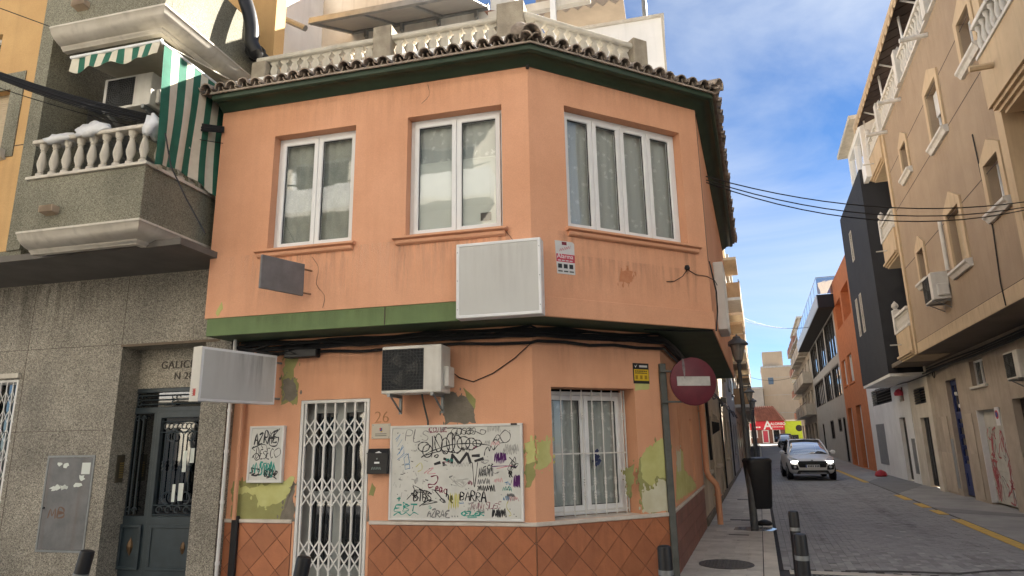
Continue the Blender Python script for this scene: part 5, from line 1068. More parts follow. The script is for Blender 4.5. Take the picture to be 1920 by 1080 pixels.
# bollards
def bollard(label, x, y, h=.92, tilt=(0,0), r=.052):
    t = T('bollard', label, 'bollard', Frame((x, y, -.02), 0), 'black bollards along the pavement edge')
    t.rotation_euler = (tilt[1], tilt[0], 0)
    B().lathe([(r*1.25,0),(r*1.25,.04),(r*1.02,.05),(r,h-.03),(r*.9,h-.006),(r*.6,h)], 18).build('shaft', M_BLACK, t, smooth=True)
    B().lathe([(r*1.01,h-.2),(r*1.06,h-.2),(r*1.06,h-.165),(r*1.01,h-.165)], 18, cap=False).build('band', M_GALV, t, smooth=True)
bollard('black bollard at the kerb, the farther of the pair by the drain channel', 2.93, 7.3); bollard('black bollard at the kerb, standing right beside the end of the drain channel', 2.28, 5.6); bollard('upright black bollard in front of the no entry sign post', 1.08, 5.1)
bollard('leaning black bollard in front of the folding gate', -1.63, 4.9, .93, (rad(9),0)); bollard('leaning black bollard in front of the grey meter cabinet', -3.42, 5.3, .94, (rad(10),0))
# lamp posts
M_LAMPG = pm('lamp_post_paint', (.11,.115,.12), (.075,.08,.085), rough=.5, ns=5, bump=.05, streak=.3)
def lamp_post(label, s, t, h=4.25):
    L = T('lamp_post', label, 'lamp post', ST.at(s, -t, rise(s)), 'lantern lamp posts along the narrow pavement')
    B().lathe([(.07,0),(.07,.9),(.06,1.0),(.05,1.1),(.036,h-.1),(.048,h-.08),(.048,h-.02),(.03,h)], 12).build('post', M_LAMPG, L, smooth=True)
    y0 = h; k_ = .68
    B().lathe([(.035,y0),(.06,y0+.04),(.12*k_,y0+.06)], 12).build('gallery', M_LAMPG, L, smooth=True)
    B().lathe([(.1*k_,y0+.06),(.15*k_,y0+.16),(.19*k_,y0+.3),(.2*k_,y0+.36)], 14, cap=False).build('bowl', pm('smoked_lamp_bowl', (.3,.29,.27), rough=.25, ns=4, bump=0), L, smooth=True)
    for k in range(4): a = k*1.571+.4; B().tube([(.11*k_*math.cos(a),.11*k_*math.sin(a),y0+.06),(.21*k_*math.cos(a),.21*k_*math.sin(a),y0+.37)], .007, 5).build('rib', M_LAMPG, L)
    B().lathe([(.3*k_,y0+.36),(.31*k_,y0+.38),(.24*k_,y0+.44),(.12*k_,y0+.49),(.07,y0+.53),(.02,y0+.55),(.0,y0+.6)], 16).build('hood', M_LAMPG, L, smooth=True)
    return L
lamp_post('lantern lamp post carrying the black litter bin', 5.12, .87, 3.1); lamp_post('lantern lamp post next up the pavement from the litter bin', 19.2, .9, 3.05); lamp_post('lantern lamp post two along from the litter bin, up the pavement', 26.2, .95, 3.05)
t = T('litter_bin', 'black rounded litter bin strapped to a lantern lamp post', 'bin', ST.at(5.25, -1.02, 0, -70.02))
rings = []
for z, w, d in ((.36,.16,.13),(.4,.185,.15),(1.1,.235,.19),(1.22,.24,.195)):
    rings.append([(w*math.copysign(abs(math.cos(a))**.45, math.cos(a)), d*math.copysign(abs(math.sin(a))**.45, math.sin(a)), z) for a in [2*math.pi*(k+.5)/24 for k in range(24)]])
B().loft(rings).build('body', M_BLACK, t, smooth=True)
rings = [[(p[0]*s_, p[1]*s_, z) for p in rings[-1]] for z, s_ in ((1.2,1.03),(1.24,1.04),(1.28,.9),(1.3,.5))]; B().loft(rings).build('rim', M_BLACK, t, smooth=True)
B().box(-.2, -.05, -.06, .1, .75, .79).build('strap', M_GALV, t)
o = B().lathe([(.0,0),(.09,.0),(.12,.03),(.1,.07),(.04,.1),(0,.11)], 10).build('bin_bag', M_BLACK, smooth=True); o.matrix_world = ST.at(5.75, -1.05, 0).M() @ Matrix.Scale(1.3, 4, (0,1,0)); tag(o, 'small black bag lying by the foot of the lamp post', 'bag')
# ================================================================== cars
M_CARB = pm('silver_car_paint', (.82,.8,.77), (.78,.76,.73), rough=.3, ns=2, bump=0, metal=0.0, coat=.5); M_TYRE = pm('tyre_rubber', (.02,.02,.021), ns=8, rough=.85); M_RIM = pm('wheel_alloy', (.35,.35,.36), rough=.35, metal=.7, ns=6, bump=0)
M_CARG = glass('car_glass', tint=(.12,.14,.15), refl=.5)
def car(label, fr, body, group='cars in the street', lit=True):
    """local: +y is the rear, front bumper at y=0, x across"""
    C_ = T('car', label, 'car', fr, group)
    st = [(0,.52,.42,.66,.3),(.05,.72,.3,.78,.28),(.2,.83,.24,.86,.25),(.5,.895,.22,.93,.22),(.95,.915,.22,1.0,.2),(1.3,.92,.22,1.05,.2),(2.4,.92,.22,1.07,.2),(3.4,.91,.22,1.09,.2),(4.0,.87,.26,1.08,.2),(4.25,.8,.34,1.02,.2),(4.36,.68,.42,.9,.2)]
    rings = []
    for y, w, zl, zh, cr_ in st:
        half = [(w*.82,zl),(w*.96,zl+.08),(w,zl+(zh-zl)*.45),(w*.985,zl+(zh-zl)*.72),(w*.93,zh-.035),(w*.8,zh),(w*.4,zh+.025)]
        rings.append([(p[0],y,p[1]) for p in half]+[(-p[0],y,p[1]) for p in half[::-1]])
    bb = B(); bb.loft(rings); o = bb.build('body', body, C_, smooth='all'); sm_ = o.modifiers.new('sub', 'SUBSURF'); sm_.levels = sm_.render_levels = 1
    gs = [(1.05,.78,1.0,.74,1.035),(1.5,.8,1.04,.66,1.3),(2.05,.81,1.05,.6,1.575),(2.8,.81,1.06,.6,1.615),(3.5,.8,1.07,.59,1.58),(3.95,.78,1.07,.58,1.42),(4.2,.74,1.05,.68,1.1)]
    rings = []
    for y, w0, z0_, w1_, z1_ in gs:
        rings.append([(w0,y,z0_),(w0*.4+w1_*.6,y,z0_*.4+z1_*.6),(w1_,y,z1_-.03),(w1_*.8,y,z1_),(0,y,z1_+.02),(-w1_*.8,y,z1_),(-w1_,y,z1_-.03),(-w0*.4-w1_*.6,y,z0_*.4+z1_*.6),(-w0,y,z0_)])
    B().loft(rings).build('cabin_glass', M_CARG, C_, smooth='all')
    # pale roof rails, roof panel and pillars
    B().loft([[(.6,2.02,1.575),(.5,2.02,1.6),(0,2.02,1.615),(-.5,2.02,1.6),(-.6,2.02,1.575)],[(.605,2.8,1.61),(.5,2.8,1.64),(0,2.8,1.655),(-.5,2.8,1.64),(-.605,2.8,1.61)],[(.6,3.7,1.56),(.5,3.7,1.58),(0,3.7,1.6),(-.5,3.7,1.58),(-.6,3.7,1.56)]], closed=False, cap=False).build('roof', body, C_, smooth='all')
    for sx in (1, -1):
        B().tube([(sx*.79,1.03,1.0),(sx*.72,1.5,1.29),(sx*.62,2.03,1.575),(sx*.615,2.8,1.615),(sx*.6,3.6,1.57),(sx*.72,4.2,1.08)], .035, 6).build('pillar', body, C_, smooth=True)
        for py in (2.35, 3.35): B().tube([(sx*.815,py,1.06),(sx*.61,py+.03,1.6)], .03, 6).build('pillar', M_BLACK, C_)
        m_ = B().lathe([(.0,-.09),(.07,-.07),(.1,0),(.07,.07),(0,.09)], 10).build('mirror', body, C_, smooth=True, at=(sx*.99, 1.33, 1.1)); m_.scale = (1.15,.8,.95); B().tube([(-sx*.16,.02,-.06),(0,0,-.02)], .025, 6).build('stalk', M_BLACK, m_)
        h_ = B().add([(sx*.5,.06,.76),(sx*.74,.12,.79),(sx*.86,.45,.87),(sx*.8,.52,.93),(sx*.62,.3,.88),(sx*.52,.16,.83)], [(0,1,2,3,4,5) if sx > 0 else (5,4,3,2,1,0)]); v0 = list(h_.v); h_.add([(p[0]*.99,p[1]+.05,p[2]-.02) for p in v0], [(5,4,3,2,1,0)]); 
        h_.build('headlight', pm('lamp_lens', (.6,.62,.65), rough=.12, ns=5, bump=0, spec=.8), C_, at=(sx*.02, -.045, .012))
        if lit: B().box(sx*.66-.13, sx*.66+.13, .02, .04, .735, .762).build('running_light', M_DRL, C_)
        f_ = B().xz([(sx*.5,.42),(sx*.78,.44),(sx*.82,.66),(sx*.54,.62)], -.005+.02, .2).build('fog_light_recess', M_BLACK, C_, bev=.02); B().tube([(sx*.66,.0,.54),(sx*.66,.03,.54)], .05, 10).build('fog_light', MATS['lamp_lens'], f_)
    B().xz([(-.5,.52),(.5,.52),(.56,.74),(.5,.77),(-.5,.77),(-.56,.74)], -.025, .12).build('grille', M_BLACK, C_, bev=.02)
    for k in range(4): B().box(-.5, .5, -.035, -.02, .66+k*.025, .668+k*.025).build('grille_bar', M_POST, C_)
    B().xz([(-.62,.27),(.62,.27),(.55,.41),(-.55,.41)], -.02, .12).build('lower_intake', M_BLACK, C_, bev=.015); B().box(-.48,.48,-.04,-.01,.275,.32).build('skid_plate', M_RIM, C_, bev=.01)
    p_ = B().box(-.26,.26,-.045,-.028,.52,.63).build('number_plate', M_PVC, C_); B().box(-.26,-.225,-.047,-.045,.52,.63).build('plate_band', pm('plate_blue', (.03,.08,.35), ns=9), p_)
    [B().box(-.18+k*.058+(.03 if k > 3 else 0), -.14+k*.058+(.03 if k > 3 else 0), -.0465, -.045, .54, .61).build('plate_mark', M_POST, p_) for k in range(7)]
    e_ = B().xz([(0,.83),(.05,.79),(.03,.74),(-.03,.74),(-.05,.79)], -.01, .03).build('badge', M_RIM, C_)
    for sx in (1, -1):
        for wy in (.86, 3.5):
            w_ = B().tube([(sx*.7,wy,.33),(sx*.915,wy,.33)], .33, 22).build('wheel', M_TYRE, C_, bev=.03, seg=2); B().tube([(sx*.9,wy,.33),(sx*.925,wy,.33)], .22, 18).build('rim', M_RIM, w_); 
            B().tube([(sx*.86,wy,.34),(sx*.912,wy,.34)], .37, 20).build('wheel_arch', M_BLACK, C_)
            for k in range(5): a = k*1.257; B().tube([(sx*.928,wy,.33),(sx*.928,wy+.2*math.cos(a),.33+.2*math.sin(a))], .022, 5).build('spoke', M_POST, w_)
        for dy in (1.75, 2.85): B().box(sx*.925-.006, sx*.925+.006, dy, dy+.16, .93, .95).build('door_handle', M_RIM, C_)
    for k, sx in enumerate((.35, -.35)): B().tube([(sx+.32,1.12,1.06),(sx-.2,1.2,1.1)], .012, 5).build('wiper', M_BLACK, C_)
    B().box(-.5,.5,2.2,3.4,.9,1.0).build('dashboard', M_DARK, C_)
    return C_
M_DRL = emit('running_light_white', (1,.96,.9), 6.0)
car('silver family car driving down the paved street with headlights on', ST.at(21.3, -3.02, -.05, -90+3), M_CARB)
# ================================================================== right-hand side of the street (frame RT: x = -s, y into the buildings)
M_TAN = pm('tan_render', (.385,.295,.205), (.335,.25,.175), rough=.95, ns=1.2, bump=.5, bs=110, streak=.35, streakcol=(.26,.19,.13), fine=.08)
M_BEIGE = pm('beige_trim', (.55,.42,.27), (.48,.365,.235), rough=.85, ns=2, bump=.15, streak=.35)
M_STONE = pm('brown_stone_cladding', (.5,.43,.355), (.38,.32,.26), rough=.7, ns=1.5, bump=.25, streak=.3, rnd=.08)
M_BAL = pm('white_balustrade', (.66,.64,.6), (.54,.52,.47), rough=.8, ns=3, streak=.4, bump=.1)
M_FROST = pm('dull_pane', (.12,.13,.14), rough=.15, ns=3, bump=0, spec=.7)
def poly_win(bld, x0, x1, z0, z1, y, kind, peak=.32, mw=.16):
    """window with a gabled beige surround on the tan facade; the opening itself is cut in the wall"""
    xm = (x0+x1)/2
    w = B().wall(x0+.02, x1-.02, z0, z1, y+.16, .05, [(x0+.07, x1-.07, z0+.05, z1-.05)]).build('window', M_PVC, bld)
    B().xz([(x0-mw, z1), (x1+mw, z1), (x1+mw, z1+.12), (xm, z1+.12+peak), (x0-mw, z1+.12)], y-.04, y+.01).build('surround', M_BEIGE, w)
    for a, c in ((x0-mw, x0), (x1, x1+mw)): B().box(a, c, y-.04, y+.01, z0-.04, z1).build('surround', M_BEIGE, w)
    B().yz([(y-.14,z0-.1),(y-.14,z0-.05),(y+.16,z0-.01),(y+.16,z0-.2),(y-.06,z0-.2),(y-.1,z0-.13)], x0-mw-.04, x1+mw+.04).build('sill', M_BAL, w)
    if kind == 'shutter' or kind == 'half':
        zs = z0 if kind == 'shutter' else z0+(z1-z0)*.5
        n = int((z1-zs)/.055)
        for k in range(n): B().box(x0+.04, x1-.04, y+.125, y+.15, zs+k*.055, zs+k*.055+.048).build('slat', M_SLATC if kind == 'shutter' else M_PVC, w)
    B().box(x0+.06, x1-.06, y+.19, y+.2, z0, z1).build('pane', M_FROST, w)
    if x1-x0 > .7 and kind != 'shutter': B().box(xm-.03, xm+.03, y+.155, y+.19, z0, z1).build('mullion', M_PVC, w)
    return w
tanb = T('apartment_building', 'tan rendered apartment building with gabled window surrounds and roof terrace', 'apartment building', RT)
YF = -.98
# ground floor
B().box(-13, 2.5, 1.6, 9, 10.3, 16.6).build('shade_block', M_BEIGE, tanb)  # unseen storey, added only to shade the houses across the street
GD = (-14.05, -12.95, -.1, 3.2); GG = (-11.6, -9.75, -.1, 2.25); GW = (-11.5, -10.4, 2.85, 3.5); GN = (-8.9, -6.5, -.1, 2.4)
B().wall(-15.75, 2.5, -.1, 3.85, 0, .3, [GD, GG, GW, GN]).build('lower_wall', M_STONE, tanb)
for i in range(10):                                     # cladding slabs, low courses
    for (za, zb) in ((.02, 1.15), (1.16, 2.2)):
        xa = -15.7+i*.62
        if any(h[0]-.62 < xa < h[1] for h in (GD, GG)): continue
        B().box(xa, xa+.61, -.02, -.002, za, zb).build('cladding_slab', M_STONE, tanb)
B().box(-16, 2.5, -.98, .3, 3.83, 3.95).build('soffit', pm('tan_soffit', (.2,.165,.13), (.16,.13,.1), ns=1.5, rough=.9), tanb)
# upper facade
wins = []
for zf in (0, 2.9):
    wins += [(-7.62+.16, -6.42-.12, 5.12+zf, 6.05+zf+.25, 'shutter' if not zf else 'half'), (-10.4, -9.75, 5.5+zf, 6.25+zf, 'plain'), (-4.78, -4.05, 5.55+zf, 6.38+zf, 'plain')]
B().wall(-12.0, -3.75, 4.12, 10.45, YF, .25, [w[:4] for w in wins]).build('upper_wall', M_TAN, tanb)
B().box(-12.0, -3.6, YF-.012, YF+.3, 3.84, 4.12).build('fascia', M_BEIGE, tanb)
for w in wins: poly_win(tanb, *w[:4], YF, w[4], peak=.3 if w[1]-w[0] > .8 else .26)
for z in (4.12, 6.23, 7.93, 9.13): B().box(-12.0, -3.75, YF-.003, YF+.001, z, z+.018).build('render_joint', M_GROUT, tanb)
for a, c in ((-12.22, -12.0), (-3.78, -3.5)): B().box(a, c, YF-.05, YF+.3, 3.84, 10.45).build('pilaster', M_BEIGE, tanb)
B().box(-16, 2.5, .3, 9, -.1, 10.3).build('core', M_TAN, tanb); B().box(-14.1, -3.5, YF+.3, .3, 10.2, 10.35).build('terrace_slab', M_BEIGE, tanb)
B().box(-3.6, 2.5, YF+.25, .3, 3.95, 10.45).build('upper_wall', M_TAN, tanb)
B().box(-12.2, -12.0, YF+.3, .3, 3.95, 10.2).build('return_wall', M_TAN, tanb); B().box(-14.1, -12.2, -.1, .3, 3.95, 10.2).build('loggia_wall', M_WWALL, tanb); B().box(-15.75, -14.1, -.3, .3, 3.95, 10.2).build('loggia_wall', M_WWALL, tanb)
bals = B().lathe([(.06,0),(.06,.05),(.03,.07),(.055,.17),(.06,.22),(.03,.4),(.04,.42),(.06,.46),(.06,.5)], 8).mesh('baluster'); bals.materials.append(M_BAL); bals.polygons.foreach_set('use_smooth', [True]*len(bals.polygons))
def bal_run(par, x0, x1, y, z, sp=.22, h=.5):
    B().box(x0, x1, y-.09, y+.09, z-.06, z).build('plinth', M_BAL, par); B().box(x0, x1, y-.09, y+.09, z+h, z+h+.09).build('handrail', M_BAL, par, bev=.01)
    n = max(1, int((x1-x0)/sp))
    for k in range(n): inst(bals, 'baluster', par, (x0+(k+.5)*(x1-x0)/n, y, z), scale=(1,1,h/.5))
def finial(par, x, y, z): B().box(x-.1, x+.1, y-.1, y+.1, z, z+.75).lathe([(.08,.75),(.05,.79),(.1,.86),(.09,.93),(.04,.99),(0,1.04)], 10, (x,y,z), cap=False).build('finial_post', M_BAL, par)
for zb in (3.83, 6.73, 9.6):                            # far-end balconies
    bc = B().box(-14.05, -12.22, YF-.06, .2, zb+.06, zb+.2).build('balcony', M_BEIGE, tanb)
    B().box(-14.05, -12.22, YF-.1, YF+.04, zb+.1, zb+.82).build('parapet', M_BEIGE, bc); B().box(-14.05, -13.92, YF+.04, .2, zb+.1, zb+.82).build('parapet', M_BEIGE, bc)
    for k, (o_, h_) in enumerate(((.04,.0),(.09,.05),(.14,.1))): B().box(-14.05+.1-o_, -12.24, YF-.06-o_+.04, -.2, zb-.02+h_, zb+.04+h_).build('moulding', M_BEIGE, bc)
    bal_run(bc, -13.9, -12.24, YF-.03, zb+.88, .2, .42); finial(bc, -13.98, YF-.03, zb+.82); B().tube([(-13.5,YF-.1,zb+.45),(-13.5,YF-.4,zb+.45)], .02, 6).build('spout', M_BAL, bc)
    wv = B().box(-13.6, -12.6, -.12, -.1, zb+.3, zb+2.3).build('window', M_FROST, tanb)
for zb in (6.75, 9.65):                                  # balcony at the near end
    bc = B().box(-3.35, -1.2, YF-.22, .2, zb+.1, zb+.25).build('balcony', M_BEIGE, tanb); B().box(-3.35, -1.2, YF-.27, YF-.15, zb+.1, zb+1.0).build('parapet', M_BEIGE, bc); B().box(-3.35, -3.23, YF-.15, YF+.25, zb+.1, zb+1.0).build('parapet', M_BEIGE, bc)
    for k in range(3): B().box(-3.3+.0+k*.05, -1.2, YF-.22+k*.06, YF+.2, zb+.04-k*.06, zb+.1-k*.06).build('moulding', M_BEIGE, bc)
    bal_run(bc, -3.35, -1.2, YF-.21, zb+1.06, .2); B().tube([(-2.8,YF-.27,zb+.6),(-2.8,YF-.6,zb+.6)], .05, 6).build('spout', M_BEIGE, bc)
# roof terrace: balustrade, spouts, awning with dark slatted underside
rb = T('terrace_balustrade', 'white terrace balustrade with square posts along the tan roof edge', 'balustrade', RT)
bal_run(rb, -12.1, -3.5, YF+.02, 10.52, .23, .62)
for x in (-12.15, -9.2, -6.2, -3.4): B().box(x-.13, x+.13, YF-.12, YF+.16, 10.45, 11.4).lathe([(.12,.95),(.05,1.02),(.0,1.1)], 8, (x, YF+.02, 10.45), cap=False).build('post', M_BAL, rb)
for k, x in enumerate((-9.6, -6.6, -11.6)): o = B().tube([(0,.1,0),(0,-.55,-.03)], .055, 8).build('water_spout', M_BAL, tanb, at=(x, YF, 10.25))
aw = T('terrace_awning', 'dark slatted terrace awning with a tan scalloped front edge', 'awning', RT)
M_SLATW = pm('dark_brown_slat', (.05,.03,.03), (.035,.022,.022), rough=.7, ns=5)
for k in range(24): B().yz([(YF-.2,11.95),(YF-.2,11.99),(2.0,13.34),(2.0,13.3)], -14.9+k*.48, -14.46+k*.48).build('slat', M_SLATW, aw)
B().yz([(YF-.28,11.88),(YF-.28,12.04),(YF-.18,12.08),(YF-.18,11.92)], -15.0, -3.4).build('front_beam', M_BEIGE, aw); B().yz([(YF-.2,12.0),(YF-.2,12.04),(2.0,13.39),(2.0,13.35)], -15.0, -3.4).build('canopy', M_BEIGE, aw)
for k in range(29): B().xz([(-15+k*.4,11.9),(-14.62+k*.4,11.9),(-14.7+k*.4,11.76),(-14.81+k*.4,11.73),(-14.92+k*.4,11.76)], YF-.27, YF-.255).build('scallop', M_BEIGE, aw)
for x in (-14.6, -11.6, -8.6, -5.6): B().tube([(x,YF+.05,10.5),(x,YF+.0,12.08)], .03, 6).build('post', M_PVC, aw); B().tube([(x+.8,YF+1.5,11.2),(x+.8,YF-.1,11.98)], .025, 6).build('arm', M_PVC, aw)
for w in wins: stain(tanb, RT, w[0]-.15, w[1]+.15, w[2]-1.1, w[2]-.2, YF-.0035, M_DIRT)
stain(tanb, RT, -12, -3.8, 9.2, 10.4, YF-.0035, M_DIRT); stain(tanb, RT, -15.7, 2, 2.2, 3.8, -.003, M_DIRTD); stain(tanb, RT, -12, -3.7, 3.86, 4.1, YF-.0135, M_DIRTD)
# conservatory box on the roof corner beyond
t = T('roof_conservatory', 'white roof room with glazed corner and sloping lid above the black facade', 'roof room', RT)
B().wall(-18.4, -15.3, 10.3, 12.35, -1.0, .15, [(-18.2,-16.9,10.9,12.1),(-16.8,-15.5,10.9,12.1)]).build('wall', M_WWALL, t); B().box(-18.2,-15.5,-.9,-.88,10.9,12.1).build('pane', glass('blue_glass', tint=(.3,.4,.5), refl=.25), t)
B().box(-15.45,-15.3,-.85,2.5,10.3,12.35).build('wall', M_WWALL, t); B().box(-18.6,-15.0,-1.35,2.6,12.35,12.5).build('roof', M_CREAMST, t)
# ground floor doors
b_ = B().wall(GD[0], GD[1], 0, GD[3], .12, .05, [(GD[0]+.12, GD[1]-.12, 2.3, 3.05), (GD[0]+.15, GD[1]-.15, .85, 2.1)])
M_BLUE = pm('deep_blue_iron', (.012,.03,.15), (.01,.022,.11), rough=.4, ns=5); d_ = b_.build('entrance_door', M_BLUE, tanb, bev=.006)
B().box(GD[0]+.1, GD[1]-.1, .15, .158, .8, 3.08).build('pane', M_GLASSD, d_); bb = B()
for k in range(4):
    for z in (1.0,1.3,1.6,1.9): ring(bb, GD[0]+.28+k*.18, z, .08, .115, .01, a1=5.2, sp=.04)
for k in range(3): bb.tube([(GD[0]+.2+k*.3,.12,2.3),(GD[0]+.35+k*.3,.12,2.68),(GD[0]+.2+k*.3,.12,3.05)], .012, 5)
bb.build('scrollwork', M_BLUE, d_)['kind'] = 'stuff'; B().wall(GD[0]+.15, GD[1]-.15, .15, .7, .1, .03, [(GD[0]+.25, GD[1]-.25, .25, .6)]).build('panel_moulding', M_BLUE, d_)
for x, z in ((GD[0]+.5,2.8),(GD[0]+.7,2.45)): B().lathe([(.05,-.05),(.06,0),(.05,.05)], 8, (x,.12,z)).build('lamp', M_PVC, d_)
B().box(GD[0]-.9, GD[0]-.15, -.012, 0, .15, 1.55).build('meter_door', pm('grey_metal_door', (.3,.32,.34), (.25,.27,.29), rough=.5, metal=.3, ns=4), tanb, bev=.005)
g_ = B().box(GG[0], GG[1], .14, .18, 0, GG[3]).build('garage_door', pm('pale_roller_door', (.55,.54,.5), (.47,.46,.42), rough=.6, ns=3, streak=.2), tanb)
for k in range(9): B().box(GG[0]+.02, GG[1]-.02, .125, .14, .02+k*.19, .195+k*.19).build('slat', MATS['pale_roller_door'], g_)
B().box(GG[0]-.03, GG[0]+.04, .0, .18, 0, GG[3]).build('door_track', M_PVC, tanb)
rr = random.Random(31)
for nm, ci in (('pinkred', (.5,.13,.15)), ('greyline', (.16,.16,.17)), ('greenline', (.2,.36,.28))):
    bb = B()
    for k in range(26 if nm == 'pinkred' else 7):
        cx_, cz_ = rr.choice((rr.uniform(GG[0]+.15,GG[0]+.6), rr.uniform(GG[0]+.2,GG[1]-.15))), rr.uniform(.1,1.75)
        pts = [(min(GG[1]-.05,max(GG[0]+.06,cx_+rr.uniform(-.2,.2))), min(1.8,max(.05,cz_+rr.uniform(-.3,.3)))) for _ in range(5)]; bb.ribbon(pts, .04 if nm == 'pinkred' else .02, .1215+.001*('pgr'.index(nm[0]) if nm[0] in 'pgr' else 0), 4)
    bb.build('graffiti', pm('spray_'+nm, ci, ns=7, rough=.7), g_)['kind'] = 'stuff'
sg = T('garage_sign', 'small white no parking sign beside the graffitied garage door', 'sign', RT.at(GG[1]-.16, -.02, 1.85)); B().box(-.14,.14,-.02,0,0,.42).build('plate', M_PVC, sg); B().tube([(0,-.028,.25),(0,-.02,.25)], .1, 16).build('red_disc', M_RED, sg); B().tube([(0,-.032,.25),(0,-.028,.25)], .065, 16).build('blue_disc', pm('blue_print', (.05,.09,.3), ns=9), sg)
B().box(GN[0], GN[1], .15, .2, 0, GN[3]).build('garage_door', M_SLATW, tanb)
w_ = B().wall(GW[0], GW[1], GW[2], GW[3], .1, .05, [(GW[0]+.05,GW[0]+.52,GW[2]+.05,GW[3]-.05),(GW[0]+.58,GW[1]-.05,GW[2]+.05,GW[3]-.05)]).build('window', M_PVC, tanb); B().box(GW[0],GW[1],.13,.14,GW[2],GW[3]).build('pane', M_FROST, w_); B().box(GW[0]-.1,GW[1]+.1,-.06,.1,GW[2]-.06,GW[2]).build('sill', M_BAL, w_)
ac_unit('grey air conditioner on the tan facade under the shuttered window', RT.at(-8.55, YF, 4.62), .8, .62, .34)
ac_unit('white air conditioner at ground floor height on the brown stone wall', RT.at(-7.55, 0, 2.75), .8, .56, .3)
B().tube([(-7.95,YF-.03,5.2),(-7.95,YF-.03,6.35)], .05, 8).build('pipe_cover', M_BAL, tanb)
# vertical wall cable and facade cables
vc = T('facade_cable', 'thin dark cable running down the tan facade to the overhang', 'cable', RT); P = [RT.px(a, c, YF-.02) for a, c in ((1823,252),(1840,330),(1862,430),(1876,530),(1886,573))]; B().tube([(p[0],YF-.02,p[1]) for p in P], .012, 5).build('cable', M_CABLE, vc)
uc = T('soffit_cables', 'black cables bunched along the wall under the tan overhang', 'cable', RT); random.seed(6)
for k in range(4): B().tube([(-26+i*2.6, -.06-.03*k+random.uniform(-.02,.02), 3.72-.05*k+random.uniform(-.06,.03)) for i in range(9)], .022, 5).build('cable', M_CABLE, uc, smooth=True)
bb = B(); ring(bb, -15.0, 3.5, .12, -.05, .014, n=16); bb.build('cable_coil', M_CABLE, uc)
oc = T('overhead_cables', 'sagging black cables crossing the street between the eaves and the tan building', 'cable', HF)
a_ = HS.W(1.2, -SO-.02, 5.55)
for k, (pa, yb) in enumerate((((1925,378),.0),((1925,388),.06),((1925,393),.1))):
    q = RT.px(*pa, YF-.06); w = RT.W(q[0], YF-.06, q[1]); B().tube([inv @ p for p in sag(a_-Vector((0,0,yb)), w, .28+.05*k)], .0085, 6).build('cable', M_CABLE, oc, smooth=True)
# ------------------------------------------------------------------ white building under the black box
wh = T('white_building', 'white rendered building below the black box with dark metal doors', 'building', RT)
WD1, WD2, WV1, WV2, WV3 = (-18.1,-16.5,-.1,2.25), (-21.7,-20.55,-.1,2.35), (-18.5,-16.4,2.72,3.25), (-27.6,-22.6,3.05,3.75), (-21.0,-20.2,2.95,3.5)
B().wall(-19.3, -15.75, -.1, 3.9, .02, .3, [WD1, WV1]).build('wall', pm('cream_render', (.68,.63,.55), (.56,.51,.43), rough=.9, ns=1.5, streak=.4, bump=.15), wh)
B().wall(-29, -19.3, -.1, 4.0, 0, .3, [WD2, WV2, WV3]).build('wall', M_WWALL, wh); B().box(-16.25,-15.74,-.1,.32,-.1,3.9).build('pilaster', MATS['cream_render'], wh)
M_DKMET = pm('dark_metal_sheet', (.05,.05,.052), (.035,.035,.037), rough=.5, ns=4, metal=.3)
for q, nm in ((WD1,'door'),(WD2,'door')):
    d_ = B().box(q[0],q[1],.14,.18,0,q[3]).build(nm, M_DKMET, wh)
    for k in range(5): B().box(q[0]+.05+k*(q[1]-q[0])/5, q[0]+(k+.8)*(q[1]-q[0])/5, .125, .14, .03, q[3]-.05).build('panel', M_DKMET, d_)
for q in (WV1, WV2):
    d_ = B().box(q[0],q[1],.2,.25,q[2],q[3]).build('vent', M_DARK, wh)
    for k in range(6): B().yz([(.0,q[2]+.02+k*(q[3]-q[2])/6),(.08,q[2]+.06+k*(q[3]-q[2])/6),(.08,q[2]+.075+k*(q[3]-q[2])/6),(.0,q[2]+.035+k*(q[3]-q[2])/6)], q[0], q[1]).build('louvre', M_DKMET, d_)
B().box(WV3[0],WV3[1],.1,.2,WV3[2],WV3[3]).build('meter_niche', pm('brick_niche', (.18,.07,.05), ns=6), wh); B().box(-19.95,-19.4,-.012,0,.3,1.55).build('meter_door', M_GALV, wh); B().box(-27.5,-25.3,-.012,0,.4,2.2).build('meter_door', MATS['grey_metal_door'], wh)
o = B().lathe([(.16,0),(.18,.1),(.1,.22),(0,.26)], 10).build('alarm_bell', M_RED, smooth=True); o.matrix_world = RT.at(-20.3,-.12,3.15).M(); tag(o, 'round red alarm bell high on the white wall', 'alarm')
o = B().lathe([(.2,0),(.26,.06),(.2,.2),(.05,.28),(0,.29)], 9).build('red_bag', pm('red_plastic', (.5,.03,.04), ns=6, rough=.4), smooth=True); o.matrix_world = RT.at(-24.6,-.5,-.045).M(); tag(o, 'small red bag lying at the foot of the white wall', 'bag')
bk = T('black_box_facade', 'plain black rendered upper box jutting over the street with slit windows', 'building', RT)
BX0, BX1, BY, BZ0, BZ1 = -21.9, -16.0, -1.1, 3.66, 10.85
M_BLK = pm('black_render', (.026,.028,.033), (.02,.021,.026), rough=.8, ns=2, bump=.3, bs=80)
sl_ = [(-20.7,-20.35,5.6,7.0),(-19.6,-19.25,5.6,7.0),(-19.9,-19.5,8.5,9.6)]
B().wall(BX0, BX1, BZ0, BZ1, BY, .25, sl_).build('front', M_BLK, bk); B().box(BX1-.2, BX1-.002, BY+.25, 2, BZ0, BZ1).build('side', M_BLK, bk); B().box(BX0, BX0+.2, BY+.25, 2, BZ0, BZ1).build('side', M_BLK, bk); B().box(BX0+.2, BX1-.2, BY+.25, 2, BZ1-.2, BZ1-.05).build('roof', M_BLK, bk)
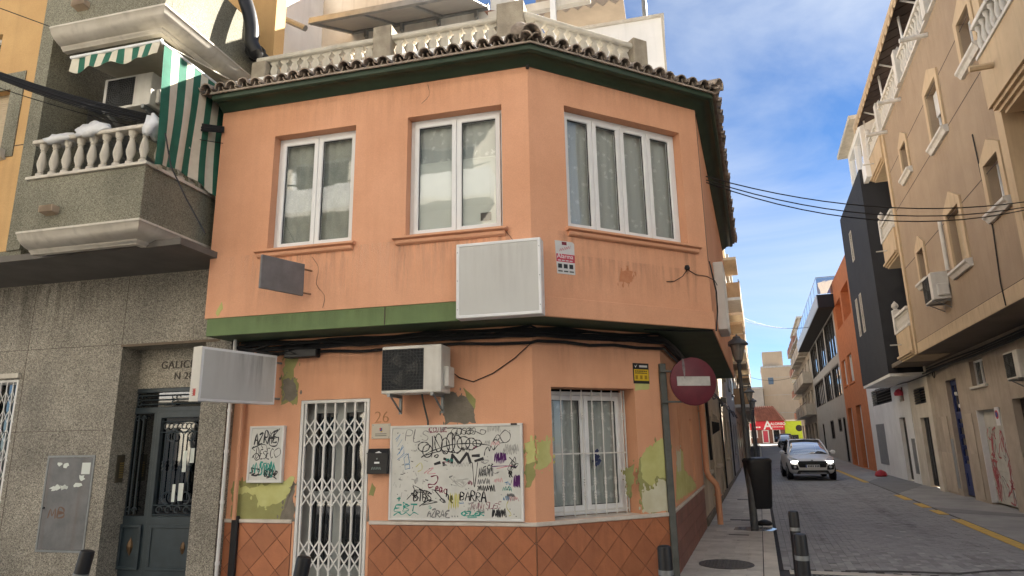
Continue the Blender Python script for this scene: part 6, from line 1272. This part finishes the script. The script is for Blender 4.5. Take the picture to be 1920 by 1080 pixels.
B().box(BX0+.02, BX1-.02, BY+.02, 0, BZ0-.1, BZ0-.001).build('soffit', M_WWALL, bk)
for q in sl_:
    w_ = B().wall(q[0]-.05,q[1]+.05,q[2]-.05,q[3]+.05,BY-.02,.3,[(q[0],q[1],q[2],q[3])]).build('window', MATS['cream_render'], bk); B().box(q[0],q[1],BY+.22,BY+.24,q[2],q[3]).build('pane', M_BLIND, w_)
# ------------------------------------------------------------------ orange brick building
M_BRICKO = pm('orange_brick', (.6,.22,.09), (.5,.18,.075), rough=.9, ns=3, bump=.3, bs=40, fine=.12)
ob = T('brick_building', 'orange brick building with twin doorways beyond the black box', 'building', RT)
X0, X1 = -38.2, -29.0
hol = [(-37.4,-35.4,0.0,3.35),(-33.6,-31.6,.0,3.35),(-37.3,-35.6,4.7,6.25),(-34.6,-32.6,4.7,6.3),(-37.0,-34.2,8.2,9.8),(-33.6,-30.4,8.2,10.0)]
B().wall(X0, X1, -.1, 11.3, .0, .5, hol).build('wall', M_BRICKO, ob)
for q in hol[:2]: d_ = B().box(q[0],q[1],.42,.5,0,q[3]).build('doorway', M_SLATW, ob); B().box(q[0]+.9,q[0]+1.0,.1,.42,0,q[3]).build('door_leaf', M_PVC, d_)
for q in hol[2:4]: w_ = B().box(q[0],q[1],.2,.24,q[2],q[3]).build('window', M_BLIND, ob); B().box(q[0]-.1,q[1]+.1,-.06,.2,q[2]-.1,q[2]).build('sill', M_BRICKO, w_); B().wall(q[0],q[1],q[2],q[3],.14,.06,[(q[0]+.06,q[1]-.06,q[2]+.06,q[3]-.06)]).build('frame', M_PVC, w_)
for q in hol[4:]: B().box(q[0],q[1],1.4,1.5,q[2],q[3]).build('loggia_back', M_BRICKO, ob); B().box(q[0],q[1],.5,1.4,q[3],q[3]+.1).build('loggia_ceiling', M_BRICKO, ob)
for k in range(36): 
    z = .1+k*.09
    if k % 3 == 0: B().box(X0+.02, hol[0][0]-.02, -.004, .0, z, z+.07).build('brick', M_BRICKO, ob); B().box(hol[0][1]+.02, hol[1][0]-.02, -.004, .0, z, z+.07).build('brick', M_BRICKO, ob); B().box(hol[1][1]+.02, X1-.02, -.004, 0, z, z+.07).build('brick', M_BRICKO, ob)
B().box(X0, X1, .5, 5, -.1, 11.2).build('core', M_BRICKO, ob)
t = T('cream_roof_house', 'cream gabled roof house with a dark blue side rising behind the brick building', 'building', RT)
B().box(-37.5,-30,2.0,8,10.5,14.2).build('wall', MATS['cream_render'], t); B().box(-38.2,-37.5,1.6,8,10.5,14.4).build('side_fin', M_BLK, t); B().box(-38.2,-33.5,1.6,2.0,14.2,14.5).build('eave', M_BLK, t); B().xz([(-37.5,14.2),(-29.8,14.2),(-33.5,15.8)], 2.2, 8).build('gable', M_BEIGE, t)
# ------------------------------------------------------------------ modern grey and glass building
mb = T('modern_building', 'modern grey building with a glass curtain wall and jutting dark canopy', 'building', RT)
M_GREYC = pm('grey_panel', (.46,.47,.48), (.39,.4,.41), rough=.7, ns=2, streak=.2, bump=.08); M_CURT = glass('curtain_glass', tint=(.28,.33,.33), refl=.22)
X0, X1 = -60.5, -38.2
mh_ = [(-43.5,-39.0,4.3,6.4),(-49.5,-44.2,4.3,6.4),(-59.5,-50.5,4.3,6.4)]; mh2 = [(-59.8,-53.0,6.95,9.7),(-52.4,-46.0,6.95,9.7),(-45.4,-38.9,6.95,9.7)]; md = [(-40.6,-39.2,0.05,2.9),(-43.5,-41.5,2.0,2.9),(-49,-46.5,1.5,2.9),(-56,-54.4,.1,2.8)]
B().wall(X0, X1, -.1, 10, 0, .3, mh_+mh2+md).build('wall', M_GREYC, mb); B().box(X0, X1, .9, 6, -.1, 10).build('core', M_LACED, mb)
for q in mh_+mh2+md:
    w_ = B().wall(q[0],q[1],q[2],q[3],.03,.12,[(q[0]+.08,q[1]-.08,q[2]+.08,q[3]-.08)]).build('window', M_BLACK, mb); B().box(q[0],q[1],.16,.18,q[2],q[3]).build('pane', M_CURT if q not in md else M_FROST, w_)
    for k in range(1, int((q[1]-q[0])/1.7)+1): xx = q[0]+k*(q[1]-q[0])/(int((q[1]-q[0])/1.7)+1); B().box(xx-.04, xx+.04, .06, .14, q[2], q[3]).build('mullion', M_BLACK, w_)
B().box(X0-.5, -37.0, -.95, 0, 9.75, 10.6).build('canopy', M_BLK, mb); B().box(X0-.5, -37.0, -.99, -.951, 9.78, 10.62).build('canopy_edge', pm('blue_grey_panel', (.3,.38,.5), (.26,.33,.44), rough=.35, ns=2, bump=0), mb)
gr2 = T('glass_railing', 'blue tinted glass railing along the top of the dark canopy', 'railing', RT)
for k in range(10): B().box(X0+k*2.35, X0+2.3+k*2.35, -.9, -.88, 10.65, 11.7).build('panel', MATS['blue_glass'], gr2); B().box(X0+k*2.35-.03, X0+k*2.35+.02, -.91, -.87, 10.6, 11.75).build('post', M_GALV, gr2)
B().box(-37.05,-37.02,-.9,1.2,10.65,11.7).build('panel', MATS['blue_glass'], gr2); B().tube([(X0,-.89,11.73),(-37,-.89,11.73),(-37.0,1.2,11.73)], .025, 6).build('handrail', M_GALV, gr2)
# ------------------------------------------------------------------ balconied blocks further up
def block(label, x0, x1, nz, y=0, z0=0, wallm=None, fl=3.0, bal=True, balm=None, gap=3.2, fr=None, depth=8, cat='apartment building', name='apartment_building', awn=False):
    fr = fr or RT; b_ = T(name, label, cat, fr); H_ = 3.4+nz*fl; hol = []; n = max(1, int((x1-x0)/gap)); cw = (x1-x0)/n
    for f_ in range(nz):
        for k in range(n): hol.append((x0+k*cw+cw*.25, x0+k*cw+cw*.75, z0+3.4+f_*fl+(.25 if bal else .9), z0+3.4+f_*fl+2.35))
    lo = [(x0+k*cw+cw*.2, x0+k*cw+cw*.7, z0+.0, z0+2.6) for k in range(n)]
    B().wall(x0, x1, z0-.3, z0+H_, y, .25, hol+lo).build('wall', wallm or MATS['cream_render'], b_); B().box(x0, x1, y+.6, y+depth, z0-.3, z0+H_).build('core', M_DARK if not wallm else wallm, b_); B().box(x0-.1, x1+.1, y-.2, y+depth, z0+H_, z0+H_+.25).build('cornice', M_MOULD, b_)
    for q in hol+lo:
        w_ = B().wall(q[0],q[1],q[2],q[3],y+.12,.06,[(q[0]+.07,q[1]-.07,q[2]+.07,q[3]-.07)]).build('window', M_PVC if q in hol else M_DKMET, b_); B().box(q[0],q[1],y+.17,y+.19,q[2],q[3]).build('pane', M_GLASSD, w_)
    if bal:
        for f_ in range(nz):
            for k in range(n):
                zb = z0+3.4+f_*fl; a, c = x0+k*cw+cw*.08, x0+k*cw+cw*.92
                bc = B().box(a, c, y-.85, y, zb-.08, zb+.08).build('balcony', M_MOULD, b_); B().wall(a, c, zb+.08, zb+.95, y-.85, .08, []).build('parapet', balm or M_MOULD, bc)
                for s_ in (a, c-.08): B().box(s_, s_+.08, y-.77, y, zb+.08, zb+.95).build('parapet', balm or M_MOULD, bc)
                B().tube([(a,y-.81,zb+1.08),(c,y-.81,zb+1.08)], .025, 6).build('handrail', M_DKMET, bc)
                if awn and (k+f_) % 2 == 0: B().box(a,c,y-.8,y,zb+2.3,zb+2.45).build('canopy', M_BEIGE, bc)
    return b_
block('pale balconied apartment building with enclosed bays beyond the glass building', -79, -60.6, 3, 0, rise(70), pm('grey_cream_render', (.52,.48,.42), ns=2, streak=.3), gap=4.6)
block('taller cream apartment building with balconies near the far end', -97, -79.1, 4, .6, rise(88), pm('warm_cream_render', (.58,.5,.4), ns=2, streak=.3), gap=4.5, balm=pm('terracotta_parapet', (.42,.2,.13), ns=3))
# ================================================================== left row beyond the corner house
M_CRM2 = pm('dirty_cream_render', (.6,.52,.41), (.48,.41,.32), rough=.9, ns=1.3, streak=.5, streakcol=(.22,.18,.14), bump=.2); M_GRY2 = pm('grey_painted_render', (.4,.39,.37), (.32,.31,.29), rough=.9, ns=1.6, streak=.4, bump=.2)
def rowhouse(label, s0, s1, h, mat, wins, dado=.5, fr=HS, low=None, y=0):
    r_ = rise(s0); t = T('row_house', label, 'house', fr)
    if low: B().wall(s0, low, -.1, 2.985, y, .3, [w for w in wins if w[1] < low]).build('wall', mat, t); B().wall(low, s1, -.1, h, y, .3, [w for w in wins if w[0] > low]).build('wall', mat, t)
    else: B().wall(s0, s1, r_-.1, r_+h, y, .3, [(w[0], w[1], w[2]+r_, w[3]+r_) for w in wins]).build('wall', mat, t); 
    B().box(low or s0, s1, y+.3, y+7, r_-.1, r_+h-.1).build('core', mat, t)
    B().box((low or s0)-.0, s1, y-.22, y+.3, r_+h, r_+h+.12).build('cornice', mat, t)
    for k, w in enumerate(wins):
        z0, z1 = w[2]+r_, w[3]+r_
        if w[2] < .2: d_ = B().box(w[0], w[1], y+.15, y+.2, z0, z1).build('door', M_GALV if k % 2 else pm('brown_wood_door', (.34,.23,.15), ns=4), t); B().wall(w[0]-.08, w[1]+.08, z0, z1+.08, y-.03, .1, [(w[0],w[1],z0,z1)]).build('door_frame', mat, t)
        else:
            w_ = B().wall(w[0], w[1], z0, z1, y+.14, .05, [(w[0]+.06, w[1]-.06, z0+.06, z1-.06)]).build('window', M_PVC, t); B().box(w[0], w[1], y+.18, y+.19, z0, z1).build('pane', M_GLASSD, w_); B().box(w[0]-.1, w[1]+.1, y-.1, y+.14, z0-.07, z0).build('sill', mat, w_)
            B().wall(w[0]-.09, w[1]+.09, z0, z1+.09, y-.025, .03, [(w[0],w[1],z0,z1)]).build('surround', mat, w_)
    B().box(s0+.01, s1-.01, y-.03, y-.001, r_-.05, r_+dado*.3).build('plinth', M_CEM, t)
    return t
rowhouse('low cream house tucked beside the orange rain pipe', 5.32, 12.6, 6.3, M_CRM2, [(5.8,6.9,1.0,2.4),(7.7,8.7,.05,2.2),(9.6,10.6,1.0,2.3),(8.6,9.6,4.0,5.4),(11.2,12.1,.05,2.2)], low=7.32)
rowhouse('stained cream house with dark doors past the lamp post', 12.62, 20, 6.9, pm('yellowed_render', (.54,.47,.36), (.44,.38,.29), ns=1.4, streak=.5), [(13.2,14.2,.05,2.2),(15.5,16.6,1.0,2.4),(18.2,19.2,.05,2.3),(14.0,15.2,3.9,5.4),(17.4,18.6,3.9,5.4)])
rowhouse('grey painted row house halfway up the narrow pavement', 20.02, 29.5, 6.2, M_GRY2, [(21,22,.05,2.2),(24,25.2,1.0,2.3),(27,28.1,.05,2.3),(22,23.2,3.8,5.2),(26,27.2,3.8,5.2)])
for lb, s, z, d in (('small dark wall lamp on the cream house wall', 9.0, 1.75, .2), ('dark service box on the stained cream house', 15.0, 2.7, .18)):
    o = B().yz([(0,0),(-d,.12),(-d,.3),(0,.34)], -.12, .12).build('wall_box', M_BLACK, bev=.01); o.matrix_world = HS.at(s, 0, z).M(); tag(o, lb, 'box')
wc = T('facade_cables', 'loose black cables strung along the row house fronts', 'cable', HS); random.seed(9)
for k in range(4): B().tube([(5.4+i*2.2, -.1-.03*k, 2.86-.05*k-.12*(i % 2)+random.uniform(-.05,.05)) for i in range(11)], .018, 5).build('cable', M_CABLE, wc, smooth=True)
for s in (7.0, 7.25, 13.0, 20.2): B().tube([(s,-.05,2.8),(s+.05,-.06,.2 if s > 10 else 1.2)], .025, 6).build('down_cable', M_CABLE, wc)
M_BRB = pm('brown_balcony', (.4,.24,.12), (.33,.19,.09), rough=.8, ns=3, streak=.3)
block('tall apartment building with stacked brown balconies over the row houses', 29.6, 44, 3, .0, rise(34), MATS['warm_cream_render'], gap=4.5, balm=M_BRB, fr=HS, awn=True)
block('pale apartment building behind the brown balconies', 44.1, 62, 4, .05, rise(50), pm('pinkish_cream', (.56,.45,.36), ns=2, streak=.3), gap=4.4, balm=M_MOULD, fr=HS)
block('low apartment building between the pale block and the red shop', 62.1, 98, 3, .1, rise(75), MATS['grey_cream_render'], gap=5.5, balm=M_BRB, fr=HS)
# ================================================================== far end of the street
E0 = HS.W(104, 0, rise(104)); FE = Frame(E0, -19.98)
sh_ = T('corner_shop', 'low brick shop with a red tiled roof and red fascia sign', 'shop', FE)
M_BRKD = pm('dark_red_brick', (.2,.1,.075), (.15,.075,.06), rough=.9, ns=4, fine=.15); M_ROOFR = pm('red_roof_tiles', (.23,.085,.055), (.16,.06,.04), rough=.9, ns=1.5, bump=.6, bs=6)
B().wall(-6, 4.9, -.3, 3.4, 0, .3, [(1.55,2.55,0,2.0),(3.1,4.25,0,2.1),(-.9,.9,.8,2.0),(-5,-2,.5,2.0)]).build('wall', M_BRKD, sh_); B().box(-6,4.9,.6,7,-.3,3.3).build('core', M_DARK, sh_)
for q, m_ in (((1.55,2.55,0,2.0), M_RED), ((3.1,4.25,0,2.1), M_PVC), ((-.9,.9,.8,2.0), M_PVC), ((-5,-2,.5,2.0), M_PVC)): d_ = B().wall(q[0],q[1],q[2],q[3],.05,.08,[(q[0]+.14,q[1]-.14,q[2]+.12,q[3]-.12)]).build('door' if q[2] == 0 else 'window', M_PVC, sh_); B().box(q[0],q[1],.12,.14,q[2],q[3]).build('pane', M_RED if m_ is M_RED else M_GLASSD, d_)
B().loft([[(-6.3,-.4,3.4),(5.2,-.4,3.4),(5.2,7.4,3.4),(-6.3,7.4,3.4)],[(-4.2,2.0,5.75),(3.6,2.0,5.75),(3.6,5,5.75),(-4.2,5,5.75)]]).build('roof', M_ROOFR, sh_)
for k in range(26): B().add([(-6.2+k*.44,-.42,3.43),(-6.05+k*.44,-.42,3.43),(-4.2+.15+k*.3,2.0,5.78),(-4.2+.05+k*.3,2.0,5.78),(-6.12+k*.44,-.42,3.5),(-4.1+k*.3,2.0,5.84)], [(0,4,5,3),(4,1,2,5),(0,1,4)]).build('tile_row', M_ROOFR, sh_)
B().box(-6.1,4.95,-.12,-.02,2.02,3.36).build('fascia_sign', pm('red_fascia', (.6,.03,.05), ns=3, rough=.4, bump=0), sh_)
text('A', 1.9, M_PVC, sh_, 2.5, -.135, 2.68, ext=.01, off=.03); text('ALONSO', .55, M_PVC, sh_, 4.0, -.135, 2.9, ext=.01, off=.012); [B().box(.3+k*.4, .6+k*.4, -.128, -.12, 2.35, 2.55).build('print_mark', M_PVC, sh_) for k in range(3)]; [B().box(3.1+k*.24, 3.28+k*.24, -.128, -.12, 2.4, 2.5).build('print_mark', M_PVC, sh_) for k in range(7)]
gsh = T('green_shop', 'lime green painted shopfront next to the red shop', 'shop', FE); B().box(4.95,9,.0,6,-.3,3.3).build('wall', pm('lime_shop_paint', (.42,.52,.04), (.36,.46,.03), ns=3), gsh); B().box(4.94,9,-.15,.1,3.3,3.5).build('eave', M_MOULD, gsh); B().tube([(7.0,-.03,2.2),(7.0,0,2.2)], .5, 16).build('logo_disc', M_DARK, gsh); B().box(5.4,6.8,-.02,.0,0,1.2).build('door', M_DARK, gsh)
def farblock(label, x0, x1, y, h, mat, extra=True):
    t = T('far_building', label, 'building', FE); B().box(x0,x1,y,y+12,-.3,h).build('wall', mat, t); B().box(x0-.1,x1+.1,y-.1,y+12.1,h,h+.35).build('parapet', M_MOULD, t)
    for k in range(int((x1-x0)/4)):
        B().box(x0+1+k*4,x0+1.9+k*4,y-.03,y,h-3.0,h-1.8).build('window', M_GLASSD, t)
    for k in range(int(h/3.2)): B().box(x0,x1,y-.015,y,2+k*3.2,2.06+k*3.2).build('floor_line', M_MOULD, t)
    return t
f1 = farblock('plain cream blank walled block rising behind the red shop', 2.6, 17, 18, 13.4, pm('far_cream', (.62,.48,.33), (.55,.42,.29), ns=.4, streak=.2)); B().box(3.0,6.5,19,24,13.4,16.5).build('stair_tower', MATS['far_cream'], f1); B().box(9,12.5,19,22,13.7,14.8).build('roof_unit', M_GREYC, f1)
farblock('lower pale block behind the red shop roof', -8, 2.5, 16, 9.5, pm('far_pale', (.62,.55,.45), ns=.5)); farblock('cream block half hidden behind the balconied buildings', 17.1, 40, 14, 12, pm('far_sand', (.56,.45,.33), ns=.5)); farblock('cream block on the far side of the end street', -40, -8.1, 12, 14, MATS['far_pale'])
fd = pm('crossing_paving', (.3,.3,.3), ns=1); o = B().box(-40,40,-2.6,-.01,-.4,.0).build('pavement_far', fd); o.matrix_world = FE.M(); struct(o)
fc = T('street_cable', 'thin cable slung across the far end of the street', 'cable', HS); B().tube(sag(Vector((80,0,9.5)), Vector((80,-TW,9.2)), .7), .02, 4).build('cable', M_CABLE, fc); B().tube(sag(Vector((45,0,11)), Vector((48,-TW+.9,10.2)), .4), .015, 4).build('cable', M_CABLE, fc); B().tube(sag(Vector((42,0,10.8)), Vector((46,-TW+.9,9.9)), .5), .015, 4).build('cable', M_CABLE, fc)
car('small pale blue car parked near the far end of the street', ST.at(78, -4.1, rise(78)-.04, -90), pm('pale_blue_paint', (.3,.38,.45), rough=.3, ns=2, bump=0, metal=.3), lit=False)
# ================================================================== behind the roof terrace
tw = T('white_terrace_house', 'white rendered house rising behind the roof terrace balustrade', 'house', HF)
xa, xb = HF.px(517, 60, 3.2)[0], HF.px(584, 60, 3.2)[0]; xc = HF.px(880, 40, 3.6)[0]
B().box(xa-1.5, xb, 2.2, 8, 5.8, 13).build('wall', M_WWALL, tw)
M_OLDW = pm('weathered_white_render', (.6,.59,.55), (.48,.47,.43), rough=.95, ns=1.5, streak=.6, streakcol=(.3,.28,.24), bump=.3)
p1, p2 = HF.px(905, 18, 3.6), HF.px(870, -5, 3.6)
B().xz([(xb,5.8),(xc+.5,5.8),(p1[0]+.2,p1[1]-.3),(p1[0],p1[1]),(p2[0],p2[1]+.1),(xb,p2[1]+.9)], 3.6, 3.9).build('parapet_wall', M_OLDW, tw)
B().tube([(p1[0]-.1,3.75,p1[1]+.02),(p1[0]+.35,3.75,p1[1]-.12)], .1, 8).build('ridge_tile', pm('brown_ridge', (.25,.12,.08), ns=6), tw)
q = [HF.px(580,42,2.1), HF.px(610,68,3.6)]
cn = T('terrace_canopy', 'grey panelled canopy with metal frame on the white terrace wall', 'canopy', HF); zf, zw = HF.px(582,42,2.0)[1], HF.px(612,68,3.58)[1]; x0, x1 = HF.px(582,42,2.0)[0], HF.px(870,-15,2.0)[0]
for k in range(3): xa_, xb_ = x0+(x1-x0)*k/3, x0+(x1-x0)*(k+1)/3; B().yz([(2.0,zf),(2.0,zf+.03),(3.58,zw+.03),(3.58,zw)], xa_+.03, xb_-.03).build('panel', pm('grey_canopy_sheet', (.36,.34,.31), (.3,.28,.26), rough=.6, ns=2, rnd=.05), cn); B().yz([(1.98,zf-.05),(1.98,zf+.05),(3.6,zw+.05),(3.6,zw-.05)], xa_-.03, xa_+.03).build('rafter', M_GALV, cn)
B().box(x0, x1, 1.95, 2.02, zf-.05, zf+.06).build('edge_beam', M_GALV, cn); B().box(x0, x1, 3.53, 3.598, zw-.06, zw+.05).build('wall_beam', M_GALV, cn)
for k in range(5): B().box(x0+.3+k*.8, x0+.36+k*.8, 3.5, 3.6, zw-.22, zw-.05).build('bracket', M_GALV, cn)
o = B().tube([(0,0,0),(.62,.0,-.38)], .06, 8).build('roof_flue', M_GALV, bev=0); a = HF.px(566,78,3.0); o.matrix_world = HF.at(a[0],2.15,a[1]).M(); tag(o, 'short grey pipe slanting from the white terrace wall', 'pipe')
lt = T('laundry', 'red cloths hanging behind the terrace balusters', 'laundry', HF)
for x, w in ((-2.25,.14),(-1.45,.06),(-.95,.1)):
    B().add([(x,.35,6.5),(x+w,.37,6.5),(x+w,.34,7.0),(x,.36,7.02)], [(0,1,2,3)]).build('cloth', M_RED if x < -2 else pm('rust_cloth', (.4,.13,.08), ns=5), lt)
B().tube([(-2.9,.36,7.02),(-.6,.36,7.02)], .008, 5).build('line', M_GALV, lt)
sw = T('white_stair_house', 'tall plain white wall standing behind the end pier of the terrace', 'wall', HF)
q0, q1 = HF.px(940,70,4.5), HF.px(1243,32,4.5); B().box(q0[0]-1.2, q1[0], 4.5, 7.5, 5.5, q1[1]).build('wall', M_WWALL, sw); qq = HF.px(1243,140,4.5); B().box(q0[0]-1.2, q1[0]+.02, 4.45, 7.55, q1[1], q1[1]+.06).build('coping', M_MOULD, sw)
B().box(q1[0]-.04, q1[0]+.0, 4.44, 4.47, q1[1]-2, q1[1]).build('corner_bead', M_MOULD, sw); B().tube([(q1[0]-.35,4.8,q1[1]),(q1[0]-.35,4.8,q1[1]+2.4)], .05, 8).build('mast', M_GALV, sw)
pg = T('terrace_pergola', 'cream pergola beam and scalloped brown awning above the stair wall', 'pergola', HF)
a, c = HF.px(915,28,3.0), HF.px(1045,-4,3.0); B().add([(a[0],3.0,a[1]-.1),(c[0]+.6,3.0,a[1]-.06),(c[0]+.6,3.12,a[1]-.06),(a[0],3.12,a[1]-.1),(a[0],3.0,a[1]+.06),(c[0]+.6,3.0,a[1]+.1),(c[0]+.6,3.12,a[1]+.1),(a[0],3.12,a[1]+.06)],[(0,3,2,1),(4,5,6,7),(0,1,5,4),(1,2,6,5),(2,3,7,6),(3,0,4,7)]).build('beam', M_MOULD, pg)
px_ = HF.px(1038,60,2.9)[0]; B().box(px_-.05,px_+.05,2.9,3.0,6.4,11).build('post', M_PVC, pg)
a = HF.px(1005,28,4.2); c = HF.px(1170,0,4.2); 
ns_ = int((c[0]-a[0])/.25)
for k in range(ns_): xx = a[0]+k*.25; B().xz([(xx,a[1]+.6),(xx+.25,a[1]+.6),(xx+.25,a[1]+.05),(xx+.125,a[1]-.06),(xx,a[1]+.05)], 4.2, 4.22).build('scallop', pm('taupe_cloth', (.3,.25,.2), (.25,.21,.17), ns=3), pg)
B().box(a[0],a[0]+ns_*.25,4.21,6.0,a[1]+.58,a[1]+.62).build('canopy', MATS['taupe_cloth'], pg)
bb_ = T('cream_tower_block', 'cream blocks of a taller building behind the terrace', 'building', HF)
for (u0,v0,u1,v1,yy,m_) in ((1040,90,1110,20,9,M_MOULD),(1115,80,1160,24,8.5,MATS['far_cream']),(920,60,965,-20,10,M_MOULD)):
    q = HF.rect(u0,v0,u1,v1,yy); B().box(q[0],q[1],yy,yy+5,4,q[3]).build('volume', m_, bb_)
# ================================================================== the opposite side of the front street (seen only in the window panes)
OP = Frame(HF.W(0, -13.2, 0), -13.97+180)
block('white balconied apartment building facing the corner house across the street', -16, 3.2, 4, 0, 0, pm('bright_white_render', (.78,.74,.66), (.72,.68,.6), ns=1.5), gap=4.8, fr=OP, balm=M_WHITE)
block('cream balconied apartment building facing the granite doorway across the street', 3.4, 22, 4, 0, 0, pm('bright_cream_render', (.78,.72,.6), (.7,.64,.53), ns=1.5), gap=4.6, fr=OP, balm=M_WHITE)
